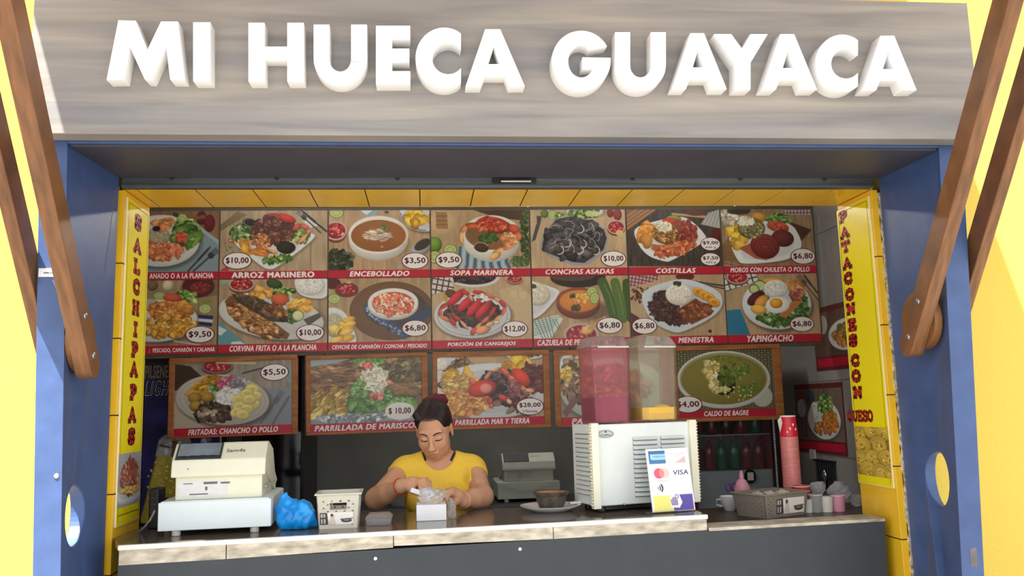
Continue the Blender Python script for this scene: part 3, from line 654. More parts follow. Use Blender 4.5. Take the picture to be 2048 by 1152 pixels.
def art_sopa():
    c = Cv(825, 1577, 45, 492, seed=8).wood((160, 132, 98), (200, 172, 134))
    c.el(920, 140, 110, 95, (196, 166, 124), 0, .15); c.poly([(960, 45), (1070, 45), (1020, 120)], (190, 160, 118)); c.poly([(862, 60), (945, 60), (955, 190), (865, 185)], (166, 120, 80)); 
    for y in (90, 125, 155): c.ln([(862, y), (950, y)], 5, (120, 84, 54))
    c.poly([(1150, 45), (1577, 45), (1577, 130), (1350, 110)], (86, 66, 56)); c.leaf(1550, 260, 40, 220, 50, 16, ((64, 84, 46), (90, 110, 60), (50, 66, 36))); c.leaf(1500, 440, 70, 40, 24, 14, ((70, 90, 50), (96, 116, 66)))
    c.el(850, 305, 56, 58, (98, 132, 48), 0, .6); c.lime(968, 345, 52, 42); c.lime(850, 400, 50, 48)
    for i in range(13): c.ln([(1045+i*30, 330+i*3), (1035+i*30, 440+14*(i % 3)), (1020+i*33, 480)], 24, ((58, 108, 148), (160, 184, 200))[i % 2])
    c.el(1285, 290, 215, 150, (210, 208, 202), 0, .25); c.el(1285, 225, 218, 140, (224, 222, 216)); c.el(1285, 230, 198, 118, (150, 98, 60), 0, .1, tex=.1); c.el(1200, 230, 110, 80, (120, 92, 60), op=.7, soft=8)
    c.el(1300, 160, 130, 62, (192, 62, 44), .15, .6); c.heap(1290, 165, 110, 44, 30, 16, ((206, 80, 56), (176, 50, 36), (216, 110, 80)), 1.5, .4); c.crab([(1200, 130), (1260, 95), (1330, 120)], 14, (170, 50, 46), (190, 70, 60))
    c.crab([(1180, 160), (1090, 165), (1055, 215), (1050, 300)], 22, (190, 80, 50), (216, 160, 100)); c.crab([(1430, 170), (1490, 220), (1480, 280), (1370, 340), (1290, 400)], 36, (190, 70, 56), (216, 160, 96))
    c.heap(1420, 270, 60, 40, 16, 22, ((206, 130, 84), (216, 150, 100)), 1.3, .5); c.leaf(1260, 255, 66, 36, 24, 17, ((50, 84, 44), (70, 110, 56))); c.el(1205, 330, 56, 36, (70, 50, 40), .2, .5); c.ring(1205, 330, 54, 36, 5, (190, 160, 130), .2, 180, 330)
    c.el(1310, 395, 48, 26, (214, 160, 96), -.5, .5); return c
def art_ceviche():
    c = Cv(28, 803, 562, 1050, seed=9).wood((150, 122, 88), (190, 160, 120))
    c.el(60, 600, 60, 44, (96, 40, 34)); c.salsa(165, 645, 88, 50, (110, 60, 46)); c.lime(70, 718, 50, 38); c.el(180, 590, 20, 14, (206, 160, 120))
    c.el(505, 815, 320, 226, (122, 88, 58), 0, .15); 
    for k in range(9): c.ring(505, 815, 312-k*22, 220-k*15, 4, (92, 64, 42))
    c.el(540, 800, 240, 150, (72, 62, 66), op=.9, soft=4); c.poly([(275, 780), (330, 760), (640, 1010), (600, 1040), (520, 980)], (64, 84, 120)); c.heap(450, 900, 190, 30, 40, 13, ((70, 92, 130), (52, 70, 106), (120, 140, 170)), 1.5, .4, rot=.65); c.poly([(620, 880), (803, 780), (803, 860), (700, 930)], (60, 70, 100))
    c.el(516, 775, 192, 112, (206, 204, 200), 0, .2); c.el(516, 752, 192, 110, (224, 224, 220)); c.el(516, 760, 160, 90, (206, 84, 52), 0, .1); c.heap(516, 768, 150, 80, 90, 20, ((226, 160, 130), (236, 190, 160), (214, 110, 80), (206, 80, 56)), 1.2, .5)
    c.sq([(-40, 790), (150, 795), (246, 1040), (200, 1075), (-40, 1090)]); c.rice(70, 920, 70, 90, (176, 170, 136)); c.heap(130, 960, 60, 50, 6, 40, ((214, 164, 50), (226, 180, 80)), 1.4, .4)
    for i, (x, y) in enumerate(((180, 880), (185, 915), (170, 945), (165, 970), (175, 1020), (90, 1030))): c.el(x, y, 52, 24, ((220, 164, 50), (232, 184, 80))[i % 2], -.3, .4)
    return c
def art_cangrejos():
    c = Cv(828, 1577, 555, 1035, seed=10).wood((170, 142, 104), (206, 178, 138))
    c.checks([(828, 555), (970, 555), (995, 640), (828, 690)], (206, 200, 196), (90, 56, 56), 42, .2); c.el(1150, 555, 190, 78, (206, 208, 210)); c.el(1150, 552, 165, 62, (50, 44, 50)); c.heap(1150, 565, 150, 40, 20, 18, ((44, 40, 46), (70, 64, 70)), 1.5, .6); c.salsa(1455, 575, 66, 34)
    c.poly([(1330, 660), (1480, 620), (1577, 700), (1577, 890), (1450, 900), (1390, 800)], (196, 172, 130)); c.poly([(1425, 660), (1540, 672), (1535, 728), (1420, 712)], (206, 180, 134)); c.poly([(1465, 712), (1492, 716), (1455, 890), (1430, 885)], (200, 174, 128)); c.ln([(1480, 664), (1478, 720)], 4, (160, 132, 92))
    c.plate(1130, 850, 288, 172, (204, 208, 212)); c.ring(1130, 850, 262, 152, 6, (150, 156, 166))
    c.el(970, 680, 44, 32, (96, 60, 40), .3, .4); c.poly([(915, 690), (940, 690), (950, 760), (930, 760)], (196, 150, 40))
    c.heap(1130, 830, 200, 90, 60, 26, ((70, 44, 40), (96, 60, 50), (50, 34, 34)), 1.5, .5)
    for x, y, l, r in ((1010, 710, 88, -.75), (1085, 755, 88, -.75), (1150, 785, 92, -.8), (1215, 805, 92, -.8)): c.el(x, y, l, 33, (186, 34, 44), r, .6); c.el(x-8, y-12, l*.6, 8, (214, 90, 90), r, 0, op=.5, soft=4)
    for p in ([(1050, 660), (1110, 690), (1130, 740)], [(1140, 670), (1220, 680), (1300, 720), (1370, 760)], [(1340, 740), (1380, 790), (1350, 850), (1290, 890)], [(940, 760), (890, 790), (885, 850), (960, 890), (1010, 940)], [(990, 850), (1040, 890), (1090, 950)], [(960, 870), (1000, 920)], [(1300, 790), (1250, 860), (1190, 910), (1140, 960)]): c.crab(p, 17, (176, 50, 46), (206, 140, 96))
    c.crab([(1120, 960), (1150, 980)], 34, (196, 70, 50), (214, 140, 90)); c.el(1205, 960, 60, 32, (206, 140, 90), -.3, .5); c.crab([(1230, 930), (1290, 905), (1330, 905)], 18, (196, 150, 100), (206, 180, 130)); c.heap(1200, 720, 60, 26, 8, 16, ((210, 206, 196), (190, 186, 176))); return c
def art_conchas():
    c = Cv(20, 748, 40, 485, seed=12).wood((176, 148, 112), (206, 180, 146))
    c.el(130, 70, 30, 32, (86, 110, 48), 0, .5); c.lime(190, 80, 34, 36); c.leaf(240, 90, 30, 20, 8, 13); c.plate(440, 55, 140, 46); c.leaf(440, 65, 120, 28, 30, 16); c.el(475, 70, 34, 24, (180, 200, 120)); c.el(520, 72, 30, 22, (190, 206, 130)); c.el(635, 65, 26, 36, (124, 40, 36), 0, .4); c.el(690, 78, 34, 46, (134, 46, 40), 0, .4)
    c.poly([(70, 85), (110, 90), (95, 150), (70, 150)], (80, 70, 64)); c.poly([(65, 150), (95, 150), (55, 270), (25, 285)], (74, 76, 82)); c.poly([(110, 110), (190, 110), (160, 150), (120, 145)], (190, 160, 130)); c.salsa(675, 175, 70, 55); c.ln([(700, 225), (670, 340)], 14, (206, 170, 110)); c.el(700, 220, 30, 24, (214, 180, 120))
    c.poly([(210, 110), (320, 85), (480, 120), (590, 190), (612, 260), (590, 370), (430, 470), (330, 465), (150, 400), (85, 320), (110, 230)], (150, 150, 154), soft=2); c.poly([(215, 115), (320, 92), (475, 125), (580, 195), (600, 260), (570, 350), (420, 448), (330, 440), (170, 380), (105, 310), (125, 235)], (56, 54, 58))
    c.heap(340, 260, 215, 135, 46, 44, ((58, 56, 62), (44, 42, 46), (76, 74, 80)), 1.25, .75)
    for i in range(24):
        a = c.r.random()*2*pi; d = sqrt(c.r.random()); x, y = 340+190*d*cos(a), 250+115*d*sin(a); g = 120+70*c.r.random(); c.ring(x, y, 40, 30, 4, (g, g, g), c.r.random()*3, 200, 330, 10)
    for x, y in ((285, 290), (400, 300), (385, 185), (500, 350), (375, 345), (225, 345)): c.ring(x, y, 42, 34, 6, (206, 204, 200), .3, -70, 80, 12); c.el(x, y, 26, 20, (74, 66, 66), .3, .4)
    return c
def art_costillas():
    c = Cv(768, 1480, 35, 478, seed=13, bg=(70, 62, 58)); k = c.noise(60, 8)[..., None]; c.A = c.A*(.8+.4*k)
    c.poly([(768, 35), (1000, 35), (768, 200)], (140, 96, 62)); 
    for i in range(4): c.ln([(768, 90+30*i), (850+45*i, 35)], 12, (176, 126, 84))
    c.poly([(768, 470), (1480, 478), (1480, 478), (768, 478)], (176, 150, 110)); c.ln([(1120, 70), (1380, 95)], 18, (196, 150, 100)); c.el(1300, 55, 80, 30, (96, 56, 40)); c.poly([(1400, 60), (1480, 35), (1480, 185), (1330, 150)], (176, 176, 172)); 
    for i in range(5): c.ln([(1340+i*26, 145+i*6), (1400+i*22, 50)], 4, (120, 122, 124))
    c.el(1460, 230, 46, 50, (90, 30, 34), 0, .4); c.sq([(820, 215), (870, 160), (1150, 95), (1240, 110), (1365, 245), (1340, 290), (1090, 425), (1050, 432), (900, 380)])
    c.el(1125, 110, 60, 28, (120, 150, 60), 0, .4); c.heap(925, 220, 50, 70, 8, 48, ((206, 130, 50), (216, 146, 60)), 1.2, .45); c.el(1110, 130, 70, 30, (186, 60, 44), .1, .4)
    c.el(1190, 220, 115, 95, (150, 64, 48), .4, .4, tex=.15); c.poly([(950, 300), (1010, 310), (1150, 300), (1240, 260), (1300, 150), (1300, 260), (1250, 340), (1120, 395), (1000, 380), (945, 340)], (186, 96, 60), tex=.12); c.heap(1130, 330, 150, 40, 50, 20, ((190, 96, 60), (160, 70, 46), (206, 120, 76)), 2, .4, rot=-.3); c.heap(1220, 200, 70, 70, 30, 20, ((140, 56, 46), (120, 44, 40), (166, 76, 56)), 1.6, .4)
    c.el(1060, 220, 105, 82, (150, 100, 50), 0, .5); c.heap(1060, 225, 90, 66, 90, 11, ((166, 116, 60), (120, 80, 40), (190, 140, 80), (90, 60, 36)), 1.4, .5); c.heap(1050, 170, 60, 34, 40, 14, ((216, 206, 170), (196, 180, 140), (226, 220, 190)), 1.3, .4); return c
def art_cazuela():
    c = Cv(22, 750, 548, 1025, seed=14).wood((160, 130, 90), (200, 170, 128))
    c.el(370, 560, 210, 80, (50, 40, 40)); c.el(330, 548, 170, 40, (90, 70, 60))
    c.sq([(-60, 560), (60, 600), (222, 655), (215, 700), (60, 870), (-60, 870)]); c.rice(60, 690, 95, 85, (206, 200, 180)); c.el(30, 625, 24, 18, (70, 84, 50))
    c.el(460, 820, 180, 70, (90, 66, 46), soft=10, op=.7); c.el(365, 770, 165, 110, (128, 60, 44), 0, .4); c.el(365, 735, 165, 98, (150, 76, 54)); c.el(370, 742, 146, 84, (214, 130, 50), 0, .1, tex=.08); c.heap(390, 720, 60, 30, 14, 18, ((226, 160, 70), (236, 180, 90)), 1.5, .4); c.leaf(325, 705, 22, 14, 7, 10, ((60, 50, 30), (80, 70, 40))); c.leaf(345, 795, 36, 18, 10, 11, ((60, 50, 30), (80, 70, 40)))
    c.lime(472, 672, 40, 40); c.lime(490, 722, 34, 46, .2)
    for k, x in enumerate((575, 640, 700)): c.ln([(x-20+k*30, 600+k*4), (x+10+k*15, 680), (x+40+k*10, 780), (x+60, 880)], 76-k*4, ((70, 100, 44), (86, 118, 50), (62, 92, 40))[k]); c.ln([(x-10+k*30, 610), (x+30+k*12, 700), (x+62, 850)], 6, (120, 146, 74))
    c.poly([(22, 890), (210, 845), (245, 880), (150, 1025), (22, 1025)], (206, 212, 206)); 
    for i in range(7): c.ln([(30+i*28, 885-i*6), (90+i*22, 1025)] if i < 5 else [(40+i*25, 880), (120+i*18, 960)], 5, (60, 120, 100)); c.ln([(22, 900+i*17), (220-i*10, 858+i*17)], 4, (60, 120, 100))
    c.salsa(378, 1000, 132, 88); c.el(425, 965, 48, 34, (214, 176, 100), -.3, .3); c.ln([(440, 955), (560, 870)], 20, (200, 156, 84)); return c
def art_menestra():
    c = Cv(770, 1480, 540, 1005, seed=15).wood((164, 136, 100), (196, 168, 132))
    c.checks([(770, 540), (990, 540), (985, 580), (770, 632)], (190, 150, 150), (110, 40, 56), 26, .2); c.poly([(770, 700), (900, 650), (1030, 600), (930, 620), (770, 650)], (190, 156, 116)); c.heap(860, 690, 90, 60, 26, 10, ((70, 40, 30), (96, 56, 40)), 1.3, .5); c.el(1190, 555, 70, 30, (110, 40, 40)); c.poly([(770, 820), (830, 860), (850, 990), (770, 1005)], (100, 44, 50)); c.el(1355, 972, 14, 12, (90, 46, 34))
    c.ln([(1210, 595), (1330, 625)], 10, (60, 56, 52)); c.fork(1480, 650, 1240, 600, 20, (66, 60, 54)); c.ln([(1290, 600), (1480, 628)], 12, (60, 56, 52))
    c.sq([(862, 730), (890, 650), (1100, 585), (1220, 580), (1420, 660), (1462, 750), (1400, 850), (1160, 965), (1080, 970), (930, 890)], (196, 208, 216))
    c.heap(1020, 780, 110, 110, 120, 19, ((74, 44, 44), (92, 58, 56), (56, 34, 36)), 1.3, .6, rot=.4); c.heap(1110, 870, 90, 46, 60, 18, ((74, 44, 44), (92, 58, 56), (60, 38, 38)), 1.3, .6)
    for x, y in ((1285, 675), (1330, 700), (1365, 718), (1400, 755)): c.el(x, y, 46, 36, (222, 156, 50), .4, .4); c.el(x, y, 26, 18, (206, 136, 36), .4)
    c.poly([(1110, 810), (1260, 720), (1395, 820), (1370, 850), (1220, 920)], (126, 70, 44), tex=.2); c.heap(1250, 820, 110, 50, 50, 20, ((132, 74, 46), (110, 58, 38), (156, 92, 60)), 1.8, .4, rot=-.2)
    c.rice(1140, 690, 105, 84, (220, 214, 200)); c.leaf(1130, 610, 26, 14, 8, 11, ((44, 56, 34), (60, 76, 44))); return c
def art_moros():
    c = Cv(38, 740, 28, 468, seed=16).wood((130, 100, 72), (176, 144, 110))
    c.heap(100, 90, 60, 60, 16, 26, ((206, 200, 180), (160, 150, 130)), 1.1, .5); c.checks([(510, 28), (735, 28), (735, 75), (520, 68)], (190, 180, 180), (110, 60, 70), 26, 0); c.poly([(570, 130), (730, 190), (640, 280), (560, 260)], (80, 54, 46)); c.el(180, 40, 90, 30, (70, 60, 50))
    c.poly([(38, 300), (150, 170), (190, 440), (38, 420)], (130, 96, 62)); 
    for i in range(9): c.ln([(38, 300+i*18), (190, 340+i*16)], 5, (92, 66, 42)); c.ln([(50+i*16, 280), (70+i*16, 440)], 4, (166, 126, 84))
    c.sq([(92, 250), (130, 160), (240, 120), (560, 130), (625, 250), (632, 330), (540, 420), (200, 448), (150, 420)])
    c.heap(170, 240, 60, 80, 8, 50, ((206, 160, 40), (216, 170, 60)), 1.1, .4); c.el(330, 90, 55, 36, (196, 140, 50), .2, .4); c.leaf(480, 110, 90, 36, 26, 18); c.el(470, 165, 85, 42, (190, 76, 46), .2, .45); c.heap(470, 165, 70, 30, 10, 18, ((200, 90, 56), (180, 66, 44)))
    c.el(500, 255, 86, 66, (96, 44, 38), .1, .6); c.poly([(160, 330), (250, 290), (300, 330), (430, 400), (360, 424), (280, 410)], (170, 90, 60)); c.el(360, 315, 112, 95, (128, 48, 44), .2, .5); 
    for k in range(3): c.ring(360, 320, 80-k*24, 62-k*20, 6, (104, 34, 36))
    c.el(265, 175, 105, 82, (120, 110, 66), 0, .5); c.heap(275, 190, 80, 60, 90, 11, ((130, 120, 76), (90, 84, 50), (160, 150, 100)), 1.6, .5); c.heap(225, 120, 60, 34, 30, 14, ((214, 206, 180), (226, 220, 200)), 1.3, .4); return c
def art_yapin():
    c = Cv(38, 740, 530, 990, seed=17).wood((160, 132, 96), (196, 168, 128))
    c.checks([(38, 530), (270, 530), (300, 580), (38, 665)], (206, 208, 204), (70, 80, 76), 46, -.25); c.salsa(135, 555, 84, 50); c.poly([(38, 805), (140, 795), (205, 990), (38, 990)], (40, 120, 160)); c.fork(740, 740, 600, 545, 20, (96, 80, 62)); c.knife(735, 680, 640, 540, 18, (80, 66, 54))
    c.plate(420, 760, 262, 194, (208, 218, 222)); c.el(400, 590, 100, 30, (206, 150, 60), 0, .4); c.el(300, 620, 46, 38, (190, 206, 140)); c.ring(300, 620, 46, 38, 6, (60, 90, 40)); c.el(255, 645, 38, 36, (190, 206, 140)); c.ring(255, 645, 36, 34, 6, (60, 90, 40))
    c.leaf(600, 770, 60, 100, 40, 20, ((66, 104, 50), (100, 136, 66), (50, 84, 40))); c.leaf(460, 880, 150, 40, 60, 19, ((66, 104, 50), (100, 136, 66), (50, 84, 40))); c.leaf(320, 860, 50, 30, 16, 16)
    c.heap(560, 620, 60, 40, 12, 18, ((206, 150, 80), (190, 126, 60)), 2.4, .4, ang=.7); c.heap(570, 690, 50, 50, 14, 22, ((160, 86, 70), (186, 116, 96), (140, 66, 56)), 1.4, .5); c.poly([(540, 740), (620, 740), (480, 870), (430, 850)], (196, 120, 56))
    c.el(265, 715, 78, 42, (84, 34, 38), -.6, .6); c.el(310, 740, 66, 40, (206, 140, 56), -.6, .5); c.el(280, 800, 60, 36, (226, 166, 60), .2, .5); c.rice(420, 645, 92, 68, (218, 222, 214)); c.el(425, 768, 92, 62, (226, 228, 222), -.1, .12); c.el(415, 755, 48, 38, (226, 150, 30), 0, .5); c.el(402, 742, 14, 9, (246, 200, 120), op=.8); return c
def art_fritada():
    c = Cv(118, 970, 122, 605, nx=250, seed=18).wood((130, 120, 106), (170, 162, 150))
    c.poly([(118, 130), (230, 150), (330, 245), (118, 330)], (66, 50, 42)); c.salsa(425, 155, 115, 55, (120, 110, 104)); c.ln([(420, 130), (700, 142)], 16, (206, 180, 140)); c.ln([(610, 215), (780, 175)], 12, (70, 72, 70)); c.poly([(860, 240), (970, 190), (970, 300)], (130, 150, 140)); c.poly([(118, 400), (240, 500), (330, 605), (118, 605)], (186, 172, 150)); c.poly([(760, 330), (970, 330), (970, 605), (640, 605)], (130, 138, 144))
    c.fork(740, 590, 900, 360, 22, (96, 104, 116)); c.knife(830, 595, 950, 400, 24, (100, 108, 120))
    c.plate(465, 405, 340, 185, (190, 186, 174), .12, .82); c.ring(465, 405, 310, 165, 4, (160, 156, 144), .12)
    c.heap(330, 300, 110, 40, 14, 24, ((190, 130, 30), (206, 150, 50), (170, 104, 24)), 2.6, .5, rot=-.5, ang=-.5); c.leaf(415, 315, 30, 40, 12, 16); c.heap(500, 285, 70, 40, 40, 16, ((196, 100, 130), (210, 150, 160), (170, 60, 90)), 1.6, .4, ang=-.6); c.heap(580, 290, 46, 44, 16, 18, ((120, 118, 124), (146, 144, 150)), 1.5, .5)
    for x, y in ((265, 385), (355, 385), (275, 445)): c.el(x, y, 50, 40, (150, 116, 44), .1, .75)
    c.heap(400, 500, 120, 55, 50, 30, ((66, 52, 46), (90, 72, 62), (50, 40, 38)), 1.3, .7); c.heap(350, 500, 60, 30, 6, 18, ((180, 160, 140), (150, 130, 110)), 1.6, .4); c.heap(510, 380, 95, 60, 80, 16, ((222, 222, 220), (204, 204, 204), (236, 236, 232)), 1.1, .5)
    for x, y in ((680, 335), (700, 385), (640, 365), (690, 450), (575, 410), (590, 460), (640, 480), (570, 500), (610, 520), (660, 410)): c.el(x, y, 52, 36, (222, 206, 124), .3*sin(x), .3); c.el(x, y, 26, 16, (206, 184, 90), 0, op=.6)
    return c
def art_mariscos():
    c = Cv(1100, 1918, 95, 580, nx=250, seed=19, bg=(122, 106, 78))
    c.heap(1500, 240, 420, 130, 220, 36, ((130, 96, 66), (110, 80, 56), (150, 116, 80), (96, 72, 56)), 2, .6, ang=.2); c.poly([(1100, 95), (1400, 95), (1300, 125), (1100, 150)], (150, 170, 176)); c.heap(1800, 200, 120, 70, 40, 40, ((104, 92, 62), (126, 110, 74)), 1.6, .6)
    c.leaf(1530, 120, 110, 30, 30, 20, ((90, 140, 60), (120, 170, 90))); c.heap(1510, 150, 50, 20, 6, 22, ((206, 96, 80), (216, 130, 110))); c.heap(1570, 250, 90, 80, 40, 14, ((190, 190, 160), (210, 210, 190)), 3, .3)
    c.heap(1230, 440, 170, 100, 90, 22, ((190, 156, 74), (170, 134, 60), (210, 180, 100)), 3.6, .5, ang=-.6)
    c.leaf(1620, 440, 230, 110, 110, 42, ((96, 140, 74), (120, 166, 90), (80, 120, 60))); c.heap(1660, 300, 40, 26, 6, 24, ((206, 110, 90), (190, 84, 70))); c.heap(1590, 375, 50, 26, 6, 26, ((216, 130, 110), (200, 96, 80))); c.leaf(1450, 330, 50, 50, 20, 26, ((96, 140, 74), (120, 166, 90))); c.heap(1580, 290, 70, 60, 20, 10, ((206, 206, 180), (220, 220, 200)), 4, .2)
    c.heap(1800, 340, 110, 40, 20, 28, ((140, 110, 70), (120, 90, 60)), 2.5, .5, ang=.2); c.poly([(1100, 545), (1400, 525), (1918, 480), (1918, 580), (1100, 580)], (140, 152, 160)); c.heap(1500, 545, 420, 24, 60, 16, ((170, 180, 190), (120, 130, 140)), 2, .4); return c
def art_tierra():
    c = Cv(90, 872, 75, 540, nx=250, seed=20).wood((160, 130, 96), (196, 168, 132))
    c.poly([(270, 80), (530, 85), (525, 130), (330, 110)], (196, 160, 110)); c.plate(745, 75, 140, 34); c.heap(745, 78, 100, 16, 20, 9, ((120, 90, 60), (90, 70, 50))); c.sq([(60, 80), (240, 85), (335, 135), (320, 170), (150, 240), (60, 240)]); c.heap(225, 160, 110, 46, 80, 14, ((110, 84, 50), (80, 60, 36), (140, 110, 70)), 1.3, .6, rot=-.5); c.rice(120, 130, 50, 50)
    c.plate(480, 340, 440, 210, (206, 210, 214)); c.heap(710, 130, 60, 36, 5, 44, ((216, 166, 40), (206, 150, 36)), 1.3, .4); c.heap(250, 255, 130, 50, 12, 46, ((206, 156, 40), (216, 170, 60)), 1.3, .4); c.heap(620, 165, 60, 36, 5, 42, ((206, 150, 40), (196, 140, 36)), 1.3, .4); c.el(130, 290, 44, 26, (60, 66, 74), .2, .5)
    c.heap(800, 250, 90, 90, 40, 36, ((96, 50, 46), (120, 66, 56), (76, 40, 40)), 1.6, .5); c.heap(250, 300, 120, 60, 50, 30, ((206, 170, 90), (190, 146, 70)), 1.4, .5); c.heap(570, 320, 180, 130, 110, 30, ((60, 44, 46), (86, 60, 58), (44, 34, 38), (120, 84, 80)), 1.4, .6)
    c.heap(280, 430, 180, 80, 110, 28, ((216, 146, 70), (226, 164, 90), (196, 120, 56)), 1.4, .6)
    c.el(420, 320, 110, 62, (196, 50, 40), -.2, .55); c.el(445, 320, 46, 38, (226, 130, 120), 0, .3); c.el(705, 245, 85, 52, (206, 56, 38), .8, .55); c.crab([(440, 250), (490, 190), (550, 170)], 15, (190, 120, 80), (206, 150, 110)); c.crab([(560, 170), (620, 230), (680, 300), (740, 340), (800, 350)], 22, (206, 90, 60), (226, 150, 110)); c.crab([(330, 240), (360, 290)], 22, (206, 100, 70), (214, 140, 100))
    c.crab([(540, 380), (600, 410), (630, 440)], 22, (200, 60, 46), (226, 160, 130)); c.crab([(470, 390), (470, 440), (490, 470)], 20, (190, 60, 50), (200, 90, 70)); c.el(570, 320, 46, 32, (40, 36, 42), .2, .6); c.ring(570, 320, 42, 30, 5, (150, 144, 150), .2, -90, 60); c.el(630, 370, 22, 12, (226, 222, 220)); c.heap(660, 330, 40, 60, 8, 24, ((160, 96, 100), (140, 76, 84)), 1.5, .5); c.el(640, 480, 60, 22, (120, 110, 80), -.6, .5); c.heap(740, 460, 90, 50, 24, 26, ((130, 60, 60), (90, 50, 50)), 1.5, .5); return c
def art_parr4():
    c = Cv(980, 1790, 70, 520, nx=200, seed=21, bg=(150, 140, 120)); c.el(1050, 170, 70, 110, (206, 214, 220), 0, .2); c.el(1060, 180, 50, 84, (180, 190, 196)); c.plate(1400, 330, 420, 230, (176, 190, 170))
    c.heap(1110, 250, 110, 150, 80, 32, ((150, 120, 100), (120, 90, 80), (180, 150, 110), (90, 70, 66)), 1.5, .6); c.el(1080, 150, 40, 30, (90, 80, 50)); c.heap(1030, 210, 40, 40, 8, 26, ((206, 170, 80), (190, 150, 66))); c.poly([(990, 480), (1090, 370), (1120, 400), (1020, 520)], (130, 92, 96)); c.heap(1400, 320, 260, 150, 120, 36, ((150, 90, 70), (190, 130, 80), (110, 70, 60)), 1.5, .6); return c
def art_bagre():
    c = Cv(-60, 495, 55, 400, nx=250, seed=22, bg=(120, 116, 84))
    s = ((c.X*.7+c.Y) % 26 < 10) ^ ((c.X*.7-c.Y) % 26 < 10); c.A[s] = (62, 62, 44)
    c.poly([(-60, 300), (495, 330), (495, 400), (-60, 400)], (110, 96, 66), op=.4); c.el(420, 330, 60, 60, (176, 180, 168)); c.el(205, 228, 268, 166, (206, 208, 200), 0, .15); c.el(205, 222, 252, 150, (150, 148, 110)); c.el(205, 228, 244, 142, (132, 124, 50), 0, .12, tex=.06)
    c.el(195, 235, 74, 86, (50, 44, 34), -.4, .5); c.heap(140, 175, 50, 50, 10, 26, ((206, 190, 120), (190, 170, 96)), 1.3, .5); c.heap(180, 250, 52, 50, 14, 26, ((214, 200, 140), (196, 180, 110)), 1.2, .5); c.leaf(220, 210, 40, 60, 20, 16, ((70, 90, 30), (96, 116, 44))); c.leaf(300, 180, 60, 50, 24, 9, ((80, 110, 40), (110, 140, 60))); c.leaf(340, 280, 60, 40, 16, 9, ((80, 110, 40), (110, 140, 60))); c.heap(280, 310, 80, 40, 14, 7, ((190, 200, 120), (150, 170, 90))); c.leaf(200, 110, 120, 16, 14, 8, ((100, 120, 40),)); return c
# ------------------------------------------------------------------ menu board and pictures
M_PRINT = attr_mat('laminated_print', 0.32)
M_BACKB = mat('grey_brown_board', rgb(92, 84, 74), 0.5, var=0.06)
M_RED = mat('crimson_print', rgb(186, 34, 58), 0.35, var=0.04)
M_WPRT = mat('white_print', (0.86, 0.85, 0.83), 0.4, var=0.02)
M_MAROON = mat('maroon_print', rgb(112, 22, 44), 0.4, var=0.05)
M_PINKT = mat('maroon_price_text', rgb(92, 30, 52), 0.4, var=0.05)
M_FRAME = mat('orange_brown_wood', rgb(150, 92, 46), 0.45, var=0.12, scale=7, stretch=(1, 6, 1), col2=rgb(170, 108, 58))
FX = ((1, 0, 0), (0, 0, 1), (0, -1, 0))          # a panel facing the viewer: u right, v up, n towards the viewer
YB = 1.6
class Panel:
    """a flat panel whose own frame is u (right), v (up), n (out of the face)"""
    def __init__(s, name, label, cat, O, axes=FX, group=None):
        s.O = np.array(O, float); s.ax = [np.array(a, float) for a in axes]; s.t = thing(name, label, cat, O, group, axes)
    def uv(s, px, py, n=0.0):
        N = s.ax[2]; d = ray(px, py); o = s.O + N*n; p = CAM + d*(((o-CAM) @ N)/(d @ N)); q = p-s.O; return q @ s.ax[0], q @ s.ax[1]
    def slab(s, name, m, u0, v0, u1, v1, n0, n1, bevel=0.0, parent=None): return MB().box(u0, v0, n0, u1, v1, n1).build(name, m, parent or s.t, local=True, bevel=bevel)
    def disc(s, name, m, u, v, a, b, n0, n1, parent=None, seg=40): return MB().prism([(u+a*cos(2*pi*i/seg), v+b*sin(2*pi*i/seg), n0) for i in range(seg)], (0, 0, n1-n0)).build(name, m, parent or s.t, local=True)
    def picture(s, cv, u0, v0, u1, v1, n, name='photo_print'): return link_mesh(name, cv.mesh(name, u1-u0, v1-v0, n, (u0+u1)/2, (v0+v1)/2), M_PRINT, s.t)
    def price(s, body, px, py, rx, ry, sub=None, k=1.0, n=0.0042, rim=True):
        u, v = s.uv(px, py, n); e = s.uv(px+rx, py, n); f = s.uv(px, py-ry, n); a, b = e[0]-u, f[1]-v
        o = s.disc('price_tag', M_MAROON if rim else M_WPRT, u, v, a, b, n-0.0012, n)
        if rim: s.disc('white_face', M_WPRT, u, v, a*.93, b*.92, n-0.0002, n+0.0003, o)
        lettering(o, body, M_PINKT, u, v+(b*.16 if sub else 0), a*1.55*k, b*(.58 if sub else .80), n+0.0006, 0.04)
        if sub: lettering(o, sub, M_PINKT, u, v-b*.52, a*1.05, b*.34, n+0.0006, 0.02)
        return o
    def band(s, body, u0, v0, u1, v1, x0, x1, n=0.003, shear=0.22, weight=0.055, vpad=0.2):
        o = s.slab('title_band', M_RED, u0, v0, u1, v1, n-0.001, n); cy = (v0+v1)/2
        a = s.uv(x0[0], x0[1], n)[0]; b = s.uv(x1[0], x1[1], n)[0]
        lettering(o, body, M_WPRT, (a+b)/2, cy, b-a, (v1-v0)*(1-vpad*1.5), n+0.0004, weight, shear); return o

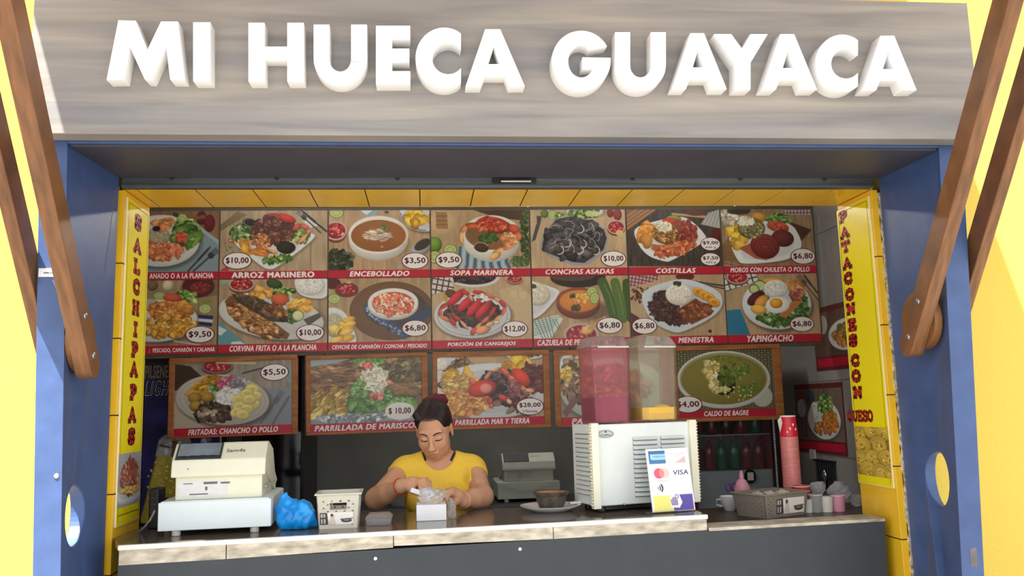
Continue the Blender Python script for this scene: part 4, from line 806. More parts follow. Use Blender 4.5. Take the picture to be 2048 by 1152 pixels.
zb = lambda px, py: PY(px, py, YB)[2]
xb = lambda px: PY(px, 560, YB)[0]
Z0, Z1, Z2, Z3, Z4 = 2.588, zb(1000, 537.5), zb(1000, 552.5), zb(1000, 679), zb(1000, 695.5)
cut = [xb(437.5)-0.58, xb(437.5), xb(656), xb(862), xb(1062.5), xb(1257), xb(1448), xb(1635)]
bd = thing('menu_board', 'wide grey-brown backing board of the menu hanging across the back of the kitchen', 'board', ((cut[0]+cut[-1])/2, YB, Z4))
MB().box(cut[0]-0.02, YB+0.004, Z4-0.022, cut[-1]+0.008, YB+0.03, Z0+0.02).build('backing', M_BACKB, bd, bevel=0.003)
for x in (cut[1]+0.3, cut[4], cut[6]+0.1): MB().tube([(x, YB+0.017, Z0), (x, YB+0.017, 2.9)], 0.005).build('hanger_rod', M_STEEL, bd)
def menu(i, row, art, title, tx, label, price, shear=0.22, weight=0.055, vpad=.2):
    u0, u1 = cut[i]+0.004, cut[i+1]-0.004; zt, zbn, zbb = (Z0, Z1, Z2) if row == 0 else (Z2-0.003, Z3, Z4)
    xm, zm = (u0+u1)/2, (zt+zbb)/2
    p = Panel('menu_poster', label, 'menu poster', (xm, YB, zm), group='food posters on the menu board')
    w = (u1-u0)/2; h = (zt-zbb)/2; vb = zbn-zm
    p.slab('sheet', M_BACKB, -w, -h, w, h, -0.003, 0.0012); p.picture(art(), -w, vb, w, h, 0.0016)
    ty = 549 if row == 0 else 690
    p.band(title, -w, -h, w, vb, (tx[0], ty), (tx[1], ty), shear=shear, weight=weight, vpad=vpad)
    for q in price: p.price(*q)
R1 = 'in the top row of the menu board'; R2 = 'in the lower row of the menu board'
menu(0, 0, art_shrimp, 'ANADO O A LA PLANCHA', (299, 427), 'menu poster of shrimp on a round plate with knife, fork and blue cloth', [], shear=0.0, weight=.05)
menu(1, 0, art_arroz, 'ARROZ MARINERO', (463, 629), 'menu poster titled ARROZ MARINERO, brown seafood rice with red crab claw', [('$10,00', 474.5, 521.5, 29.5, 17)], shear=0.0, weight=.07, vpad=.14)
menu(2, 0, art_encebollado, 'ENCEBOLLADO', (699, 819), 'menu poster titled ENCEBOLLADO, brown soup in a white bowl', [('$3,50', 830, 521.5, 27, 16.5)])
menu(3, 0, art_sopa, 'SOPA MARINERA', (900, 1026), 'menu poster titled SOPA MARINERA, red crab in a white soup bowl on blue cloth', [('$9,50', 897.5, 520, 27, 16.5)])
menu(4, 0, art_conchas, 'CONCHAS ASADAS', (1091, 1229), 'menu poster titled CONCHAS ASADAS, dark grilled clams on a foil tray', [('$10,00', 1227, 517.5, 25.5, 16)])
menu(5, 0, art_costillas, 'COSTILLAS', (1312, 1392), 'menu poster titled COSTILLAS, ribs with rice and two price ovals', [('$9,00', 1421, 488, 20, 13.5, '600 g'), ('$7,50', 1421, 518.5, 20, 13, '450 g')])
menu(6, 0, art_moros, 'MOROS CON CHULETA O POLLO', (1461, 1620), 'menu poster titled MOROS CON CHULETA O POLLO, chops on a white plate', [('$6,80', 1606, 512.5, 25, 16)], weight=.05)
menu(0, 1, art_fishmix, ':  PESCADO, CAMARÓN Y CALAMAR', (299, 430), 'menu poster of fried fish, prawns and squid priced $9,50', [('$9,50', 400, 669, 29.5, 17)], shear=0.0, weight=.05)
menu(1, 1, art_corvina, 'CORVINA FRITA O A LA PLANCHA', (459, 633), 'menu poster titled CORVINA FRITA, whole fried fish with cucumber and tomato', [('$10,00', 620.5, 665.5, 28.5, 17)], weight=.05)
menu(2, 1, art_ceviche, 'CEVICHE DE CAMARÓN / CONCHA / PESCADO', (664, 854), 'menu poster titled CEVICHE, prawns in a white bowl on a round wicker mat', [('$6,80', 830.5, 656.5, 27, 16.5)], weight=.05, vpad=.26)
menu(3, 1, art_cangrejos, 'PORCIÓN DE CANGREJOS', (895, 1032), 'menu poster titled PORCIÓN DE CANGREJOS, red crabs piled on a patterned plate', [('$12,00', 1029.5, 658, 26.5, 16.5)])
menu(4, 1, art_cazuela, 'CAZUELA DE PESCADO', (1075, 1200), 'menu poster titled CAZUELA, orange stew in a clay bowl beside green plantains', [('$6,80', 1219.5, 651, 26.5, 16.5)], weight=.05)
menu(5, 1, art_menestra, 'MENESTRA', (1357, 1428), 'menu poster titled MENESTRA, beans, rice dome and meat on a pale plate', [('$6,80', 1289, 652, 25.5, 16.5)])
menu(6, 1, art_yapin, 'YAPINGACHO', (1495, 1588), 'menu poster titled YAPINGACHO, fried egg, rice dome and salad', [('$6,80', 1604, 648, 24.5, 15.5)], vpad=.1)

YF = 1.56
def framed(label, px, art, inner, bandy, title, tx, price, tilt=0.0, rim=True, name='framed_picture'):
    x0, x1, y0, y1 = px; a = PY(x0, (y0+y1)/2, YF); b = PY(x1, (y0+y1)/2, YF); zt = PY((x0+x1)/2, y0, YF)[2]; zl = PY((x0+x1)/2, y1, YF)[2]
    xm, zm = (a[0]+b[0])/2, (zt+zl)/2; c, s = cos(tilt), sin(tilt)
    p = Panel(name, label, 'framed picture', (xm, YF, zm), ((c, 0, s), (-s, 0, c), (0, -1, 0)), 'framed pictures under the menu board')
    w, h = (b[0]-a[0])/2, (zt-zl)/2
    iu0, iv1 = p.uv(inner[0], inner[2]); iu1, iv0 = p.uv(inner[1], inner[3]); bv = p.uv((x0+x1)/2, bandy)[1]
    mb = MB()
    for q in ((-w, iv1, w, h), (-w, -h, w, iv0), (-w, iv0, iu0, iv1), (iu1, iv0, w, iv1)): mb.box(q[0], q[1], -0.02, q[2], q[3], 0.006)
    mb.build('frame', M_FRAME, p.t, local=True, bevel=0.003)
    p.slab('backing', M_BACKB, iu0, iv0, iu1, iv1, -0.02, -0.004); p.picture(art(), iu0, bv, iu1, iv1, 0.0)
    yb = (bandy+inner[3])/2
    p.band(title, iu0, iv0, iu1, bv, (tx[0], yb), (tx[1], yb), n=0.0012)
    for q in price: p.price(*q, n=0.0024, rim=rim)
    for x in (-w*.7, w*.7):     # hanging cords up to the board
        MB().tube([(x, h-0.002, -0.014), (x, h+0.012, -0.014)], 0.003).build('hanger', M_DKMET, p.t, local=True)
    return p
framed('framed picture titled FRITADAS, leftmost under the menu board', (338, 595, 713, 873), art_fritada, (350, 584, 726, 865), 853, 'FRITADAS: CHANCHO O POLLO', (376, 556), [('$5,50', 549, 744.5, 29, 17)], tilt=0.012)
framed('framed picture titled PARRILLADA DE MARISCO, green salad in the middle, behind the woman', (612, 856, 708, 867), art_mariscos, (621, 845, 719, 858), 845, 'PARRILLADA DE MARISCOS', (629, 838), [('$ 10,00', 799.5, 822, 29, 17.5)], tilt=0.008, rim=False)
framed('framed picture titled PARRILLADA MAR Y TIERRA with red crabs, right of the woman', (866, 1100, 702, 858), art_tierra, (874, 1089, 714, 848), 835, 'PARRILLADA MAR Y TIERRA', (910, 1059), [('$28,00', 1060, 813, 28, 17.5, '5 Personas')])
framed('framed picture half hidden behind the red juice tank', (1109, 1338, 698, 852), art_parr4, (1118, 1328, 710, 845), 832, 'PA', (1143, 1165), [], tilt=0.004)
framed('framed picture titled CALDO DE BAGRE, olive fish soup, right of the juice tanks', (1340, 1564, 690, 842), art_bagre, (1352, 1553, 701, 831), 819, 'CALDO DE BAGRE', (1408, 1498), [('$4,00', 1376, 809, 29, 17)])

# posters on the right inside wall
AXR = ((0, -1, 0), (0, 0, 1), (-1, 0, 0))
def side_poster(label, O, y0, y1, z0, z1, art, price_at, band_h):
    p = Panel('wall_poster', label, 'poster', (2.293, (y0+y1)/2, (z0+z1)/2), AXR, 'posters on the right inside wall')
    w, h = (y1-y0)/2, (z1-z0)/2
    p.slab('sheet', mat('maroon_sheet', rgb(104, 44, 44), 0.4), -w, -h, w, h, -0.0015, 0.001); p.picture(art(), -w+0.01, -h+band_h, w-0.01, h-0.03, 0.0014)
    b = p.slab('title_band', M_RED, -w+0.02, -h+0.02, w-0.02, -h+band_h-0.012, 0.0012, 0.0018)
    o = p.disc('price_tag', mat('pale_grey_print', rgb(190, 180, 180), 0.4), price_at[0], price_at[1], 0.055, 0.055, 0.002, 0.0026)
    return p
def art_side1():
    c = Cv(0, 100, 0, 70, nx=110, seed=31).wood((84, 60, 50), (120, 92, 74)); c.plate(62, 40, 34, 24); c.heap(62, 40, 24, 16, 30, 5, ((190, 110, 50), (206, 140, 60), (90, 110, 50)), 1.4, .5); return c
def art_side2():
    c = Cv(0, 100, 0, 70, nx=120, seed=32).wood((96, 80, 70), (130, 112, 98)); c.el(14, 9, 9, 7, (150, 40, 54)); c.el(34, 12, 9, 11, (60, 66, 84), 0, .4); c.plate(60, 42, 34, 26); c.rice(42, 30, 9, 12); c.leaf(66, 22, 14, 12, 30, 4); c.heap(72, 46, 14, 12, 26, 5, ((206, 130, 50), (190, 110, 40)), 1.4, .5); c.heap(52, 54, 12, 8, 16, 4, ((190, 120, 60), (160, 96, 50)))
    c.ln([(10, 36), (14, 66)], 2, (50, 46, 50)); c.ln([(18, 34), (22, 66)], 2, (50, 46, 50)); return c
side_poster('upper food poster on the grey tiled wall behind the PATACONES banner', None, 1.17, 1.79, 1.655, 2.02, art_side1, (-0.19, 0.08), 0.08)
side_poster('lower food poster on the grey tiled wall right of the stacked cups', None, 1.5, 2.12, 1.178, 1.585, art_side2, (-0.22, 0.06), 0.075)

# banners stuck on the jambs
M_YBAN = mat('glossy_yellow_vinyl', rgb(240, 222, 14), 0.25, var=0.02, scale=3)
M_WBACK = mat('white_foam_board', rgb(232, 230, 222), 0.5, var=0.02)
M_BLINE = mat('black_print', rgb(40, 34, 30), 0.5)
M_LRED = mat('brick_red_print', rgb(196, 40, 28), 0.35, var=0.05)
M_LDARK = mat('dark_brown_print', rgb(74, 30, 20), 0.4)
STK = {   # slab-serif capitals as strokes in a unit box, with serif bars (x, y, half length)
 'S': ([[(.85, .72), (.80, .90), (.50, .97), (.20, .88), (.17, .68), (.40, .54), (.65, .45), (.84, .30), (.78, .10), (.48, .03), (.18, .12), (.12, .30)]], [(.86, .80, 0, .10), (.12, .20, 0, .10)]),
 'A': ([[(.14, .04), (.50, .96), (.86, .04)], [(.28, .34), (.72, .34)]], [(.14, .04, .15, 0), (.86, .04, .15, 0)]),
 'L': ([[(.30, .96), (.30, .04), (.82, .04), (.84, .26)]], [(.30, .96, .20, 0), (.2, .04, .12, 0)]),
 'C': ([[(.85, .72), (.72, .92), (.48, .96), (.22, .80), (.15, .50), (.22, .20), (.48, .04), (.74, .08), (.87, .28)]], [(.86, .80, 0, .12)]),
 'H': ([[(.22, .04), (.22, .96)], [(.78, .04), (.78, .96)], [(.22, .5), (.78, .5)]], [(.22, .04, .16, 0), (.78, .04, .16, 0), (.22, .96, .16, 0), (.78, .96, .16, 0)]),
 'I': ([[(.5, .04), (.5, .96)]], [(.5, .04, .22, 0), (.5, .96, .22, 0)]),
 'P': ([[(.28, .04), (.28, .96), (.60, .96), (.82, .84), (.82, .62), (.60, .48), (.28, .48)]], [(.28, .04, .20, 0), (.18, .96, .1, 0)]),
 'T': ([[(.5, .04), (.5, .96)], [(.10, .74), (.12, .96), (.88, .96), (.90, .74)]], [(.5, .04, .20, 0)]),
 'O': ([[(.5, .97), (.22, .85), (.12, .5), (.22, .15), (.5, .03), (.78, .15), (.88, .5), (.78, .85), (.5, .97)]], []),
 'N': ([[(.2, .04), (.2, .96), (.8, .04), (.8, .96)]], [(.2, .04, .15, 0), (.16, .96, .12, 0), (.8, .96, .15, 0)]),
 'E': ([[(.84, .74), (.82, .96), (.25, .96), (.25, .04), (.84, .04), (.87, .28)], [(.25, .5), (.64, .5)]], [(.18, .96, .1, 0), (.18, .04, .1, 0), (.64, .5, 0, .12)]),
 'Q': ([[(.5, .97), (.22, .85), (.12, .52), (.22, .18), (.5, .06), (.78, .18), (.88, .52), (.78, .85), (.5, .97)], [(.42, .22), (.62, .05), (.85, -.08)]], []),
 'U': ([[(.2, .96), (.2, .35), (.32, .08), (.5, .03), (.68, .08), (.8, .35), (.8, .96)]], [(.2, .96, .16, 0), (.8, .96, .16, 0)]),
}
def slab_letter(p, ch, u, v, w, h, n, parent, lw=.17):
    st, sf = STK[ch]
    for grow, m, nn in ((.055, M_LDARK, n), (0.0, M_LRED, n+0.0006)):
        mb = MB(); q = lambda x, y: (u+(x-.5)*w, v+(y-.5)*h)
        def bar(a, b, t, ext):
            a = Vector(q(*a)); b = Vector(q(*b)); d = (b-a); L = d.length
            if L < 1e-7: return
            d /= L; nn_ = Vector((-d.y, d.x)); a = a-d*ext; b = b+d*ext
            c = [a+nn_*t, a-nn_*t, b-nn_*t, b+nn_*t]; mb.prism([(e.x, e.y, nn) for e in c], (0, 0, 0.0004))
        t = lw*.5*w+grow*w
        for path in st:
            for a, b in zip(path[:-1], path[1:]): bar(a, b, t, t*.55)
        for x, y, hx, hy in sf: bar((x-hx, y-hy), (x+hx, y+hy), (.07+grow)*w*.9, grow*w)
        if m is M_LDARK: base = mb.build('capital_letter', m, parent, local=True)
        else: mb.build('red_face', m, base, local=True)
def art_salchi():
    c = Cv(0, 62, 0, 125, nx=62, seed=41, bg=(150, 154, 160)); c.el(31, 98, 36, 22, (196, 200, 204), 0, .2); c.el(31, 94, 30, 14, (180, 184, 190))
    c.heap(31, 60, 24, 36, 80, 4.2, ((150, 74, 60), (126, 58, 50), (170, 96, 76), (176, 130, 110)), 3, .5, ang=1.5); c.heap(33, 88, 22, 9, 20, 4.5, ((206, 170, 90), (190, 150, 70)), 2.6, .4, ang=.3); c.heap(31, 26, 9, 12, 10, 3.6, ((150, 74, 60), (126, 58, 50)), 2.6, .4, ang=1.5); return c
def art_pata():
    c = Cv(0, 75, 0, 98, nx=90, seed=42, bg=(150, 122, 30))
    for x, y, r in ((12, 14, 17), (40, 8, 17), (66, 12, 17), (52, 38, 20), (20, 42, 19), (8, 66, 16), (40, 66, 19), (68, 62, 18), (24, 88, 18), (52, 90, 17), (74, 88, 15)):
        c.el(x, y, r*1.02, r*1.08, (126, 98, 20)); c.el(x-1, y-1, r*.94, r, (186, 154, 44), .3*x, .3, tex=.1); c.ring(x, y, r*.92, r*.96, 1.2, (206, 178, 84), 0, 180, 330, 14); c.heap(x, y, r*.5, r*.5, 5, 2.4, ((146, 112, 26), (200, 170, 70)))
    return c
def banner(name, label, axes, X, art, y0, y1, zt, zl, photo, letters, tail, extra):
    p = Panel(name, label, 'banner', (X, (y0+y1)/2, (zt+zl)/2), axes)
    w, h = abs(y1-y0)/2, (zt-zl)/2
    p.slab('foam_sheet', M_WBACK, -w, -h, w, h, 0.0, 0.004); face = p.slab('yellow_face', M_YBAN, -w+0.002, -h+0.002, w-0.002, h-0.002, 0.004, 0.0046)
    m = 0.014
    for q in ((-w+m, -h+m, -w+m+0.002, h-m), (w-m-0.002, -h+m, w-m, h-m), (-w+m, h-m-0.002, w-m, h-m), (-w+m, -h+m+.02, w-m, -h+m+0.0225)): MB().box(q[0], q[1], 0.0046, q[2], q[3], 0.0049).build('border_line', M_BLINE, face, local=True)
    p.picture(art(), -w+0.003, photo[0]-p.O[2], w-0.003, photo[1]-p.O[2], 0.0052)
    return p, face
zt = 2.262
pL, fL = banner('jamb_banner', 'tall yellow banner reading SALCHIPAPAS on the left jamb', ((0, 1, 0), (0, 0, 1), (1, 0, 0)), XL+0.0005, art_salchi, 0.012, 0.248, zt, 1.135, (1.195, 1.375), None, None, None)
for ch, px, py in zip('SALCHIPAPAS', [277, 275.5, 274.5, 273.5, 272, 271.5, 270, 268.5, 267, 265, 263.5], [446, 492, 533, 574, 616, 659, 700, 739, 785, 830, 873]):
    u, v = pL.uv(px, py, .006); slab_letter(pL, ch, u, v, 0.074, 0.045, 0.0055, fL)
pR, fR = banner('jamb_banner', 'tall yellow banner reading PATACONES CON QUESO on the right jamb', ((0, -1, 0), (0, 0, 1), (-1, 0, 0)), XR-0.0005, art_pata, 0.262, 0.008, zt, 1.165, (1.20, 1.385), None, None, None)
for ch, px, py in zip('PATACONESCON', [1686, 1689, 1691, 1694, 1696, 1699, 1701.5, 1704, 1706, 1710, 1712, 1715], [434, 466, 494, 527, 557, 589, 618, 650, 681, 721, 752, 785]):
    u, v = pR.uv(px, py, .006); slab_letter(pR, ch, u, v, 0.070, 0.037, 0.0055, fR)
for ch, px in zip('QUESO', [1699, 1710, 1720, 1730, 1740]):
    u, v = pR.uv(px, 832, .006); slab_letter(pR, ch, u, v, 0.040, 0.038, 0.0055, fR, lw=.2)

# beer cooler with printed side at the left, and a dark glass-door fridge beside it
YC = 1.78
def art_beer():
    c = Cv(285, 445, 690, 1045, nx=130, seed=51, bg=(40, 38, 110)); k = c.noise(8, 10)[..., None]; c.A = c.A*(.8+.4*k)
    c.poly([(285, 700), (345, 712), (345, 765), (285, 757)], (66, 52, 50))
    c.poly([(320, 890), (384, 885), (386, 930), (368, 1045), (290, 1045), (285, 1040)], (176, 158, 40), soft=2); c.heap(335, 970, 40, 60, 60, 2.2, ((226, 214, 120), (206, 190, 90)), 1, .6); c.poly([(296, 1045), (306, 960), (322, 900), (336, 900), (318, 1045)], (206, 190, 80), soft=4, op=.6)
    c.poly([(312, 914), (318, 882), (330, 872), (378, 872), (384, 886), (384, 918)], (170, 170, 176), soft=2); c.heap(350, 895, 30, 14, 20, 6, ((196, 196, 200), (150, 150, 158)), 1.5, .3)
    c.ln([(322, 893), (340, 897)], 3, (60, 56, 60)); c.ln([(356, 896), (380, 893)], 3, (60, 56, 60)); c.poly([(346, 884), (356, 884), (358, 916), (344, 916)], (110, 86, 76)); c.heap(418, 900, 14, 22, 18, 6, ((130, 136, 176), (90, 96, 150), (176, 180, 206)), 1.2, .3); return c
a = PY(286, 870, YC); b = PY(440, 870, YC); zt_ = PY(340, 690, YC)[2]; zl_ = PY(340, 1045, YC)[2]
bc = Panel('beer_poster', 'dark blue beer poster with a tall frosty glass behind the left cash register', 'poster', ((a[0]+b[0])/2, YC, (zt_+zl_)/2))
w, h = (b[0]-a[0])/2, (zt_-zl_)/2
bc.slab('stand_board', M_WBACK, -w, -h, w+0.006, h, -0.012, -0.0004); bc.picture(art_beer(), -w, -h, w, h, 0.0)
bc.slab('easel_leg', M_DKMET, -0.02, -zl_-h+h-h*0-0.0, 0.02, h, -0.03, -0.012) if False else None
def word(p, body, x0, x1, y, hh, m, n, shear=0.0, weight=.03, parent=None):
    a = p.uv(x0, y, n); b = p.uv(x1, y, n); t = p.uv(x0, y-hh/2, n)[1]-p.uv(x0, y+hh/2, n)[1]
    return lettering(parent or p.t, body, m, (a[0]+b[0])/2, a[1], b[0]-a[0], t, n, weight, shear)
M_GREYPR = mat('silver_print', rgb(150, 146, 140), 0.4); M_NAVYPR = mat('navy_print', rgb(34, 32, 80), 0.4)
word(bc, 'PILSENER', 290, 345, 744, 26, M_GREYPR, 0.0012)
word(bc, 'LIGHT', 290, 352, 777, 30, M_WPRT, 0.0012, .3, .06); word(bc, 'LIGHT', 291, 351, 777, 27, M_NAVYPR, 0.0018, .3, .02)
# what the poster hangs on: a tall dark fridge with a glass door
fy = YC+0.03
fg = thing('drinks_fridge', 'tall dark fridge with a black glass door behind the left cash register', 'fridge', ((a[0]+b[0])/2+0.2, fy+0.3, 0))
M_BLKP = mat('black_painted_metal', rgb(26, 27, 32), 0.35, var=0.1)
fx0 = a[0]; fx1 = PY(606, 900, fy+0.0)[0]
MB().box(fx0, fy+0.02, 0.0, fx1, fy+0.62, 1.83).build('cabinet', M_BLKP, fg, bevel=0.006)
MB().box(b[0]+0.02, fy, 0.1, fx1-0.01, fy+0.018, 1.81).build('door', mat('black_glass', rgb(14, 17, 26), 0.06, var=0.02), fg, bevel=0.003)
xg = PY(470, 900, fy)[0]
MB().box(xg-0.045, fy-0.006, 0.12, xg+0.035, fy, 1.80).build('door_stile', mat('slate_blue_metal', rgb(62, 70, 88), 0.4, var=0.1), fg, bevel=0.002)
MB().tube([(xg+0.03, fy-0.02, 0.9), (xg+0.03, fy-0.02, 1.35)], 0.006).build('handle', M_STEEL, fg)
# ------------------------------------------------------------------ things on the counter and behind it
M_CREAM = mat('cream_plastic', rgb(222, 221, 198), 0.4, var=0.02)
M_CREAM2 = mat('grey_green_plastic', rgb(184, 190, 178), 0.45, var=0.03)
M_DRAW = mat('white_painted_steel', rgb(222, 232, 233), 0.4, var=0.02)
M_FOOT = mat('pale_rubber', rgb(190, 190, 178), 0.6)
M_DISP = mat('blue_grey_film', rgb(120, 134, 144), 0.2, var=0.3, scale=8)
M_DKGREY = mat('dark_grey_plastic', rgb(52, 56, 62), 0.35)
M_BLACKP = mat('black_plastic', rgb(26, 26, 28), 0.4)
M_GREYT = mat('grey_text', rgb(96, 98, 94), 0.5)
M_LABEL = mat('silver_label', rgb(214, 214, 212), 0.35, var=0.04, scale=60)
def front_frame(ox, oy, oz, ang=0.0):
    c, s = cos(ang), sin(ang); return Matrix.Translation((ox, oy, oz)) @ Matrix.Rotation(ang, 4, 'Z')
def register(label, x0, x1, y0, z, h_draw, ang, bright, curved, brand):
    """electronic till seen from the customer's side; its own frame: x right, y back, z up"""
    W = x1-x0; t = thing('cash_register', label, 'cash register', (x0+W/2, y0, z), 'cash registers'); t.rotation_euler = (0, 0, ang)
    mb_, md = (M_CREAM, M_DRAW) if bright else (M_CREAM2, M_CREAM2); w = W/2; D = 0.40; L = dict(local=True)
    MB().box(-w, 0, 0.018, w, D, 0.018+h_draw).build('cash_drawer', md, t, bevel=0.003, **L)
    MB().box(-w+0.008, 0.002, 0.018+h_draw, w-0.008, D-0.01, 0.021+h_draw).build('drawer_lid', md, t, bevel=0.001, **L)
    for fx in (-w+0.055, w-0.055):
        for fy_ in (0.02, D-0.04): MB().lathe([(0.013, 0), (0.015, 0.004), (0.014, 0.0185)], (fx, fy_, 0), 16).build('foot', M_FOOT, t, True, **L)
    zb_ = 0.021+h_draw; bw0, bw1 = -w+0.038, w-0.022
    def prof(x0_, x1_, pts, name, m, par=t, bev=0.004):
        return MB().prism([(x0_, y, z_) for y, z_ in pts], (x1_-x0_, 0, 0)).build(name, m, par, bevel=bev, local=True)
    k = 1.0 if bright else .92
    zm, zk, zt_ = zb_+0.082*k, zb_+0.132*k, zb_+0.185*k
    body = prof(bw0+0.008, bw1-0.012, [(0.03, zb_), (0.30, zb_), (0.30, zm), (0.03, zm)], 'body_base', mb_)
    head = prof(bw0-0.004, bw1, [(0.012, zm-0.006), (0.012, zm+0.008), (0.022, zk), (0.085, zt_), (0.12, zt_), (0.24, zt_-0.03), (0.33, zm-0.05), (0.33, zm-0.08), (0.10, zm-0.006)], 'housing', mb_)
    # rear display window lying on the sloped customer face
    sx = 0.16*W/0.39
    d = Vector((0, 0.063, zt_-zk)).normalized(); nv = Vector((0, -d.z, d.y))
    o0 = Vector((bw0+0.006, 0.022, zk)); fr_ = Matrix(((1, 0, 0, o0.x), (0, d.y, nv.y, o0.y), (0, d.z, nv.z, o0.z), (0, 0, 0, 1))); H_ = sqrt(0.063**2+(zt_-zk)**2)
    def on(name, m, u0, v0, u1, v1, n0, n1, par):
        mb = MB().box(u0, v0, n0, u1, v1, n1); mb.v = [tuple(fr_ @ Vector(v)) for v in mb.v]; return mb.build(name, m, par, bevel=0.0008, local=True)
    win = on('display_window', M_DKGREY, 0.0, 0.002, sx, H_-0.002, -0.001, 0.004, t)
    if bright:
        mb = MB(); nx = 12; ny = 6; r_ = np.random.default_rng(4)      # crumpled protective film
        vs = [tuple(fr_ @ Vector((0.006+(sx-0.012)*i/nx, 0.014+(H_-0.022)*j/ny, 0.0045+0.004*abs(sin(i*1.1)*cos(j*.9))*(1-abs(i/nx-.5))+0.0008*r_.random()))) for j in range(ny+1) for i in range(nx+1)]
        mb.add(vs, [(j*(nx+1)+i, j*(nx+1)+i+1, (j+1)*(nx+1)+i+1, (j+1)*(nx+1)+i) for j in range(ny) for i in range(nx)]); mb.build('film', M_DISP, win, True, local=True)
        lettering(t, brand, M_GREYT, sx+0.045, H_*.48, 0.062, 0.016, 0.0052 if False else 0.0016, .012, name='maker_name', M=fr_)
        MB().box(bw0+0.016, 0.0285, zb_+0.008, bw0+0.175, 0.031, zb_+0.062).build('rating_label', M_LABEL, t, local=True)
        for i, (u, v, w_, h_) in enumerate(((.03, .052, .03, .003), (.095, .05, .045, .008), (.10, .03, .008, .012), (.05, .016, .06, .004), (.15, .05, .03, .006))):
            MB().box(bw0+0.016+u*1-.012, 0.0282, zb_+v-0.0, bw0+0.016+u-.012+w_, 0.0286, zb_+v+h_).build('label_print', M_GREYT, t, local=True)
        MB().lathe([(0.003, 0), (0.003, 0.002)], (0, 0, 0), 10).build('screw', M_GREYT, t, local=True).location = (bw0+0.05, 0.014, zm+0.02)
        MB().box(bw1-0.004, 0.05, zm-0.05, bw1+0.001, 0.30, zm-0.046).build('side_seam', M_CREAM2, t, local=True)
        MB().tube([(bw1-0.01, 0.335, zm-0.02), (bw1-0.004, 0.35, zm-0.05), (bw1-0.006, 0.33, zm-0.082)], 0.007, 8).build('paper_knob', M_CREAM2, t, True, local=True)
    else:
        lettering(t, brand, M_GREYT, sx+0.04, H_*.6, 0.05, 0.009, 0.0016, .01, name='maker_name', M=fr_)
        pl = [(bw0+0.03+0.33*W*i/12, 0.0285, zb_+0.02+0.03*abs(cos(i))) for i in range(13)]
        MB().box(bw0+0.03, 0.0275, zb_+0.02, bw0+0.19, 0.0298, zb_+0.066).build('paper_note', mat('pale_tape', rgb(176, 176, 164), 0.3, var=0.2, scale=30), t, local=True)
        # swagged lip of the drawer front
        mb = MB(); n = 24; lo = [(-w+2*w*i/n*1.0, 0.018+h_draw-0.008-0.045*max(0, sin(pi*min(1, max(0, (i/n-.1)/.75))))) for i in range(n+1)]
        mb.prism([(x, -0.004, z_) for x, z_ in lo]+[(w, -0.004, 0.018+h_draw+0.002), (-w, -0.004, 0.018+h_draw+0.002)], (0, 0.006, 0)); mb.build('drawer_lip', M_CREAM2, t, local=True)
    return t
rg0 = PZ(317, 1074, ZC); rg1 = PZ(543, 1063, ZC); ang = atan2(rg1[1]-rg0[1], rg1[0]-rg0[0])
L_ = sqrt((rg1[0]-rg0[0])**2+(rg1[1]-rg0[1])**2); xm = (rg0[0]+rg1[0])/2
register('cream cash register on a white drawer at the left end of the serving counter', xm-L_/2, xm+L_/2, (rg0[1]+rg1[1])/2-0.015, ZC+.0008, 0.092, ang, True, False, 'Sam4s')
# back counter with the second till
YK = 2.36
ZK = PY(1060, 1003, YK)[2]
kc = thing('back_counter', 'grey kitchen worktop with a bright steel edge along the back wall', 'counter', (0.3, 2.5, ZK))
MB().box(-0.55, 2.25, ZK-0.03, 1.35, 2.745, ZK).build('worktop', M_DSHELF, kc, bevel=0.003)
MB().box(-0.55, 2.235, ZK-0.035, 1.35, 2.25, ZK-0.002).build('steel_edge', M_STEEL, kc)
MB().box(-0.53, 2.30, 0, 1.33, 2.74, ZK-0.03).build('carcass', M_INDARK, kc)
q0 = PY(996, 1001, YK); q1 = PY(1121, 999, YK)
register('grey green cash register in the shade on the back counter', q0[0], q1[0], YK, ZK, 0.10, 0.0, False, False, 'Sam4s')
# black card terminal stood on end, with cable
ct_ = PZ(318, 1045, ZC); q0 = PY(301, 1040, 0.22); q1 = PY(324, 975, 0.22)
tm = thing('card_terminal', 'black card terminal standing on end between the left banner and the cash register', 'card terminal', (q0[0], 0.22, ZC))
MB().box(q0[0], 0.19, ZC, q1[0], 0.27, q1[2]).build('body', M_BLACKP, tm, bevel=0.006, seg=3)
MB().box(q0[0]+0.008, 0.186, q1[2]-0.035, q1[0]-0.008, 0.19, q1[2]-0.03).build('slot', M_DKGREY, tm)
for i in range(3): MB().box(q0[0]+0.010, 0.187, q1[2]-0.06-i*0.014, q1[0]-0.010, 0.19, q1[2]-0.052-i*0.014).build('key', M_DKGREY, tm)
cb = MB(); pts = [PY(309, 1022, 0.11), PY(306, 1029, 0.09), PY(300, 1040, 0.06), PY(291, 1052, 0.04)]; e = PZ(280, 1063, ZC+0.004); pts.append(e); pts = [np.array(p) for p in pts]
o = cb.tube(pts, 0.0035, 8).build('power_cable', mat('grey_cable', rgb(170, 168, 160), 0.5), smooth=True); tag(o, 'grey cable running from the cash register down to the left jamb', 'cable')
pts = [PY(335, 995, 0.2), PY(333, 996, 0.2), PY(327, 1002, 0.21), PY(322, 1010, 0.225)]
o = MB().tube(pts, 0.003, 8).build('power_cable', M_BLACKP, smooth=True); tag(o, 'black cable between the card terminal and the cash register', 'cable')


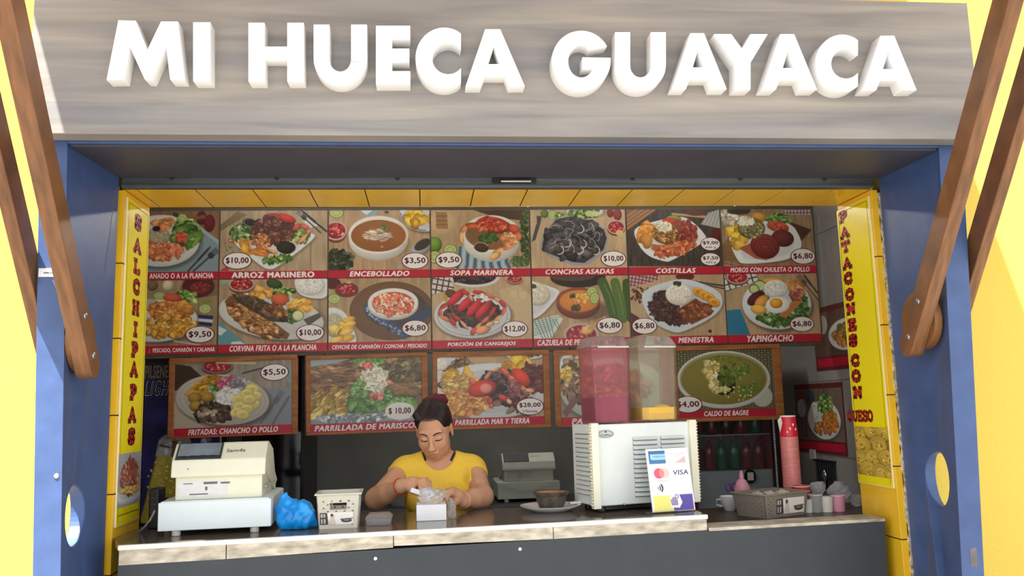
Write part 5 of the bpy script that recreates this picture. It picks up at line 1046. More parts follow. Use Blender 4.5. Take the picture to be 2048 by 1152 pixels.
# perforated plastic baskets
def basket(label, c, W, D, H, m, ang, sticker, flare=1.12, handles=True):
    t = thing('plastic_basket', label, 'basket', c, 'perforated plastic baskets'); t.rotation_euler = (0, 0, ang)
    L = dict(local=True); w, d = W/2, D/2; fw, fd = w*flare, d*flare
    P = lambda x, y, z: (x*(1+(flare-1)*z/H), y*(1+(flare-1)*z/H), z)
    nx, nz = 15, 8
    def side(A, B, nm):     # wall made of a lattice with square-ish holes
        mb = MB(); A = Vector((*A, 0)); B = Vector((*B, 0)); nrm = Vector((B.y-A.y, A.x-B.x, 0)).normalized(); th = 0.003
        n = max(6, int((B-A).length/0.0125)); 
        def pt(u, z, k): q = A.lerp(B, u); q = Vector(P(q.x, q.y, z)); return q-nrm*th*k
        us = [i/n for i in range(n+1)]; zs_ = [H*.06+(H*.82-H*.06)*j/nz for j in range(nz+1)]
        def cell(u0, u1, z0, z1): mb.hexa([pt(u0, z0, 0), pt(u1, z0, 0), pt(u1, z0, 1), pt(u0, z0, 1), pt(u0, z1, 0), pt(u1, z1, 0), pt(u1, z1, 1), pt(u0, z1, 1)])
        cell(0, 1, 0, H*.06); cell(0, 1, H*.82, H)
        for i in range(n):
            a, b = us[i], us[i+1]; e = (b-a)*.26
            solid_ = i in (0, n-1)
            for j in range(nz):
                z0, z1 = zs_[j], zs_[j+1]; f = (z1-z0)*.30
                grip = handles and j in (5, 6) and n*.32 < i+.5 < n*.68
                lab = j < 4 and n*.18 < i+.5 < n*.82
                if grip: continue
                if solid_ or lab or (i+j) % 2: cell(a, b, z0, z1)
                else: cell(a, a+e, z0, z1); cell(b-e, b, z0, z1); cell(a+e, b-e, z0, z0+f); cell(a+e, b-e, z1-f, z1)
        mb.build(nm, m, t, **L)
    side((-w, -d), (w, -d), 'front_side'); side((w, -d), (w, d), 'end_side'); side((w, d), (-w, d), 'rear_side'); side((-w, d), (-w, -d), 'end_side')
    MB().box(-w, -d, 0, w, d, 0.003).build('base', m, t, **L)
    mb = MB(); e = 0.006
    ring_o = [(-fw-e, -fd-e), (fw+e, -fd-e), (fw+e, fd+e), (-fw-e, fd+e)]; ring_i = [(-fw+.002, -fd+.002), (fw-.002, -fd+.002), (fw-.002, fd-.002), (-fw+.002, fd-.002)]
    for i in range(4):
        j = (i+1) % 4; mb.hexa([(*ring_o[i], H-0.006), (*ring_o[j], H-0.006), (*ring_i[j], H-0.006), (*ring_i[i], H-0.006), (*ring_o[i], H), (*ring_o[j], H), (*ring_i[j], H), (*ring_i[i], H)])
    mb.build('rim', m, t, bevel=0.0015, **L)
    # picture label on the front
    u0, u1, z0, z1 = sticker; k = (flare-1)*((z0+z1)/2)/H; yy = -d*(1+(flare-1)*z0/H)-0.001
    tl = Vector((0, -d*(flare-1)/H, 1)).normalized()
    fr_ = Matrix(((1, 0, 0, 0), (0, tl.y, -tl.z, yy-0.0008), (0, tl.z, tl.y, z0), (0, 0, 0, 1))); hh = (z1-z0)
    c_ = Cv(0, 100, 0, 36, nx=90, seed=61, bg=(226, 222, 214)); c_.poly([(0, 0), (22, 0), (26, 36), (0, 36)], (70, 60, 56)); c_.poly([(3, 4), (16, 4), (16, 14), (3, 14)], (196, 190, 184)); c_.poly([(4, 19), (17, 19), (17, 32), (4, 32)], (190, 184, 176)); c_.ln([(10, 6), (10, 12)], 3, (60, 50, 50)); c_.ln([(10, 21), (10, 30)], 4, (70, 60, 56))
    c_.poly([(24, 36), (34, 12), (38, 4), (44, 6), (44, 18), (50, 36)], (206, 190, 180)); c_.el(36, 8, 4, 5, (80, 56, 46)); c_.el(80, 25, 16, 6, (60, 54, 52)); c_.el(80, 23, 10, 3.4, (140, 130, 120)); c_.ln([(62, 21), (98, 19)], 2.4, (50, 46, 44))
    me = c_.mesh('label', u1-u0, hh, 0.0, (u0+u1)/2, hh/2); me.transform(fr_); link_mesh('picture_label', me, M_PRINT, t)
    return t
M_BSK = mat('ivory_plastic', rgb(204, 200, 184), 0.45, var=0.03); M_BSK2 = mat('taupe_plastic', rgb(136, 128, 116), 0.5, var=0.04)
b0_ = PZ(633, 1061, ZC); b1_ = PZ(717, 1053, ZC)
bk1 = basket('ivory perforated plastic basket on the counter beside the blue bag', ((b0_[0]+b1_[0])/2, (b0_[1]+b1_[1])/2+0.064, ZC), (b1_[0]-b0_[0])*0.97, 0.125, 0.118, M_BSK, 0.03, (-0.062, 0.05, 0.014, 0.054))
b0_ = PZ(1513, 1037, ZSH); b1_ = PZ(1603, 1035, ZSH)
bk2 = basket('taupe plastic basket on the dark worktop in front of the fridge', (PY(1540, 1030, 0.34)[0]+0.002, 0.33, ZSH+.0006), 0.215, 0.15, 0.092, M_BSK2, 0.42, (-0.055, 0.098, 0.012, 0.072), 1.14, False)
# folded cloths lying in the taupe basket
r_ = np.random.default_rng(5)
for i in range(3):
    mb = MB().ell((0, 0, 0), (0.028, 0.04, 0.024), 24, 12, fn=lambda p: 1+0.12*sin(9*p.x+i)+0.08*sin(13*p.y)); o = mb.build('plastic_pouch', mat('hazy_plastic_film', rgb(186, 178, 176), 0.25, var=0.12, scale=20, bump=0.4), smooth=True)
    o.location = (bk2.location.x-0.062+i*0.062, bk2.location.y+0.026*(i-1), ZSH+0.070); tag(o, ['leftmost', 'middle', 'rightmost'][i]+' crumpled clear pouch lying in the taupe basket', 'pouch', 'pouches in the taupe basket')

# small clear plastic box
M_CLEAR = mat('clear_plastic', (0.9, 0.9, 0.92), 0.08, trans=0.85, var=0.02, ior=1.3, alpha=0.75)
c = PZ(757, 1053, ZC); bx = thing('clear_box', 'small clear plastic food box on the counter between basket and woman', 'box', (c[0], c[1]+0.05, ZC))
def tray(mb, x, y, z, w0, d0, w1, d1, h, th=0.0025):
    o0 = [(x-w0, y-d0, z), (x+w0, y-d0, z), (x+w0, y+d0, z), (x-w0, y+d0, z)]; o1 = [(x-w1, y-d1, z+h), (x+w1, y-d1, z+h), (x+w1, y+d1, z+h), (x-w1, y+d1, z+h)]
    i0 = [(x-w0+th, y-d0+th, z+th), (x+w0-th, y-d0+th, z+th), (x+w0-th, y+d0-th, z+th), (x-w0+th, y+d0-th, z+th)]; i1 = [(x-w1+th, y-d1+th, z+h), (x+w1-th, y-d1+th, z+h), (x+w1-th, y+d1-th, z+h), (x-w1+th, y+d1-th, z+h)]
    V = o0+o1+i0+i1; F_ = [(3, 2, 1, 0), (8, 9, 10, 11)]
    for i in range(4):
        j = (i+1) % 4; F_ += [(i, j, 4+j, 4+i), (4+i, 4+j, 12+j, 12+i), (8+j, 8+i, 12+i, 12+j)]
    return mb.add(V, F_)
tray(MB(), c[0], c[1]+0.05, ZC, 0.040, 0.035, 0.046, 0.042, 0.026).build('tray', M_CLEAR, bx)
MB().hexa([(c[0]-.047, c[1]+.006, ZC+.027), (c[0]+.047, c[1]+.006, ZC+.027), (c[0]+.047, c[1]+.094, ZC+.027), (c[0]-.047, c[1]+.094, ZC+.027), (c[0]-.036, c[1]+.02, ZC+.040), (c[0]+.036, c[1]+.02, ZC+.040), (c[0]+.036, c[1]+.08, ZC+.040), (c[0]-.036, c[1]+.08, ZC+.040)]).build('lid', M_CLEAR, bx, bevel=0.002)

# napkin box with purple end and crumpled clear film on it
c0 = PZ(833, 1043, ZC); c1 = PZ(893, 1040, ZC); nb_h = 0.056
nb = thing('napkin_box', 'white cardboard box with a purple end in front of the woman', 'box', ((c0[0]+c1[0])/2, c0[1]+0.06, ZC))
M_CARD = mat('white_card', rgb(240, 240, 242), 0.6, var=0.02); M_PURP = mat('purple_print', rgb(92, 50, 150), 0.5, var=0.1)
MB().box(c0[0], c0[1], ZC+0.0003, c1[0], c0[1]+0.11, ZC+nb_h).build('carton', M_CARD, nb, bevel=0.002)
MB().box(c0[0]-0.0015, c0[1]+0.004, ZC+0.002, c0[0], c0[1]+0.108, ZC+nb_h-0.004).build('purple_end', M_PURP, nb)
MB().prism([(c0[0]-0.002, c0[1]+0.03, ZC+0.02), (c0[0]-0.002, c0[1]+0.06, ZC+0.02), (c0[0]-0.002, c0[1]+0.045, ZC+0.048)], (0.001, 0, 0)).build('white_mark', M_CARD, nb)
M_FILM = mat('crinkled_clear_film', (0.95, 0.95, 1.0), 0.10, trans=0.72, var=0.12, scale=30, bump=0.8, ior=1.2, alpha=0.8)
def film(name, label, c, r, amp, cat, seed, flat=0.0):
    rr = np.random.default_rng(seed); ph = rr.uniform(0, 6, 8)
    def fn(p): return 1+amp*(0.45*sin(4*p.x+ph[0])*cos(3*p.z+ph[1])+0.4*abs(sin(4*p.y+3.4*p.x+ph[2]))-0.35*abs(sin(5*p.z-3*p.x+ph[3]))+0.06*sin(15*p.x+9*p.z+ph[4]))
    mb = MB().ell(c, r, 56, 36, fn=fn)
    if flat: mb.v = [(x, y, max(z, flat)) for x, y, z in mb.v]
    o = mb.build(name, M_FILM, smooth=True); return tag(o, label, cat)
film('clear_film', 'crumpled clear plastic film bag with bluish glints on top of the white box', ((c0[0]+c1[0])/2+0.004, c0[1]+0.055, ZC+nb_h+0.024), (0.048, 0.042, 0.030), 0.45, 'film bag', 3, ZC+nb_h+0.001)
film('clear_film', 'crumpled clear plastic bag hanging beside the right end of the white box', (c1[0]+0.020, c0[1]+0.06, ZC+0.032), (0.016, 0.035, 0.036), 0.4, 'film bag', 9, ZC+0.0005)

# plate with a fluted soup dish
pc = PZ(1118, 1021, ZC); pc = np.array([pc[0]-0.032, 0.265, ZC+0.0007])
pl = thing('white_plate', 'white ceramic plate on the counter beside the juice dispenser', 'plate', pc)
M_CERAM = mat('white_ceramic', rgb(226, 228, 228), 0.12, var=0.02)
MB().lathe([(0.0, 0.004), (0.06, 0.004), (0.062, 0.0), (0.072, 0.0), (0.085, 0.008), (0.114, 0.019), (0.116, 0.022), (0.112, 0.0225), (0.085, 0.013), (0.07, 0.0075), (0.0, 0.0075)], pc, 64, capb=False, capt=False).build('dish', M_CERAM, pl, smooth=True)
bw = thing('clay_bowl', 'dark fluted bowl of orange soup standing on the white plate', 'bowl', (pc[0]+0.004, pc[1], ZC+0.0076))
M_CLAY = mat('dark_clay', rgb(54, 49, 43), 0.55, var=0.35, scale=30, bump=0.4, col2=rgb(84, 77, 66)); bc_ = (pc[0]+0.004, pc[1], ZC+0.0090)
fl = lambda a, z: 1+0.035*abs(sin(9*a))*min(1, z/0.02)*(z < 0.052)
MB().lathe([(0.0, 0.0), (0.044, 0.0), (0.046, 0.006), (0.056, 0.034), (0.058, 0.048), (0.067, 0.054), (0.069, 0.060), (0.064, 0.064), (0.058, 0.060), (0.05, 0.034), (0.0, 0.030)], bc_, 72, capb=False, capt=False, fn=fl).build('bowl_body', M_CLAY, bw, smooth=True)
M_SOUP = mat('orange_soup', rgb(196, 128, 84), 0.25, var=0.3, scale=90, col2=rgb(214, 160, 120))
MB().lathe([(0.0, 0.0655), (0.03, 0.0645), (0.0575, 0.0615), (0.057, 0.056), (0.0, 0.05)], bc_, 48, capb=False, capt=False, fn=lambda a, z: 1).build('soup', M_SOUP, bw, smooth=True)
o = MB().cbox((pc[0]+0.098, pc[1]+0.01, ZC+0.026), (0.05, 0.022, 0.008), Matrix.Rotation(0.2, 3, 'Z')).build('folded_napkin', M_CARD, bevel=0.002); tag(o, 'small folded white napkin on the rim of the white plate', 'napkin')

# ------------------------------------------------------------------ cold juice dispenser
M_DISPB = mat('dispenser_grey_white', rgb(222, 228, 225), 0.35, var=0.02); M_DISPT = mat('dispenser_cream_trim', rgb(234, 230, 208), 0.4, var=0.02)
dl = PZ(1193, 1027, ZC); drr = PZ(1397, 1012, ZC)
ang = atan2(drr[1]-dl[1], drr[0]-dl[0]); W = sqrt((drr[0]-dl[0])**2+(drr[1]-dl[1])**2)*0.985
D = 0.20
dz = PY(1195, 850, dl[1])[2]-ZC
dp = thing('juice_dispenser', 'white twin juice dispenser with louvred panels at the right end of the counter', 'juice dispenser', (dl[0], dl[1], ZC+.0015)); dp.rotation_euler = (0, 0, ang)
L = dict(local=True); z0, z1 = 0.022, dz
MB().box(0, 0.004, z0, W, D, z1).build('cabinet', M_DISPB, dp, bevel=0.004, **L)
MB().box(0.03, 0.03, 0.005, W-0.03, D-0.03, z0).build('plinth', M_BLACKP, dp, **L)
for x in (0.035, W-0.035):
    for y in (0.03, D-0.055): MB().lathe([(0.014, 0), (0.016, 0.003), (0.012, z0+0.002)], (x, y, 0), 14).build('foot', M_BLACKP, dp, **L)
for x0_, x1_ in ((-0.012, 0.018), (W-0.018, W+0.012)):     # corner trims with a serrated edge
    mb = MB().box(x0_, -0.010, z0-0.008, x1_, 0.016, z1+0.006); nT = 26; out = x0_ if x0_ < 0 else x1_; s = -1 if x0_ < 0 else 1
    for i in range(nT): zz = z0+(z1-z0)*(i+.25)/nT; mb.box(min(out, out+s*0.007), -0.006, zz, max(out, out+s*0.007), 0.012, zz+(z1-z0)*.5/nT)
    mb.build('corner_trim', M_DISPT, dp, bevel=0.003, **L)
M_LVSHADE = mat('louvre_shade_grey', rgb(124, 128, 130), 0.5)  # grey strip below each louvre stands in for its shade
def louvre(u, z, w, axis, x=None):
    mb = MB()
    if axis == 'front':
        n = 8; top = [(u+w*i/n, -0.0005-0.0095*sin(pi*min(1, max(0, .08+.84*i/n)))**.4, z) for i in range(n+1)]; bot = [(u+w*i/n, 0.0035, z+0.012) for i in range(n+1)]; back = [(u+w*i/n, 0.0035, z-0.001) for i in range(n+1)]
    else:
        n = 8; top = [(x-0.0005-0.0095*sin(pi*(.08+.84*i/n))**.4, u+w*i/n, z) for i in range(n+1)]; bot = [(x+0.0035, u+w*i/n, z+0.012) for i in range(n+1)]; back = [(x+0.0035, u+w*i/n, z-0.001) for i in range(n+1)]
    V = top+bot+back; k = n+1; F_ = []
    for i in range(n): F_ += [(i, i+1, k+i+1, k+i), (2*k+i, 2*k+i+1, i+1, i)]
    mb.add(V, F_); mb.m(1)
    if axis == 'front': mb.box(u+.001, 0.0015, z-0.0045, u+w-.001, 0.0042, z)
    else: mb.box(x+0.0, u+.001, z-0.0045, x+0.0042, u+w-.001, z); mb.v = [(p[0]-(.0015 if len(mb.v)-q <= 8 else 0), p[1], p[2]) for q, p in enumerate(mb.v)]
    return mb.build('louvre', [M_DISPB, M_LVSHADE], dp, smooth=True, **L)
nl = 16; zz = [z1-0.062-0.0172*i for i in range(nl)]
for i, z in enumerate(v for v in zz if v > z0+0.022):
    louvre(W*.385, z, W*.245, 'front')
    louvre(W*.665, z, W*.245, 'front')
for i in range(int((z1-z0-0.05)/0.0172)): louvre(0.03, z1-0.034-0.0172*i, D-0.06, 'side', 0.0)
MB().prism([(W*.12+0.034*cos(2*pi*i/32), 0.001, z1-0.036+0.015*sin(2*pi*i/32)) for i in range(32)], (0, 0.004, 0)).build('badge', mat('grey_badge', rgb(150, 156, 158), 0.35, var=0.04), dp, **L)
MB().prism([(W*.12+0.026*cos(2*pi*i/32), 0.0004, z1-0.036+0.010*sin(2*pi*i/32)) for i in range(32)], (0, 0.001, 0)).build('badge_field', mat('pale_badge', rgb(186, 190, 188), 0.35), dp, **L)
MF = Matrix(((1, 0, 0, 0), (0, 0, -1, 0.0), (0, 1, 0, 0), (0, 0, 0, 1)))
lettering(dp, 'Crathco', mat('dark_badge_text', rgb(70, 74, 76), 0.5), W*.12, z1-0.039, 0.042, 0.008, 0.0002, .02, .2, name='badge_text', M=MF)
MB().prism([(W*.12-0.004, 0.0002, z1-0.031), (W*.12+0.004, 0.0002, z1-0.031), (W*.12+0.003, 0.0002, z1-0.026), (W*.12, 0.0002, z1-0.023), (W*.12-0.003, 0.0002, z1-0.026)], (0, 0.0006, 0)).build('badge_emblem', M_DKGREY, dp, **L)
MB().tube([(W*.27, -0.004, z0+0.004), (W*.27, 0.004, z0+0.004)], 0.004, 8).build('latch', M_STEEL, dp, **L)
# tanks
def tank(x0_, x1_, col, liq, level, top, bumpy, nm, lidcol):
    Mt = mat(nm+'_tank_plastic', col, 0.10, trans=0.93, var=0.06, ior=1.08, scale=5, spec=0.5)
    Ml = mat(nm+'_juice', liq, 0.25, var=0.07, scale=10)
    zb_ = z1+0.006; y0_, y1_ = 0.014, 0.186; cy = (y0_+y1_)/2; cx = (x0_+x1_)/2; hw = (x1_-x0_)/2; hd = (y1_-y0_)/2; ch = 0.022
    def oct_(w, d, c, z): return [(cx-w+c, cy-d, z), (cx+w-c, cy-d, z), (cx+w, cy-d+c, z), (cx+w, cy+d-c, z), (cx+w-c, cy+d, z), (cx-w+c, cy+d, z), (cx-w, cy+d-c, z), (cx-w, cy-d+c, z)]
    def loft(loops, cap0=True, cap1=True):
        V = sum(loops, []); F_ = []; n = len(loops[0])
        for i in range(len(loops)-1):
            for k in range(n): l = (k+1) % n; F_.append((i*n+k, i*n+l, (i+1)*n+l, (i+1)*n+k))
        if cap0: F_.append(list(range(n-1, -1, -1)))
        if cap1: F_.append([(len(loops)-1)*n+k for k in range(n)])
        return MB().add(V, F_)
    th = 0.004
    tk = loft([oct_(hw*.94, hd*.96, ch, zb_), oct_(hw, hd, ch, top-0.02), oct_(hw-th, hd-th, ch*.9, top-0.02), oct_(hw*.94-th, hd*.96-th, ch*.9, zb_+th)], True, True).build('tank', Mt, dp, bevel=0.0015, **L)
    f = lambda z: .94+.06*(z-zb_)/(top-0.02-zb_)
    e = 0.0006
    loops = [oct_(hw*.94-th-e, hd*.96-th-e, ch*.9, zb_+th+e), oct_(hw*f(level)-th-e, hd*.98-th-e, ch*.9, level)]
    lq = loft(loops).build('juice', Ml, tk, **L)
    if bumpy: MB().ell((cx+hw*.25, cy-hd*.5, level-0.002), (hw*.42, hd*.3, 0.014), 20, 10).build('foam', Ml, tk, True, **L)
    Mlid = mat(nm+'_lid_plastic', lidcol, 0.12, trans=0.85, var=0.08, ior=1.1)
    lid = loft([oct_(hw+.004, hd+.004, ch, top-0.024), oct_(hw+.004, hd+.004, ch, top-0.016), oct_(hw*.86, hd*.86, ch, top+0.016), oct_(hw*.82, hd*.82, ch, top+0.02)]).build('lid', Mlid, dp, bevel=0.002, **L)
    MB().box(cx-hw*.82, cy-hd-0.0055, top-0.026, cx+hw*.82, cy-hd-0.003, top-0.020).build('lid_edge', mat('bright_rim_plastic', rgb(206, 196, 190), 0.2), dp, **L)
    return tk
zt_ = PY(1225, 685, dl[1]+0.1)[2]-ZC
zlr = PY(1225, 795, dl[1]+0.05)[2]-ZC; zly = PY(1330, 815, dl[1]+0.08)[2]-ZC
def lx(px, py, y): p = PY(px, py, dl[1]+y); return (p[0]-dl[0])
xr0, xr1 = -0.01, lx(1271, 760, .05); xy0, xy1 = lx(1288, 760, .07), lx(1370, 760, .08)
tank(0.022, xr1, (0.95, 0.60, 0.65), rgb(132, 34, 84), zlr, zt_, False, 'pink', (0.78, 0.62, 0.64))
tank(xy0, xy1, (0.90, 0.87, 0.79), rgb(252, 200, 10), zly, zt_, True, 'clear', (0.86, 0.83, 0.78))

# payment card stand in front of the dispenser
s0 = PZ(1306, 1028, ZC); s1 = PZ(1391, 1022, ZC); sang = atan2(s1[1]-s0[1], s1[0]-s0[0])
SW = sqrt((s1[0]-s0[0])**2+(s1[1]-s0[1])**2); SH = PY(1296, 901, s0[1]+0.03)[2]-ZC
lean = 0.16
cr, sr_ = cos(sang), sin(sang)
up = np.array([-sr_*sin(lean), cr*sin(lean), cos(lean)]); uu = np.array([cr, sr_, 0]); nn = np.cross(uu, up)
cs = Panel('card_stand', 'white counter card with payment logos leaning in front of the juice dispenser', 'card stand', s0+np.array([0, 0.0, 0.0045]), (uu, up, nn))
cs.slab('card', M_CARD, 0, 0, SW, SH/cos(lean), -0.003, 0.0)
mb = MB().box(-0.004, 0.0, -0.05, SW*.55, 0.004, 0.010); mb.build('foot_plate', M_CLEAR, cs.t, local=True)
def art_pay():
    c = Cv(0, 100, 0, 142, nx=170, seed=71, bg=(250, 250, 252))
    c.poly([(4, 4), (44, 4), (44, 34), (4, 34)], (58, 116, 170)); c.poly([(8, 12), (44, 12), (44, 25), (12, 25), (8, 22)], (150, 204, 236)); c.poly([(4, 4), (44, 4), (44, 9), (4, 9)], (52, 104, 154))
    c.poly([(64, 34), (92, 18), (92, 34)], (206, 176, 172)); c.el(24, 56, 12, 12, (226, 80, 104)); c.el(37, 56, 12, 12, (248, 190, 180)); c.el(31, 56, 5.5, 9.5, (238, 128, 136))
    c.poly([(4, 106), (52, 106), (52, 142), (4, 142)], (246, 232, 110)); c.poly([(50, 106), (98, 106), (98, 142), (50, 142)], (86, 66, 166)); c.poly([(44, 104), (66, 104), (72, 124), (64, 136), (44, 134)], (246, 244, 250)); c.poly([(44, 118), (52, 110), (62, 118), (61, 130), (46, 130)], (156, 136, 176)); c.el(60, 110, 5, 5, (140, 116, 170)); c.el(60, 110, 2.6, 2.6, (250, 250, 252)); return c
hh = SH/cos(lean)
me = art_pay().mesh('logo_print', SW-0.003, hh-0.003, 0.0006, SW/2, hh/2); link_mesh('logo_print', me, M_PRINT, cs.t)
tx = lambda body, x, y, w, h_, m, wt=.02, sh=0.0: lettering(cs.t, body, m, SW*x/100, hh*(1-y/142), SW*w/100, hh*h_/142, 0.0012, wt, sh)
tx('VISA', 76, 56, 36, 11, mat('slate_print', rgb(76, 84, 110), 0.5), .02, .12); tx('DISCOVER', 73, 14, 40, 5, mat('faint_grey_print', rgb(206, 206, 210), 0.5), .01); tx('AMERICAN', 29, 18, 30, 4, mat('faint_blue_print', rgb(120, 170, 206), 0.5), .01); tx('mastercard', 32, 72, 26, 5, MATS['faint_grey_print'], .01)
mb = MB()
for k, r in enumerate((5, 10, 15)):
    n = 10
    for i in range(n):
        a0 = radians(-38+76*i/n); a1 = radians(-38+76*(i+1)/n); w_ = .8+.5*k
        P = lambda a, q: (SW*(14+q*cos(a))/100, hh*(1-(89-q*.9*sin(a))/142), 0.0012)
        mb.prism([P(a0, r-w_), P(a0, r+w_), P(a1, r+w_), P(a1, r-w_)], (0, 0, 0.0003))
mb.build('contactless_mark', MATS['slate_print'], cs.t, local=True)

# ------------------------------------------------------------------ red drinks fridge on the right, at the back
YR = 1.92
x0_ = PY(1378, 900, YR)[0]; x1_ = PY(1572, 900, YR)[0]
rf = thing('drinks_fridge', 'red drinks fridge with a glass door at the back on the right', 'fridge', ((x0_+x1_)/2, YR+0.18, 0))
M_REDF = mat('red_painted_steel', rgb(150, 26, 48), 0.35, var=0.06); M_SHELFG = mat('fridge_lining', rgb(150, 158, 162), 0.4, var=0.04)
zt_ = 1.62; YE = 2.29
MB().box(x0_, YR+0.03, 0.0, x0_+0.05, YE, zt_).build('side_panel', M_REDF, rf, bevel=0.004); MB().box(x1_-0.05, YR+0.03, 0.0, x1_, YE, zt_).build('side_panel', M_REDF, rf, bevel=0.004)
MB().box(x0_+.05, YE-0.02, 0.0, x1_-.05, YE, zt_).build('back_panel', M_SHELFG, rf); MB().box(x0_, YR+0.03, zt_, x1_, YE, zt_+0.16).build('header', M_REDF, rf, bevel=0.004); MB().box(x0_+.05, YR+0.04, 0, x1_-.05, YE-.02, 0.2).build('plinth', M_BLACKP, rf)
dr = MB(); e = 0.035
for q in ((x0_, x0_+e, .12, zt_), (x1_-e, x1_, .12, zt_)): dr.box(q[0], YR, q[2], q[1], YR+0.028, q[3])
dr.box(x0_, YR, zt_-.03, x1_, YR+.028, zt_); dr.box(x0_, YR, .12, x1_, YR+.028, .17); dr.build('door_frame', M_REDF, rf, bevel=0.003)
gx = x1_-0.075
mb = MB().box(gx, YR+0.004, .2, gx+0.038, YR+0.03, zt_-.03); mb.build('door_gasket', M_BLACKP, rf)
for i in range(60):
    z = .9+i*(zt_-.94)/60; MB().ell((gx+0.010, YR+0.003, z), (0.007, 0.002, 0.0045), 6, 4).build('pale_dot', M_WPRT, rf)  # column of small pale dots along the gasket
MB().box(x0_+0.05, YR+0.045, 0.82, gx, YR+0.06, PY(1480, 942, YR)[2]).build('advert_panel', mat('pale_advert', rgb(150, 160, 168), 0.35, var=0.18, scale=5), rf)
zs1 = PY(1470, 868, YR+.1)[2]; zs2 = PY(1470, 938, YR+.1)[2]
for z in (zs1, zs2-0.006): MB().box(x0_+0.05, YR+0.05, z-0.006, gx, YE-0.02, z).build('shelf', M_SHELFG, rf)
MB().box(x0_+e, YR+0.012, .17, gx, YR+0.016, zt_-.03).build('door_glass', mat('fridge_glass', (0.95, 0.97, 1.0), 0.02, trans=0.95, var=0.01, ior=1.1, alpha=0.35), rf)
hx = x0_+0.015
MB().tube([(hx, YR-0.004, 1.24), (hx, YR-0.03, 1.26), (hx, YR-0.03, 1.38), (hx, YR-0.004, 1.40)], 0.011, 12).build('handle', M_BLACKP, rf, True)
BT = {}
def bottle(x, y, z, h, r, m, label, group):
    key = (m.name, round(h, 3))
    if key in BT: o = copy_tree(BT[key]); o.location = (x, y, z); return tag(o, label, None, group)
    t = thing('drink_bottle', label, 'bottle', (x, y, z), group); BT[key] = t
    MB().lathe([(0, 0), (r*.9, 0), (r, h*.05), (r*.94, h*.3), (r, h*.45), (r, h*.6), (r*.45, h*.86), (r*.36, h*.9), (r*.36, h*.95)], (0, 0, 0), 20, capb=False).build('body', m, t, True, local=True)
    MB().lathe([(r*.42, h*.94), (r*.42, h), (0, h)], (0, 0, 0), 14, capt=False).build('cap', M_RED, t, local=True); return t
M_B1 = mat('red_soda', rgb(110, 40, 44), 0.15, var=0.1); M_B2 = mat('green_soda', rgb(40, 96, 66), 0.15, var=0.1); M_B3 = mat('dark_cola', rgb(60, 30, 28), 0.15, var=0.1)
ord_ = ['first', 'second', 'third', 'fourth', 'fifth', 'sixth', 'seventh']
for i in range(6):
    m = [M_B1, M_B1, M_B2, M_B2, M_B1, M_B1][i]; xx = x0_+0.09+i*(gx-x0_-0.13)/5
    bottle(xx, YR+0.14, zs2+.0006, 0.19, 0.032, m, '%s bottle on the middle fridge shelf, %s soda, counted from the left' % (ord_[i], 'green' if m is M_B2 else 'red'), 'bottles on the middle fridge shelf')
for i in range(5):
    m = [M_B1, M_B1, M_B3, M_B1, M_B2][i]; xx = x0_+0.10+i*(gx-x0_-0.15)/4
    bottle(xx, YR+0.14, zs1+.0008, 0.17, 0.036, m, '%s bottle on the upper fridge shelf, counted from the left' % ord_[i], 'bottles on the upper fridge shelf')

# ------------------------------------------------------------------ clutter on the inner shelf
M_REDCUP = mat('red_cup_print', rgb(206, 34, 56), 0.35, var=0.05); M_PINKC = mat('pink_sleeved_cups', rgb(212, 128, 124), 0.22, var=0.10, scale=18, stretch=(1, 1, 9), spec=0.6); M_CUPW = mat('white_paper', rgb(226, 222, 216), 0.5)
cx, cy = PY(1580, 900, 0.50)[0], 0.50
stk = thing('cup_stack', 'tall stack of red paper cups in a clear sleeve behind the taupe basket', 'cup stack', (cx, cy, ZSH))
H = PY(1575, 831, cy)[2]-ZSH
prof = [(0.0, 0.0), (0.030, 0.0)]; n = 22; hb = H-0.088
for i in range(n): z = hb*(i+1)/n; prof += [(0.0375, z-0.002), (0.0365, z)]
MB().lathe(prof+[(0.034, hb)], (cx, cy, ZSH), 32, capt=True, capb=False).build('sleeved_cups', M_PINKC, stk, smooth=False)
MB().lathe([(0.034, hb-0.001), (0.037, hb+0.002), (0.037, hb+0.02), (0.0315, H-0.004), (0.0, H-0.004)], (cx, cy, ZSH), 32, capb=False, capt=False).build('top_cup', M_REDCUP, stk, smooth=True)
MB().lathe([(0.0315, H-0.006), (0.033, H-0.003), (0.0325, H), (0.0, H)], (cx, cy, ZSH), 32, capb=False, capt=False).build('cup_rim', M_CUPW, stk, True)
for i, (dx, dz_) in enumerate(((-.018, .02), (.006, .05), (-.008, .034), (.016, .03))): MB().ell((cx+dx, cy-sqrt(.0355**2-dx*dx), ZSH+hb+dz_), (0.004, 0.002, 0.006), 8, 6).build('white_mark', M_CUPW, stk)
MB().prism([(cx-0.036, cy-0.012, ZSH+H-0.004), (cx-0.034, cy-0.02, ZSH+H-0.03), (cx-0.040, cy-0.005, ZSH+H-0.07), (cx-0.046, cy, ZSH+H-0.02)], (0.002, 0.003, 0)).build('sleeve_end', M_CUPW, stk)
def cup(name, label, x, y, z, r0, r1, h, m, cat, mark=False):
    t = thing(name, label, cat, (x, y, z)); MB().lathe([(0, 0), (r0, 0), (r1, h), (r1-0.002, h), (r0-0.002, 0.003), (0, 0.003)], (0, 0, 0), 28, capb=False, capt=False).build('wall', m, t, True, local=True)
    MB().lathe([(r1-.002, h-.001), (r1+.002, h-.001), (r1+.002, h+.002), (r1-.002, h+.002)], (0, 0, 0), 28, capb=False, capt=False).build('rim', M_CUPW, t, True, local=True)
    if mark: MB().ell((-0.008, -r1*.98, h*.6), (0.007, 0.002, 0.012), 10, 6).build('white_mark', M_CUPW, t, local=True)
    return t
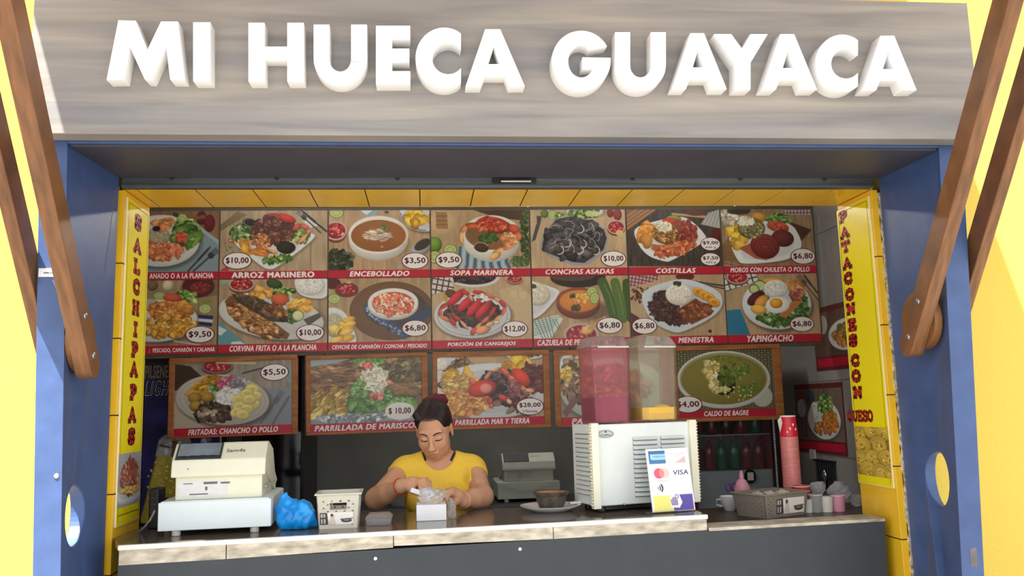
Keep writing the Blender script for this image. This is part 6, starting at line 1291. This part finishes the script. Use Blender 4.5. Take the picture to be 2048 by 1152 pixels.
p = PY(1603, 1000, 0.42); cup('paper_cup', 'single red paper cup beside the stack of cups', p[0], 0.42, ZSH, 0.028, 0.036, 0.098, M_REDCUP, 'cup', True)
M_HAZE = mat('hazy_clear_plastic', rgb(206, 204, 200), 0.2, trans=0.45, var=0.08, alpha=0.8, ior=1.2)
M_PINKP = mat('pink_plastic', rgb(214, 150, 170), 0.4, var=0.04)
for i, (px, m, nm, r, h) in enumerate(((1615, M_CUPW, 'small white cup lying nearest the red cup', .020, .05), (1632, M_HAZE, 'hazy clear cup left of the pink cup', .026, .068), (1653, M_CUPW, 'white paper cup touching the pink cup', .026, .058), (1677, M_PINKP, 'pink plastic cup at the right end of the dark worktop', .027, .062))):
    p = PY(px, 1010, 0.36); cup('small_cup', nm, p[0], 0.36, ZSH, r*.9, r, h, m, 'cup')
for i, (px, py, rr, nm) in enumerate(((1680, 985, .042, 'crumpled clear bag of lids piled above the pink cup'), (1716, 1010, .026, 'reddish clear bag squeezed against the right jamb'), (1638, 978, .030, 'crumpled clear bag of cups left of the bag of lids'))):
    p = PY(px, py, 0.47); film('clear_bag', nm, (p[0], 0.48, max(p[2], ZSH+rr*.95)), (rr, rr*.8, rr), 0.35, 'bag', 20+i, ZSH+0.0005)
# things in front of the fridge
p = PY(1459, 1000, 0.52); tcup = thing('teacup', 'white teacup left of the taupe basket', 'teacup', (p[0], 0.52, ZSH))
MB().lathe([(0, 0), (0.022, 0), (0.024, 0.004), (0.038, 0.034), (0.042, 0.058), (0.040, 0.058), (0.034, 0.03), (0.0, 0.012)], (0, 0, 0), 32, capb=False, capt=False).build('cup_body', M_CERAM, tcup, True, local=True)
MB().tube([(-0.036, 0, 0.045), (-0.056, 0, 0.046), (-0.058, 0, 0.024), (-0.033, 0, 0.018)], 0.004, 8).build('handle', M_CERAM, tcup, True, local=True)
p = PY(1485, 990, 0.56); pbt = thing('squeeze_bottle', 'pink squeeze bottle behind the left end of the taupe basket', 'bottle', (p[0], 0.56, ZSH))
MB().lathe([(0, 0), (0.026, 0), (0.03, 0.01), (0.03, 0.05), (0.034, 0.085), (0.02, 0.115), (0.009, 0.125), (0.009, 0.13)], (0, 0, 0), 24, capb=False).build('body', M_PINKP, pbt, True, local=True)
MB().lathe([(0.010, 0.128), (0.009, 0.14), (0.004, 0.158), (0, 0.158)], (0, 0, 0), 16, capt=False, capb=False).build('nozzle', M_PINKP, pbt, True, local=True)
p = PY(1463, 985, 0.6); sc_ = thing('scissors', 'scissors with purple handles leaning behind the teacup', 'scissors', (p[0], 0.6, ZSH))
for s in (-1, 1):
    n = 18; c = Vector((s*0.014, 0, 0.085)); MB().tube([(c.x+0.011*cos(2*pi*i/n), 0.002*s, c.z+0.017*sin(2*pi*i/n)) for i in range(n)], 0.003, 6, True).build('handle', M_PURP, sc_, True, local=True)
    MB().prism([(s*0.010, 0.001*s, 0.068), (s*0.003, 0.001*s, 0.066), (-s*0.004, 0.001*s, 0.002), (-s*0.008, 0.001*s, 0.0)], (0, 0.001, 0)).build('blade', M_STEEL, sc_, local=True)
p = PY(1502, 953, YR-0.006)
wl = tag(MB().prism([(p[0]+0.036*cos(2*pi*i/32), YR+0.002, p[2]+0.042*sin(2*pi*i/32)) for i in range(32)], (0, 0.0095, 0)).build('door_sticker', M_BLACKP), 'round black sticker with a white square on the fridge door', 'sticker')
MB().cbox((p[0], YR+0.0012, p[2]), (0.036, 0.002, 0.046)).build('white_square', M_CUPW, wl)
# cutlery caddy on the tiled wall and a white socket
p = PX(1650, 950, 2.28); cd = thing('cutlery_rack', 'black rack of cutlery against the grey tiled wall', 'rack', (2.27, p[1], p[2]-0.09))
for i in range(9): MB().tube([(2.285, p[1]-0.11+i*0.027, p[2]-0.09), (2.285, p[1]-0.11+i*0.027, p[2]+0.08)], 0.006, 6).build('rail', M_BLACKP, cd)
MB().box(2.27, p[1]-0.12, p[2]-0.095, 2.295, p[1]+0.12, p[2]-0.085).build('lower_bar', M_BLACKP, cd); MB().box(2.27, p[1]-0.12, p[2]+0.075, 2.295, p[1]+0.12, p[2]+0.085).build('upper_bar', M_BLACKP, cd)
MB().ell((2.268, p[1]-0.02, p[2]+0.0), (0.012, 0.02, 0.034), 12, 8).build('spoon_bowl', M_STEEL, cd, True); MB().tube([(2.268, p[1]-0.02, p[2]+0.03), (2.268, p[1]-0.02, p[2]-0.085)], 0.006, 6).build('spoon_handle', M_STEEL, cd)
p = PX(1626, 909, 2.29); tag(MB().box(2.283, p[1]-0.035, p[2]-0.03, 2.2945, p[1]+0.035, p[2]+0.03).build('wall_switch', M_CUPW, bevel=0.003), 'small white switch on the grey tiled wall below the lower poster', 'switch')
# pale grey tub on the back counter behind the woman
p = PY(735, 985, 2.32); t = thing('plastic_tub', 'pale grey tub on the back counter behind the woman', 'tub', (p[0]+0.25, 2.45, ZK))
MB().lathe([(0, 0), (0.12, 0), (0.14, 0.10), (0.145, 0.105), (0.13, 0.105), (0.11, 0.01), (0, 0.01)], (0, 0, 0), 32, sy=.6, capb=False, capt=False).build('bowl', mat('pale_grey_plastic', rgb(150, 154, 152), 0.4), t, True, local=True)
# unseen tube lamps, added to brighten the boards and the back wall
for i, (x, yl, nm) in enumerate(((-0.55, 0.95, 'front left one'), (1.25, 0.95, 'front right one'), (0.35, 2.15, 'rear one'))):
    em = 'fill_tube' if i < 2 else 'rear_fill_tube'; lt = thing('fill_lamp', 'unseen white tube lamp added on the kitchen ceiling, the %s of three' % nm, 'lamp', (x, yl, 2.9), 'added kitchen fill lamps')
    MB().box(-0.62, -0.07, -0.05, 0.62, 0.07, 0).build('housing', M_CEIL, lt, bevel=0.004, local=True)
    for y in (-0.03, 0.03): MB().tube([(-0.6, y, -0.068), (0.6, y, -0.068)], 0.013, 12).build('tube', mat(em, (1, 1, 1), 0.4, emit=(1.0, 0.95, 0.88, 8.0 if i < 2 else 32.0)), lt, True, local=True)
# ------------------------------------------------------------------ the woman: one continuous body grown from a distance field
class Field:
    def __init__(s, lo, hi, h):
        s.lo = np.array(lo, float); s.h = h; s.n = np.ceil((np.array(hi)-s.lo)/h).astype(int)+1; s.F = np.full(s.n, 1.0, np.float32)
    def grid(s, a, b):
        i0 = np.clip(np.floor((np.array(a)-s.lo)/s.h).astype(int), 0, s.n); i1 = np.clip(np.ceil((np.array(b)-s.lo)/s.h).astype(int)+1, 0, s.n)
        q = tuple(slice(a_, b_) for a_, b_ in zip(i0, i1)); ax = [s.lo[k]+s.h*np.arange(i0[k], i1[k], dtype=np.float32) for k in range(3)]
        return q, np.meshgrid(*ax, indexing='ij', sparse=True)
    def put(s, q, d, k, sub=False):
        if 0 in d.shape: return
        A = s.F[q]
        if sub: h = np.clip(0.5-0.5*(A+d)/k, 0, 1); s.F[q] = A*(1-h)-d*h+k*h*(1-h)
        else: h = np.clip(0.5+0.5*(A-d)/k, 0, 1); s.F[q] = A*(1-h)+d*h-k*h*(1-h)
    def cap(s, a, b, ra, rb=None, k=0.015, sub=False, sq=None):
        rb = ra if rb is None else rb; a = np.array(a, float); b = np.array(b, float); R = max(ra, rb)+k+4*s.h
        q, (x, y, z) = s.grid(np.minimum(a, b)-R, np.maximum(a, b)+R); e = b-a; L = e@e+1e-12
        t = np.clip(((x-a[0])*e[0]+(y-a[1])*e[1]+(z-a[2])*e[2])/L, 0, 1)
        d = np.sqrt((x-a[0]-t*e[0])**2+(y-a[1]-t*e[1])**2+(z-a[2]-t*e[2])**2)-(ra+(rb-ra)*t); s.put(q, d, k, sub)
    def chain(s, pts, rs, k=0.01):
        for i in range(len(pts)-1): s.cap(pts[i], pts[i+1], rs[i], rs[i+1], k)
    def ell(s, c, r, R=None, k=0.015, sub=False):
        c = np.array(c, float); r = np.array(r, float); M = max(r)+k+4*s.h; q, (x, y, z) = s.grid(c-M, c+M); x = x-c[0]; y = y-c[1]; z = z-c[2]
        if R is not None: u, v, w = (x*R[0][i]+y*R[1][i]+z*R[2][i] for i in range(3))
        else: u, v, w = x, y, z
        k0 = np.sqrt((u/r[0])**2+(v/r[1])**2+(w/r[2])**2); k1 = np.sqrt((u/r[0]**2)**2+(v/r[1]**2)**2+(w/r[2]**2)**2)+1e-9
        s.put(q, (k0*(k0-1)/k1).astype(np.float32), k, sub)
    def xyz(s): return np.meshgrid(*[s.lo[k]+s.h*np.arange(s.n[k], dtype=np.float32) for k in range(3)], indexing='ij', sparse=True)
    def mesh(s, smooth=2):
        F = s.F; S = F < 0; n = s.n-1
        c = sum(S[i:n[0]+i, j:n[1]+j, l:n[2]+l].astype(np.int8) for i in (0, 1) for j in (0, 1) for l in (0, 1)); act = (c > 0) & (c < 8)
        I = np.argwhere(act); idx = np.full(act.shape, -1, np.int64); idx[act] = np.arange(len(I)); P = np.zeros((len(I), 3)); W = np.zeros(len(I))
        cs = [(i, j, l) for i in (0, 1) for j in (0, 1) for l in (0, 1)]
        for a in cs:
            for b in cs:
                if sum(abs(p-q) for p, q in zip(a, b)) == 1 and a < b:
                    fa = F[I[:, 0]+a[0], I[:, 1]+a[1], I[:, 2]+a[2]]; fb = F[I[:, 0]+b[0], I[:, 1]+b[1], I[:, 2]+b[2]]; m = (fa < 0) != (fb < 0); t = np.where(m, fa/np.where(m, fa-fb, 1), 0)
                    P += m[:, None]*(np.array(a)+t[:, None]*(np.array(b)-np.array(a))); W += m
        P = (I+P/W[:, None])*s.h+s.lo; Q = []
        for ax in range(3):
            o = [k for k in range(3) if k != ax]; lo = [0, 0, 0]; A = np.take(S, range(0, s.n[ax]-1), ax); B = np.take(S, range(1, s.n[ax]), ax); E = np.argwhere(A != B)
            E = E[(E[:, o[0]] > 0) & (E[:, o[1]] > 0) & (E[:, o[0]] < n[o[0]]) & (E[:, o[1]] < n[o[1]])]
            ins = S[E[:, 0], E[:, 1], E[:, 2]]; g = []
            for d0, d1 in ((1, 1), (0, 1), (0, 0), (1, 0)):
                C = E.copy(); C[:, o[0]] -= d0; C[:, o[1]] -= d1; g.append(idx[C[:, 0], C[:, 1], C[:, 2]])
            g = np.stack(g, 1); flip = ins if ax != 1 else ~ins; g[~flip] = g[~flip][:, ::-1]; Q.append(g)
        Q = np.concatenate(Q); Q = Q[(Q >= 0).all(1)]
        for _ in range(smooth):
            acc = np.zeros_like(P); cn = np.zeros(len(P))
            for a in range(4):
                b = (a+1) % 4; np.add.at(acc, Q[:, a], P[Q[:, b]]); np.add.at(acc, Q[:, b], P[Q[:, a]]); np.add.at(cn, Q[:, a], 1); np.add.at(cn, Q[:, b], 1)
            P = P*.5+.5*acc/np.maximum(cn, 1)[:, None]
        return P, Q
def np_mesh(name, P, Q, m, parent):
    me = bpy.data.meshes.new(name); w = wloc(parent) if parent is not None else Vector(); P = P-np.array(w); me.vertices.add(len(P)); me.vertices.foreach_set('co', P.astype(np.float32).ravel())
    me.loops.add(Q.size); me.loops.foreach_set('vertex_index', Q.astype(np.int32).ravel()); me.polygons.add(len(Q)); me.polygons.foreach_set('loop_start', np.arange(0, Q.size, 4, dtype=np.int32)); me.update(calc_edges=True)
    bm = bmesh.new(); bm.from_mesh(me); bmesh.ops.recalc_face_normals(bm, faces=bm.faces); bm.to_mesh(me); bm.free()
    me.polygons.foreach_set('use_smooth', [True]*len(me.polygons)); return link_mesh(name, me, m, parent)
def skin_mat(name, col, lip=None):
    m = mat(name, col, 0.48, var=0.05, scale=30, spec=0.35); b = m.node_tree.nodes['Principled BSDF']
    b.inputs['Subsurface Weight'].default_value = 0.12; b.inputs['Subsurface Radius'].default_value = (0.012, 0.005, 0.003); b.inputs['Subsurface Scale'].default_value = 0.4; return m
M_SKIN = skin_mat('warm_skin', rgb(208, 156, 124))
M_HAIR = mat('dark_brown_hair', rgb(38, 28, 28), 0.42, var=0.35, scale=60, stretch=(1, 5, 1), bump=0.4)
M_HAIRR = mat('dark_red_hair', rgb(92, 20, 30), 0.45, var=0.35, scale=50, bump=0.4)
M_TEE = mat('yellow_jersey', rgb(244, 202, 70), 0.8, var=0.03, scale=80, bump=0.12)
M_BRA = mat('black_strap_cloth', rgb(24, 22, 26), 0.6); M_JEANS = mat('dark_blue_denim', rgb(40, 46, 66), 0.8)
M_LIP = mat('lip_skin', rgb(192, 122, 102), 0.4, var=0.05); M_BROW = mat('dark_brow_hair', rgb(40, 26, 22), 0.7); M_SHOE = mat('black_shoe', rgb(20, 20, 20), 0.5)

HC = np.array(PY(868, 862, 0.575))                       # between the eyes, inside the head
hp, hyaw, hroll = radians(24), radians(-11), radians(-3)     # bowed, turned a little to the picture's left
Rh = (Matrix.Rotation(hyaw, 3, 'Z') @ Matrix.Rotation(hp, 3, 'X') @ Matrix.Rotation(hroll, 3, 'Y')); RH = np.array(Rh); HS = 0.97
hl = lambda x, y, z: HC+RH @ (np.array([x, y, z])*HS)
def head(f, base):
    e = lambda c, r, k=.012, sub=False: f.ell(hl(*c), np.array(r)*HS, RH, k, sub)
    e((0, .012, .052), (.072, .090, .078), .01); e((0, -.012, -.018), (.063, .068, .082), .03); e((0, -.040, -.085), (.030, .030, .026), .03)
    for s in (-1, 1):
        e((s*.036, -.046, -.030), (.026, .026, .030), .02); e((s*.040, -.010, -.070), (.020, .036, .026), .02); e((s*.026, -.070, .026), (.026, .010, .009), .012)
        e((s*.031, -.088, .000), (.019, .014, .013), .010, True); e((s*.031, -.0655, -.001), (.0165, .0125, .0125), .004); f.cap(hl(s*.018, -.0765, -.0065), hl(s*.043, -.0705, -.006), .0022*HS, .002*HS, .003)
        e((s*.0105, -.092, -.040), (.0085, .011, .008), .006); f.ell(hl(s*.0735, .018, -.006), np.array((.008, .019, .031))*HS, RH @ np.array(Matrix.Rotation(s*.25, 3, 'Z')), .008); f.ell(hl(s*.0775, .012, -.004), np.array((.005, .010, .018))*HS, RH, .003, True)
    f.cap(hl(0, -.074, .012), hl(0, -.098, -.036), .0075*HS, .0095*HS, .012); e((0, -.0985, -.038), (.011, .011, .009), .006)
    e((0, -.078, -.066), (.026, .012, .020), .012); e((0, -.0865, -.0625), (.0200, .0075, .0050), .004); e((0, -.0855, -.0725), (.0170, .0080, .0060), .004); f.cap(hl(-.020, -.090, -.0672), hl(.020, -.090, -.0672), .0016, .0016, .004, True)
    f.cap(hl(0, .035, -.050), base, .050, .052, .02)
SHL, SHR = np.array((-.098, .625, 1.243)), np.array((.196, .625, 1.240)); NB = np.array((.048, .635, 1.285))
EL = np.array(PY(752, 998, .475)); WL = np.array(PY(803, 972, .315)); ER = np.array(PY(966, 1003, .47)); WR = np.array(PY(924, 1001, .335))
ER[2] = max(ER[2], ZC+.042); WR[2] = max(WR[2], ZC+.030)
def torso(f, g=0.0):
    f.ell((.049, .64, 1.135), (.142+g, .092+g, .165+g), None, .03); f.cap((-.075, .632, 1.248), (.173, .632, 1.245), .046+g, .046+g, .05)
    for s in (-1, 1): f.cap((.049+s*.036, .64, 1.300), (.049+s*.12, .632, 1.262), .026+g, .030+g, .03); f.ell((.047+s*.064, .553, 1.128), (.061+g, .052+g, .058+g), None, .03)
    f.ell((.049, .65, 1.00), (.122+g, .092+g, .12+g), None, .05); f.ell((.049, .655, .88), (.160+g, .112+g, .12+g), None, .05)
def arms(f, g=0.0, upper=1.0):
    for S, E in ((SHL, EL), (SHR, ER)):
        e = S+(E-S)*upper; f.cap(S, e, .047+g, .047+(.038-.047)*upper+g, .03)
def legs(f, g=0.0):
    for s in (-1, 1): f.cap((.049+s*.082, .655, .86), (.049+s*.085, .65, .48), .078+g, .052+g, .04); f.cap((.049+s*.085, .65, .48), (.049+s*.088, .665, .10), .050+g, .034+g, .03)
def hands(f):
    # her right hand (left in the picture): fist bent down over the paper
    K = [(839, 966, .262), (847.5, 961.5, .272), (853.5, 961.5, .287), (857, 965, .302)]
    M = [(841.5, 976, .238), (852, 975, .245), (859, 974, .262), (861, 976, .283)]
    T = [(838.5, 984, .243), (848.5, 988, .247), (854.5, 988, .262), (857, 986, .280)]
    p = lambda t: np.array(PY(*t)); kn = [p(t) for t in K]
    f.cap(WL, (WL+kn[1])/2, .026, .027, .012)
    for q in kn: f.cap(WL+(q-WL)*.25, q, .019, .0125, .010)
    for a, b, c, r in zip(K, M, T, (.0092, .0096, .0092, .0080)): f.chain([p(a), p(b), p(c)], [r*1.12, r, r*.82], .0035)
    f.chain([p((816, 975, .285)), p((826, 982, .262)), p((832, 985.5, .245)), p((836, 988, .236))], [.014, .012, .0098, .0082], .006)
    # her left hand: half closed beside the film on the box
    K = [(902, 985, .262), (903.5, 981, .278), (906, 980, .295), (909.5, 982, .31)]
    M = [(895, 991, .240), (893, 985, .252), (894, 982, .272), (899, 982, .292)]
    T = [(893.5, 1000, .232), (888, 993, .236), (886, 989, .252), (891, 988, .276)]
    kn = [p(t) for t in K]; f.cap(WR, (WR+kn[1])/2, .026, .026, .012)
    for q in kn: f.cap(WR+(q-WR)*.3, q, .019, .0125, .010)
    for a, b, c, r in zip(K, M, T, (.0092, .0096, .0092, .0080)): f.chain([p(a), p(b), p(c)], [r*1.12, r, r*.82], .0035)
    f.chain([p((914, 1003, .29)), p((906, 1007, .262)), p((900, 1009, .246)), p((895.5, 1009, .236))], [.013, .0118, .0098, .0082], .006)
def plastic_bag():
    M = mat('blue_plastic_film', rgb(0, 128, 214), 0.22, var=0.14, scale=14, spec=0.6, bump=0.4, col2=rgb(20, 150, 230))
    c = np.array(PZ(592, 1062, ZC)); y = c[1]+.055; X = lambda px, yy=y: PY(px, 1030, yy)[0]; Zp = lambda py, yy=y: PY(590, py, yy)[2]
    g = Field((X(540), y-.09, ZC-.01), (X(640), y+.10, Zp(975)), .0024)
    g.ell((X(590), y, ZC+.032), (.064, .052, .042), None, .02); g.ell((X(606), y, ZC+.054), (.042, .042, .046), None, .02); g.ell((X(575), y+.01, ZC+.060), (.036, .036, .045), None, .02)
    g.cap((X(569), y+.01, ZC+.07), (X(566), y+.012, Zp(992)), .030, .010, .02); g.cap((X(566), y+.012, Zp(992)), (X(571), y+.012, Zp(986)), .010, .006, .01); g.cap((X(618), y, ZC+.03), (X(626), y, ZC+.012), .022, .012, .02)
    x_, y_, z_ = g.xyz(); u, v, w = (x_-c[0])*30, (y_-y)*30, (z_-ZC)*30
    wr = .0055*np.abs(np.sin(1.3*u+.9*w+1.2*np.sin(1.7*v+.6*w)))+.0030*np.abs(np.sin(2.6*u-1.7*w+2*np.sin(u*.7)))+.0010*np.sin(5.2*u+3.1*w+v)+.0006*np.sin(7*w-4*u+2*v)
    g.F = np.maximum(g.F+wr-.0045, ZC+.0012-z_).astype(np.float32); P, Q = g.mesh(1); o = np_mesh('plastic_bag', P, Q, M, None); tag(o, 'crumpled bright blue plastic bag on the counter beside the cash register', 'bag')
plastic_bag()
pw = thing('person', 'woman in a yellow T-shirt with a red hair bun behind the counter', 'person', (.049, .65, 0))
f = Field((-.36, .18, -.01), (.40, .80, 1.60), .0042)
torso(f); arms(f); f.cap(EL, WL, .041, .026, .02); f.cap(EL+(WL-EL)*.1, EL+(WL-EL)*.45, .040, .036, .02); f.cap(ER, WR, .041, .026, .02); f.cap(ER+(WR-ER)*.1, ER+(WR-ER)*.45, .040, .036, .02)
legs(f); 
for s in (-1, 1): f.ell((.049+s*.09, .61, .032), (.038, .10, .032), None, .03)
head(f, NB); hands(f)
P, Q = f.mesh(1); body = np_mesh('body', P, Q, M_SKIN, pw); FB = f
# T-shirt: an offset shell cut at the neck and the cap sleeves
def shell(name, lo, hi, h, fn, cut, m, sm=2):
    g = Field(lo, hi, h); fn(g); X, Y, Z = g.xyz(); g.F = np.maximum(g.F, cut(X, Y, Z)).astype(np.float32); P, Q = g.mesh(sm); return np_mesh(name, P, Q, m, pw)
def tee(g): torso(g, .007); arms(g, .008, .42)
NK = np.array(PY(871, 905, .535)); NKb = PY(871, 941, .545)
def tee_cut(X, Y, Z):
    zc = NKb[2]+.085; c = .052
    d1 = .045-(np.sqrt(((X-c)/.83)**2+((Z-zc)/1.0)**2)-.04)                              # scoop seen from the front
    d1 = .088-np.sqrt(((X-c)/.80)**2+((Z-zc)/.97)**2+((Y-.60)*.25)**2)
    d2 = np.maximum(.94-Z, -1)                                              # hem
    a = EL-SHL; a = a/np.linalg.norm(a); d3 = (X-SHL[0])*a[0]+(Y-SHL[1])*a[1]+(Z-SHL[2])*a[2]-.042-.35*np.maximum(0, X+.098)
    b = ER-SHR; b = b/np.linalg.norm(b); d4 = (X-SHR[0])*b[0]+(Y-SHR[1])*b[1]+(Z-SHR[2])*b[2]-.042-.35*np.maximum(0, .196-X)
    side = np.where(X < -.085, d3, np.where(X > .183, d4, -1))
    return np.maximum(np.maximum(d1, d2), side)
shell('t_shirt', (-.26, .42, .90), (.36, .80, 1.40), .0042, tee, tee_cut, M_TEE)
shell('trousers', (-.17, .45, -.02), (.28, .82, 1.0), .007, lambda g: (g.ell((.049, .655, .88), (.166, .118, .13), None, .05), legs(g, .010)), lambda X, Y, Z: np.maximum(Z-.965, .075-Z), M_JEANS)
for s in (-1, 1): MB().ell((.049+s*.09, .605, .036), (.043, .112, .0355), 20, 12).build('shoe', M_SHOE, pw, True)
# hair: a cap over the skull cut along the hairline, strands combed back, and a red bun
def hair_fn(g):
    e = lambda c, r, k=.012: g.ell(hl(*c), np.array(r)*HS, RH, k)
    e((0, .016, .056), (.0785, .096, .0825), .01); e((0, .05, .0), (.072, .062, .075), .03)
def hair_cut(X, Y, Z):
    x, y, z = X-HC[0], Y-HC[1], Z-HC[2]; u = (x*RH[0][0]+y*RH[1][0]+z*RH[2][0])/HS; v = (x*RH[0][1]+y*RH[1][1]+z*RH[2][1])/HS; w = (x*RH[0][2]+y*RH[1][2]+z*RH[2][2])/HS
    front = .102-13.5*u*u                                 # hairline height over the brow falls to the temples
    line = np.where(v < -.01, front-w, np.where(v < .03, (.03-(v+.01)*1.2)-w-.035*(np.abs(u) < .05), -.075-w)); 
    side = np.where((v > -.045) & (v < .03), -(v+.012)*.9-np.maximum(0, w*.35-.028), -1)
    h1 = np.maximum(front-w, -.2)
    d = np.where(v > .012, -.068-w, np.minimum(front-w, np.maximum(-(v+.038)+.30*(-w), -.014-w)))
    return (d*.8).astype(np.float32)
hair = shell('hair', HC-.16, HC+.17, .0032, hair_fn, hair_cut, M_HAIR, 2)
g = Field(HC-.2, HC+.22, .0032)
bc = hl(.010, .060, .110); 
for i in range(9):
    a = 2*pi*i/9; q = bc+RH @ np.array([.036*cos(a), .026*sin(a), .006*sin(2*a)]); g.ell(q, (.020, .018, .018), RH, .010)
g.ell(bc, (.036, .030, .030), RH, .012); g.ell(bc+RH @ np.array([0, -.004, .016]), (.028, .024, .018), RH, .01)
P, Q = g.mesh(1); bun = np_mesh('hair_bun', P, Q, M_HAIRR, pw); bun['label'] = 'dark red bun'
mb = MB(); r_ = np.random.default_rng(3)
for i in range(46):       # combed strands over the cap
    a = -1.25+2.5*i/45; pts = []
    for t in np.linspace(0, 1, 9):
        th = .38+1.15*t; w = a*(1-.75*t); d = np.array([sin(w)*cos(th-.35)*.0795, -cos(w)*cos(th)*.097+.016*t, .056+sin(th)*.0835+.0]); pts.append(hl(*d))
    mb.tube(pts, [.0006+.0016*sin(pi*min(1, .15+.85*k/8)) for k in range(9)], 6)
mb.build('hair_strands', M_HAIR, hair, True)
# brows, lash lines and lips lie on the face: find the skin along the view of the face
from mathutils.bvhtree import BVHTree
bw_ = wloc(pw); bvh = BVHTree.FromPolygons([tuple(v.co+bw_) for v in body.data.vertices], [tuple(p.vertices) for p in body.data.polygons])
fwd = Vector(RH @ np.array([0, 1.0, 0]))
def on_face(x, z, lift=.0006):
    o = Vector(hl(x, -.2, z)); h = bvh.ray_cast(o, fwd, .3); return (h[0]-fwd*lift) if h[0] else None
def stroke(name, pts, rs, m, lift=.0004):
    q = [on_face(x, z, lift) for x, z in pts]; k = [(a, r) for a, r in zip(q, rs) if a is not None]
    if len(k) > 1: MB().tube([a for a, _ in k], [r for _, r in k], 6).build(name, m, pw, True)
for s in (-1, 1):
    stroke('eyebrow', [(s*(.012+.038*t), .020+.0065*sin(pi*.62*t)-.0035*(t < .2)-.002*(t > .8)) for t in np.linspace(0, 1, 9)], [.0011+.0014*sin(pi*min(1, .25+.75*t)) for t in np.linspace(0, 1, 9)], M_BROW)
    stroke('eyelashes', [(s*(.0165+.030*t), -.0075-.0035*sin(pi*t)+.003*t) for t in np.linspace(0, 1, 9)], [.0011+.0013*sin(pi*min(1, .2+.8*t)) for t in np.linspace(0, 1, 9)], M_BROW)
    stroke('nostril', [(s*.0045, -.0465), (s*.0095, -.0455)], [.0012, .0014], mat('nostril_shade', rgb(110, 66, 50), 0.7), .0001)
def patch(name, top, bot, m, n=16):
    V = []; F_ = []
    for i in range(n+1):
        t = i/n; x = -.0215+.043*t; a, b = top(t), bot(t)
        for j in range(4):
            z = a+(b-a)*j/3; q = on_face(x, z, .0005); V.append(q if q is not None else Vector(hl(x, -.09, z)))
    for i in range(n):
        for j in range(3): F_.append((i*4+j, (i+1)*4+j, (i+1)*4+j+1, i*4+j+1))
    MB().add(V, F_).build(name, m, pw, True)
patch('upper_lip', lambda t: -.0672+.0068*sin(pi*t)**.7-.0012*(abs(t-.5) < .06), lambda t: -.0674, M_LIP); patch('lower_lip', lambda t: -.0676, lambda t: -.0676-.0085*sin(pi*t)**.8, M_LIP)
# halter straps beside the neck, bracelets
def surf_pts(pts, lift=.002):
    out = []
    for p, d in pts:
        h = bvh.ray_cast(Vector(p)-Vector(d)*.2, Vector(d), .4); out.append((h[0]-Vector(d)*lift) if h[0] else Vector(p))
    return out
for s, xs in ((-1, (846, 849, 851)), (1, (909.5, 906, 902))):
    mb = MB(); pts = []
    for px, py in zip(xs, (905, 912, 921)):
        d = Vector(ray(px, py)).normalized(); h = bvh.ray_cast(Vector(CAM), d, 6); 
        if h[0]: pts.append(h[0]-d*.003)
    if len(pts) > 1: mb.tube(pts, .0042, 8).build('halter_strap', M_BRA, pw, True)
def bracelet(W, E, r, m, off, name='bracelet'):
    a = Vector(E-W).normalized(); c = Vector(W)+a*off; u = a.cross(Vector((0, 0, 1))).normalized(); v = u.cross(a); n = 32
    return MB().tube([c+u*cos(2*pi*i/n)*r+v*sin(2*pi*i/n)*r*1.02 for i in range(n)], .0028, 8, True).build(name, m, pw, True)
b = bracelet(WL, EL, .0295, mat('red_cord', rgb(190, 40, 34), 0.6), .006); b['label'] = 'red cord bracelet'
b = bracelet(WR, ER, .0295, mat('pale_cord', rgb(214, 170, 150), 0.5), .012); b['label'] = 'thin pale bracelet'
# folded paper strip in her right hand
a, b = np.array(PY(821.5, 979.5, .232)), np.array(PY(868, 994, .205)); d = Vector(b-a); L_ = d.length; d.normalize(); u = Vector((0, .35, .94)); u = (u-d*u.dot(d)).normalized(); w = d.cross(u); R = Matrix((d, w, u)).transposed()
o = MB().cbox(Vector((a+b)/2), (L_, .003, .017), R).build('paper_strip', M_CARD, bevel=0.001); tag(o, 'folded white paper strip held in the right hand of the woman', 'paper')
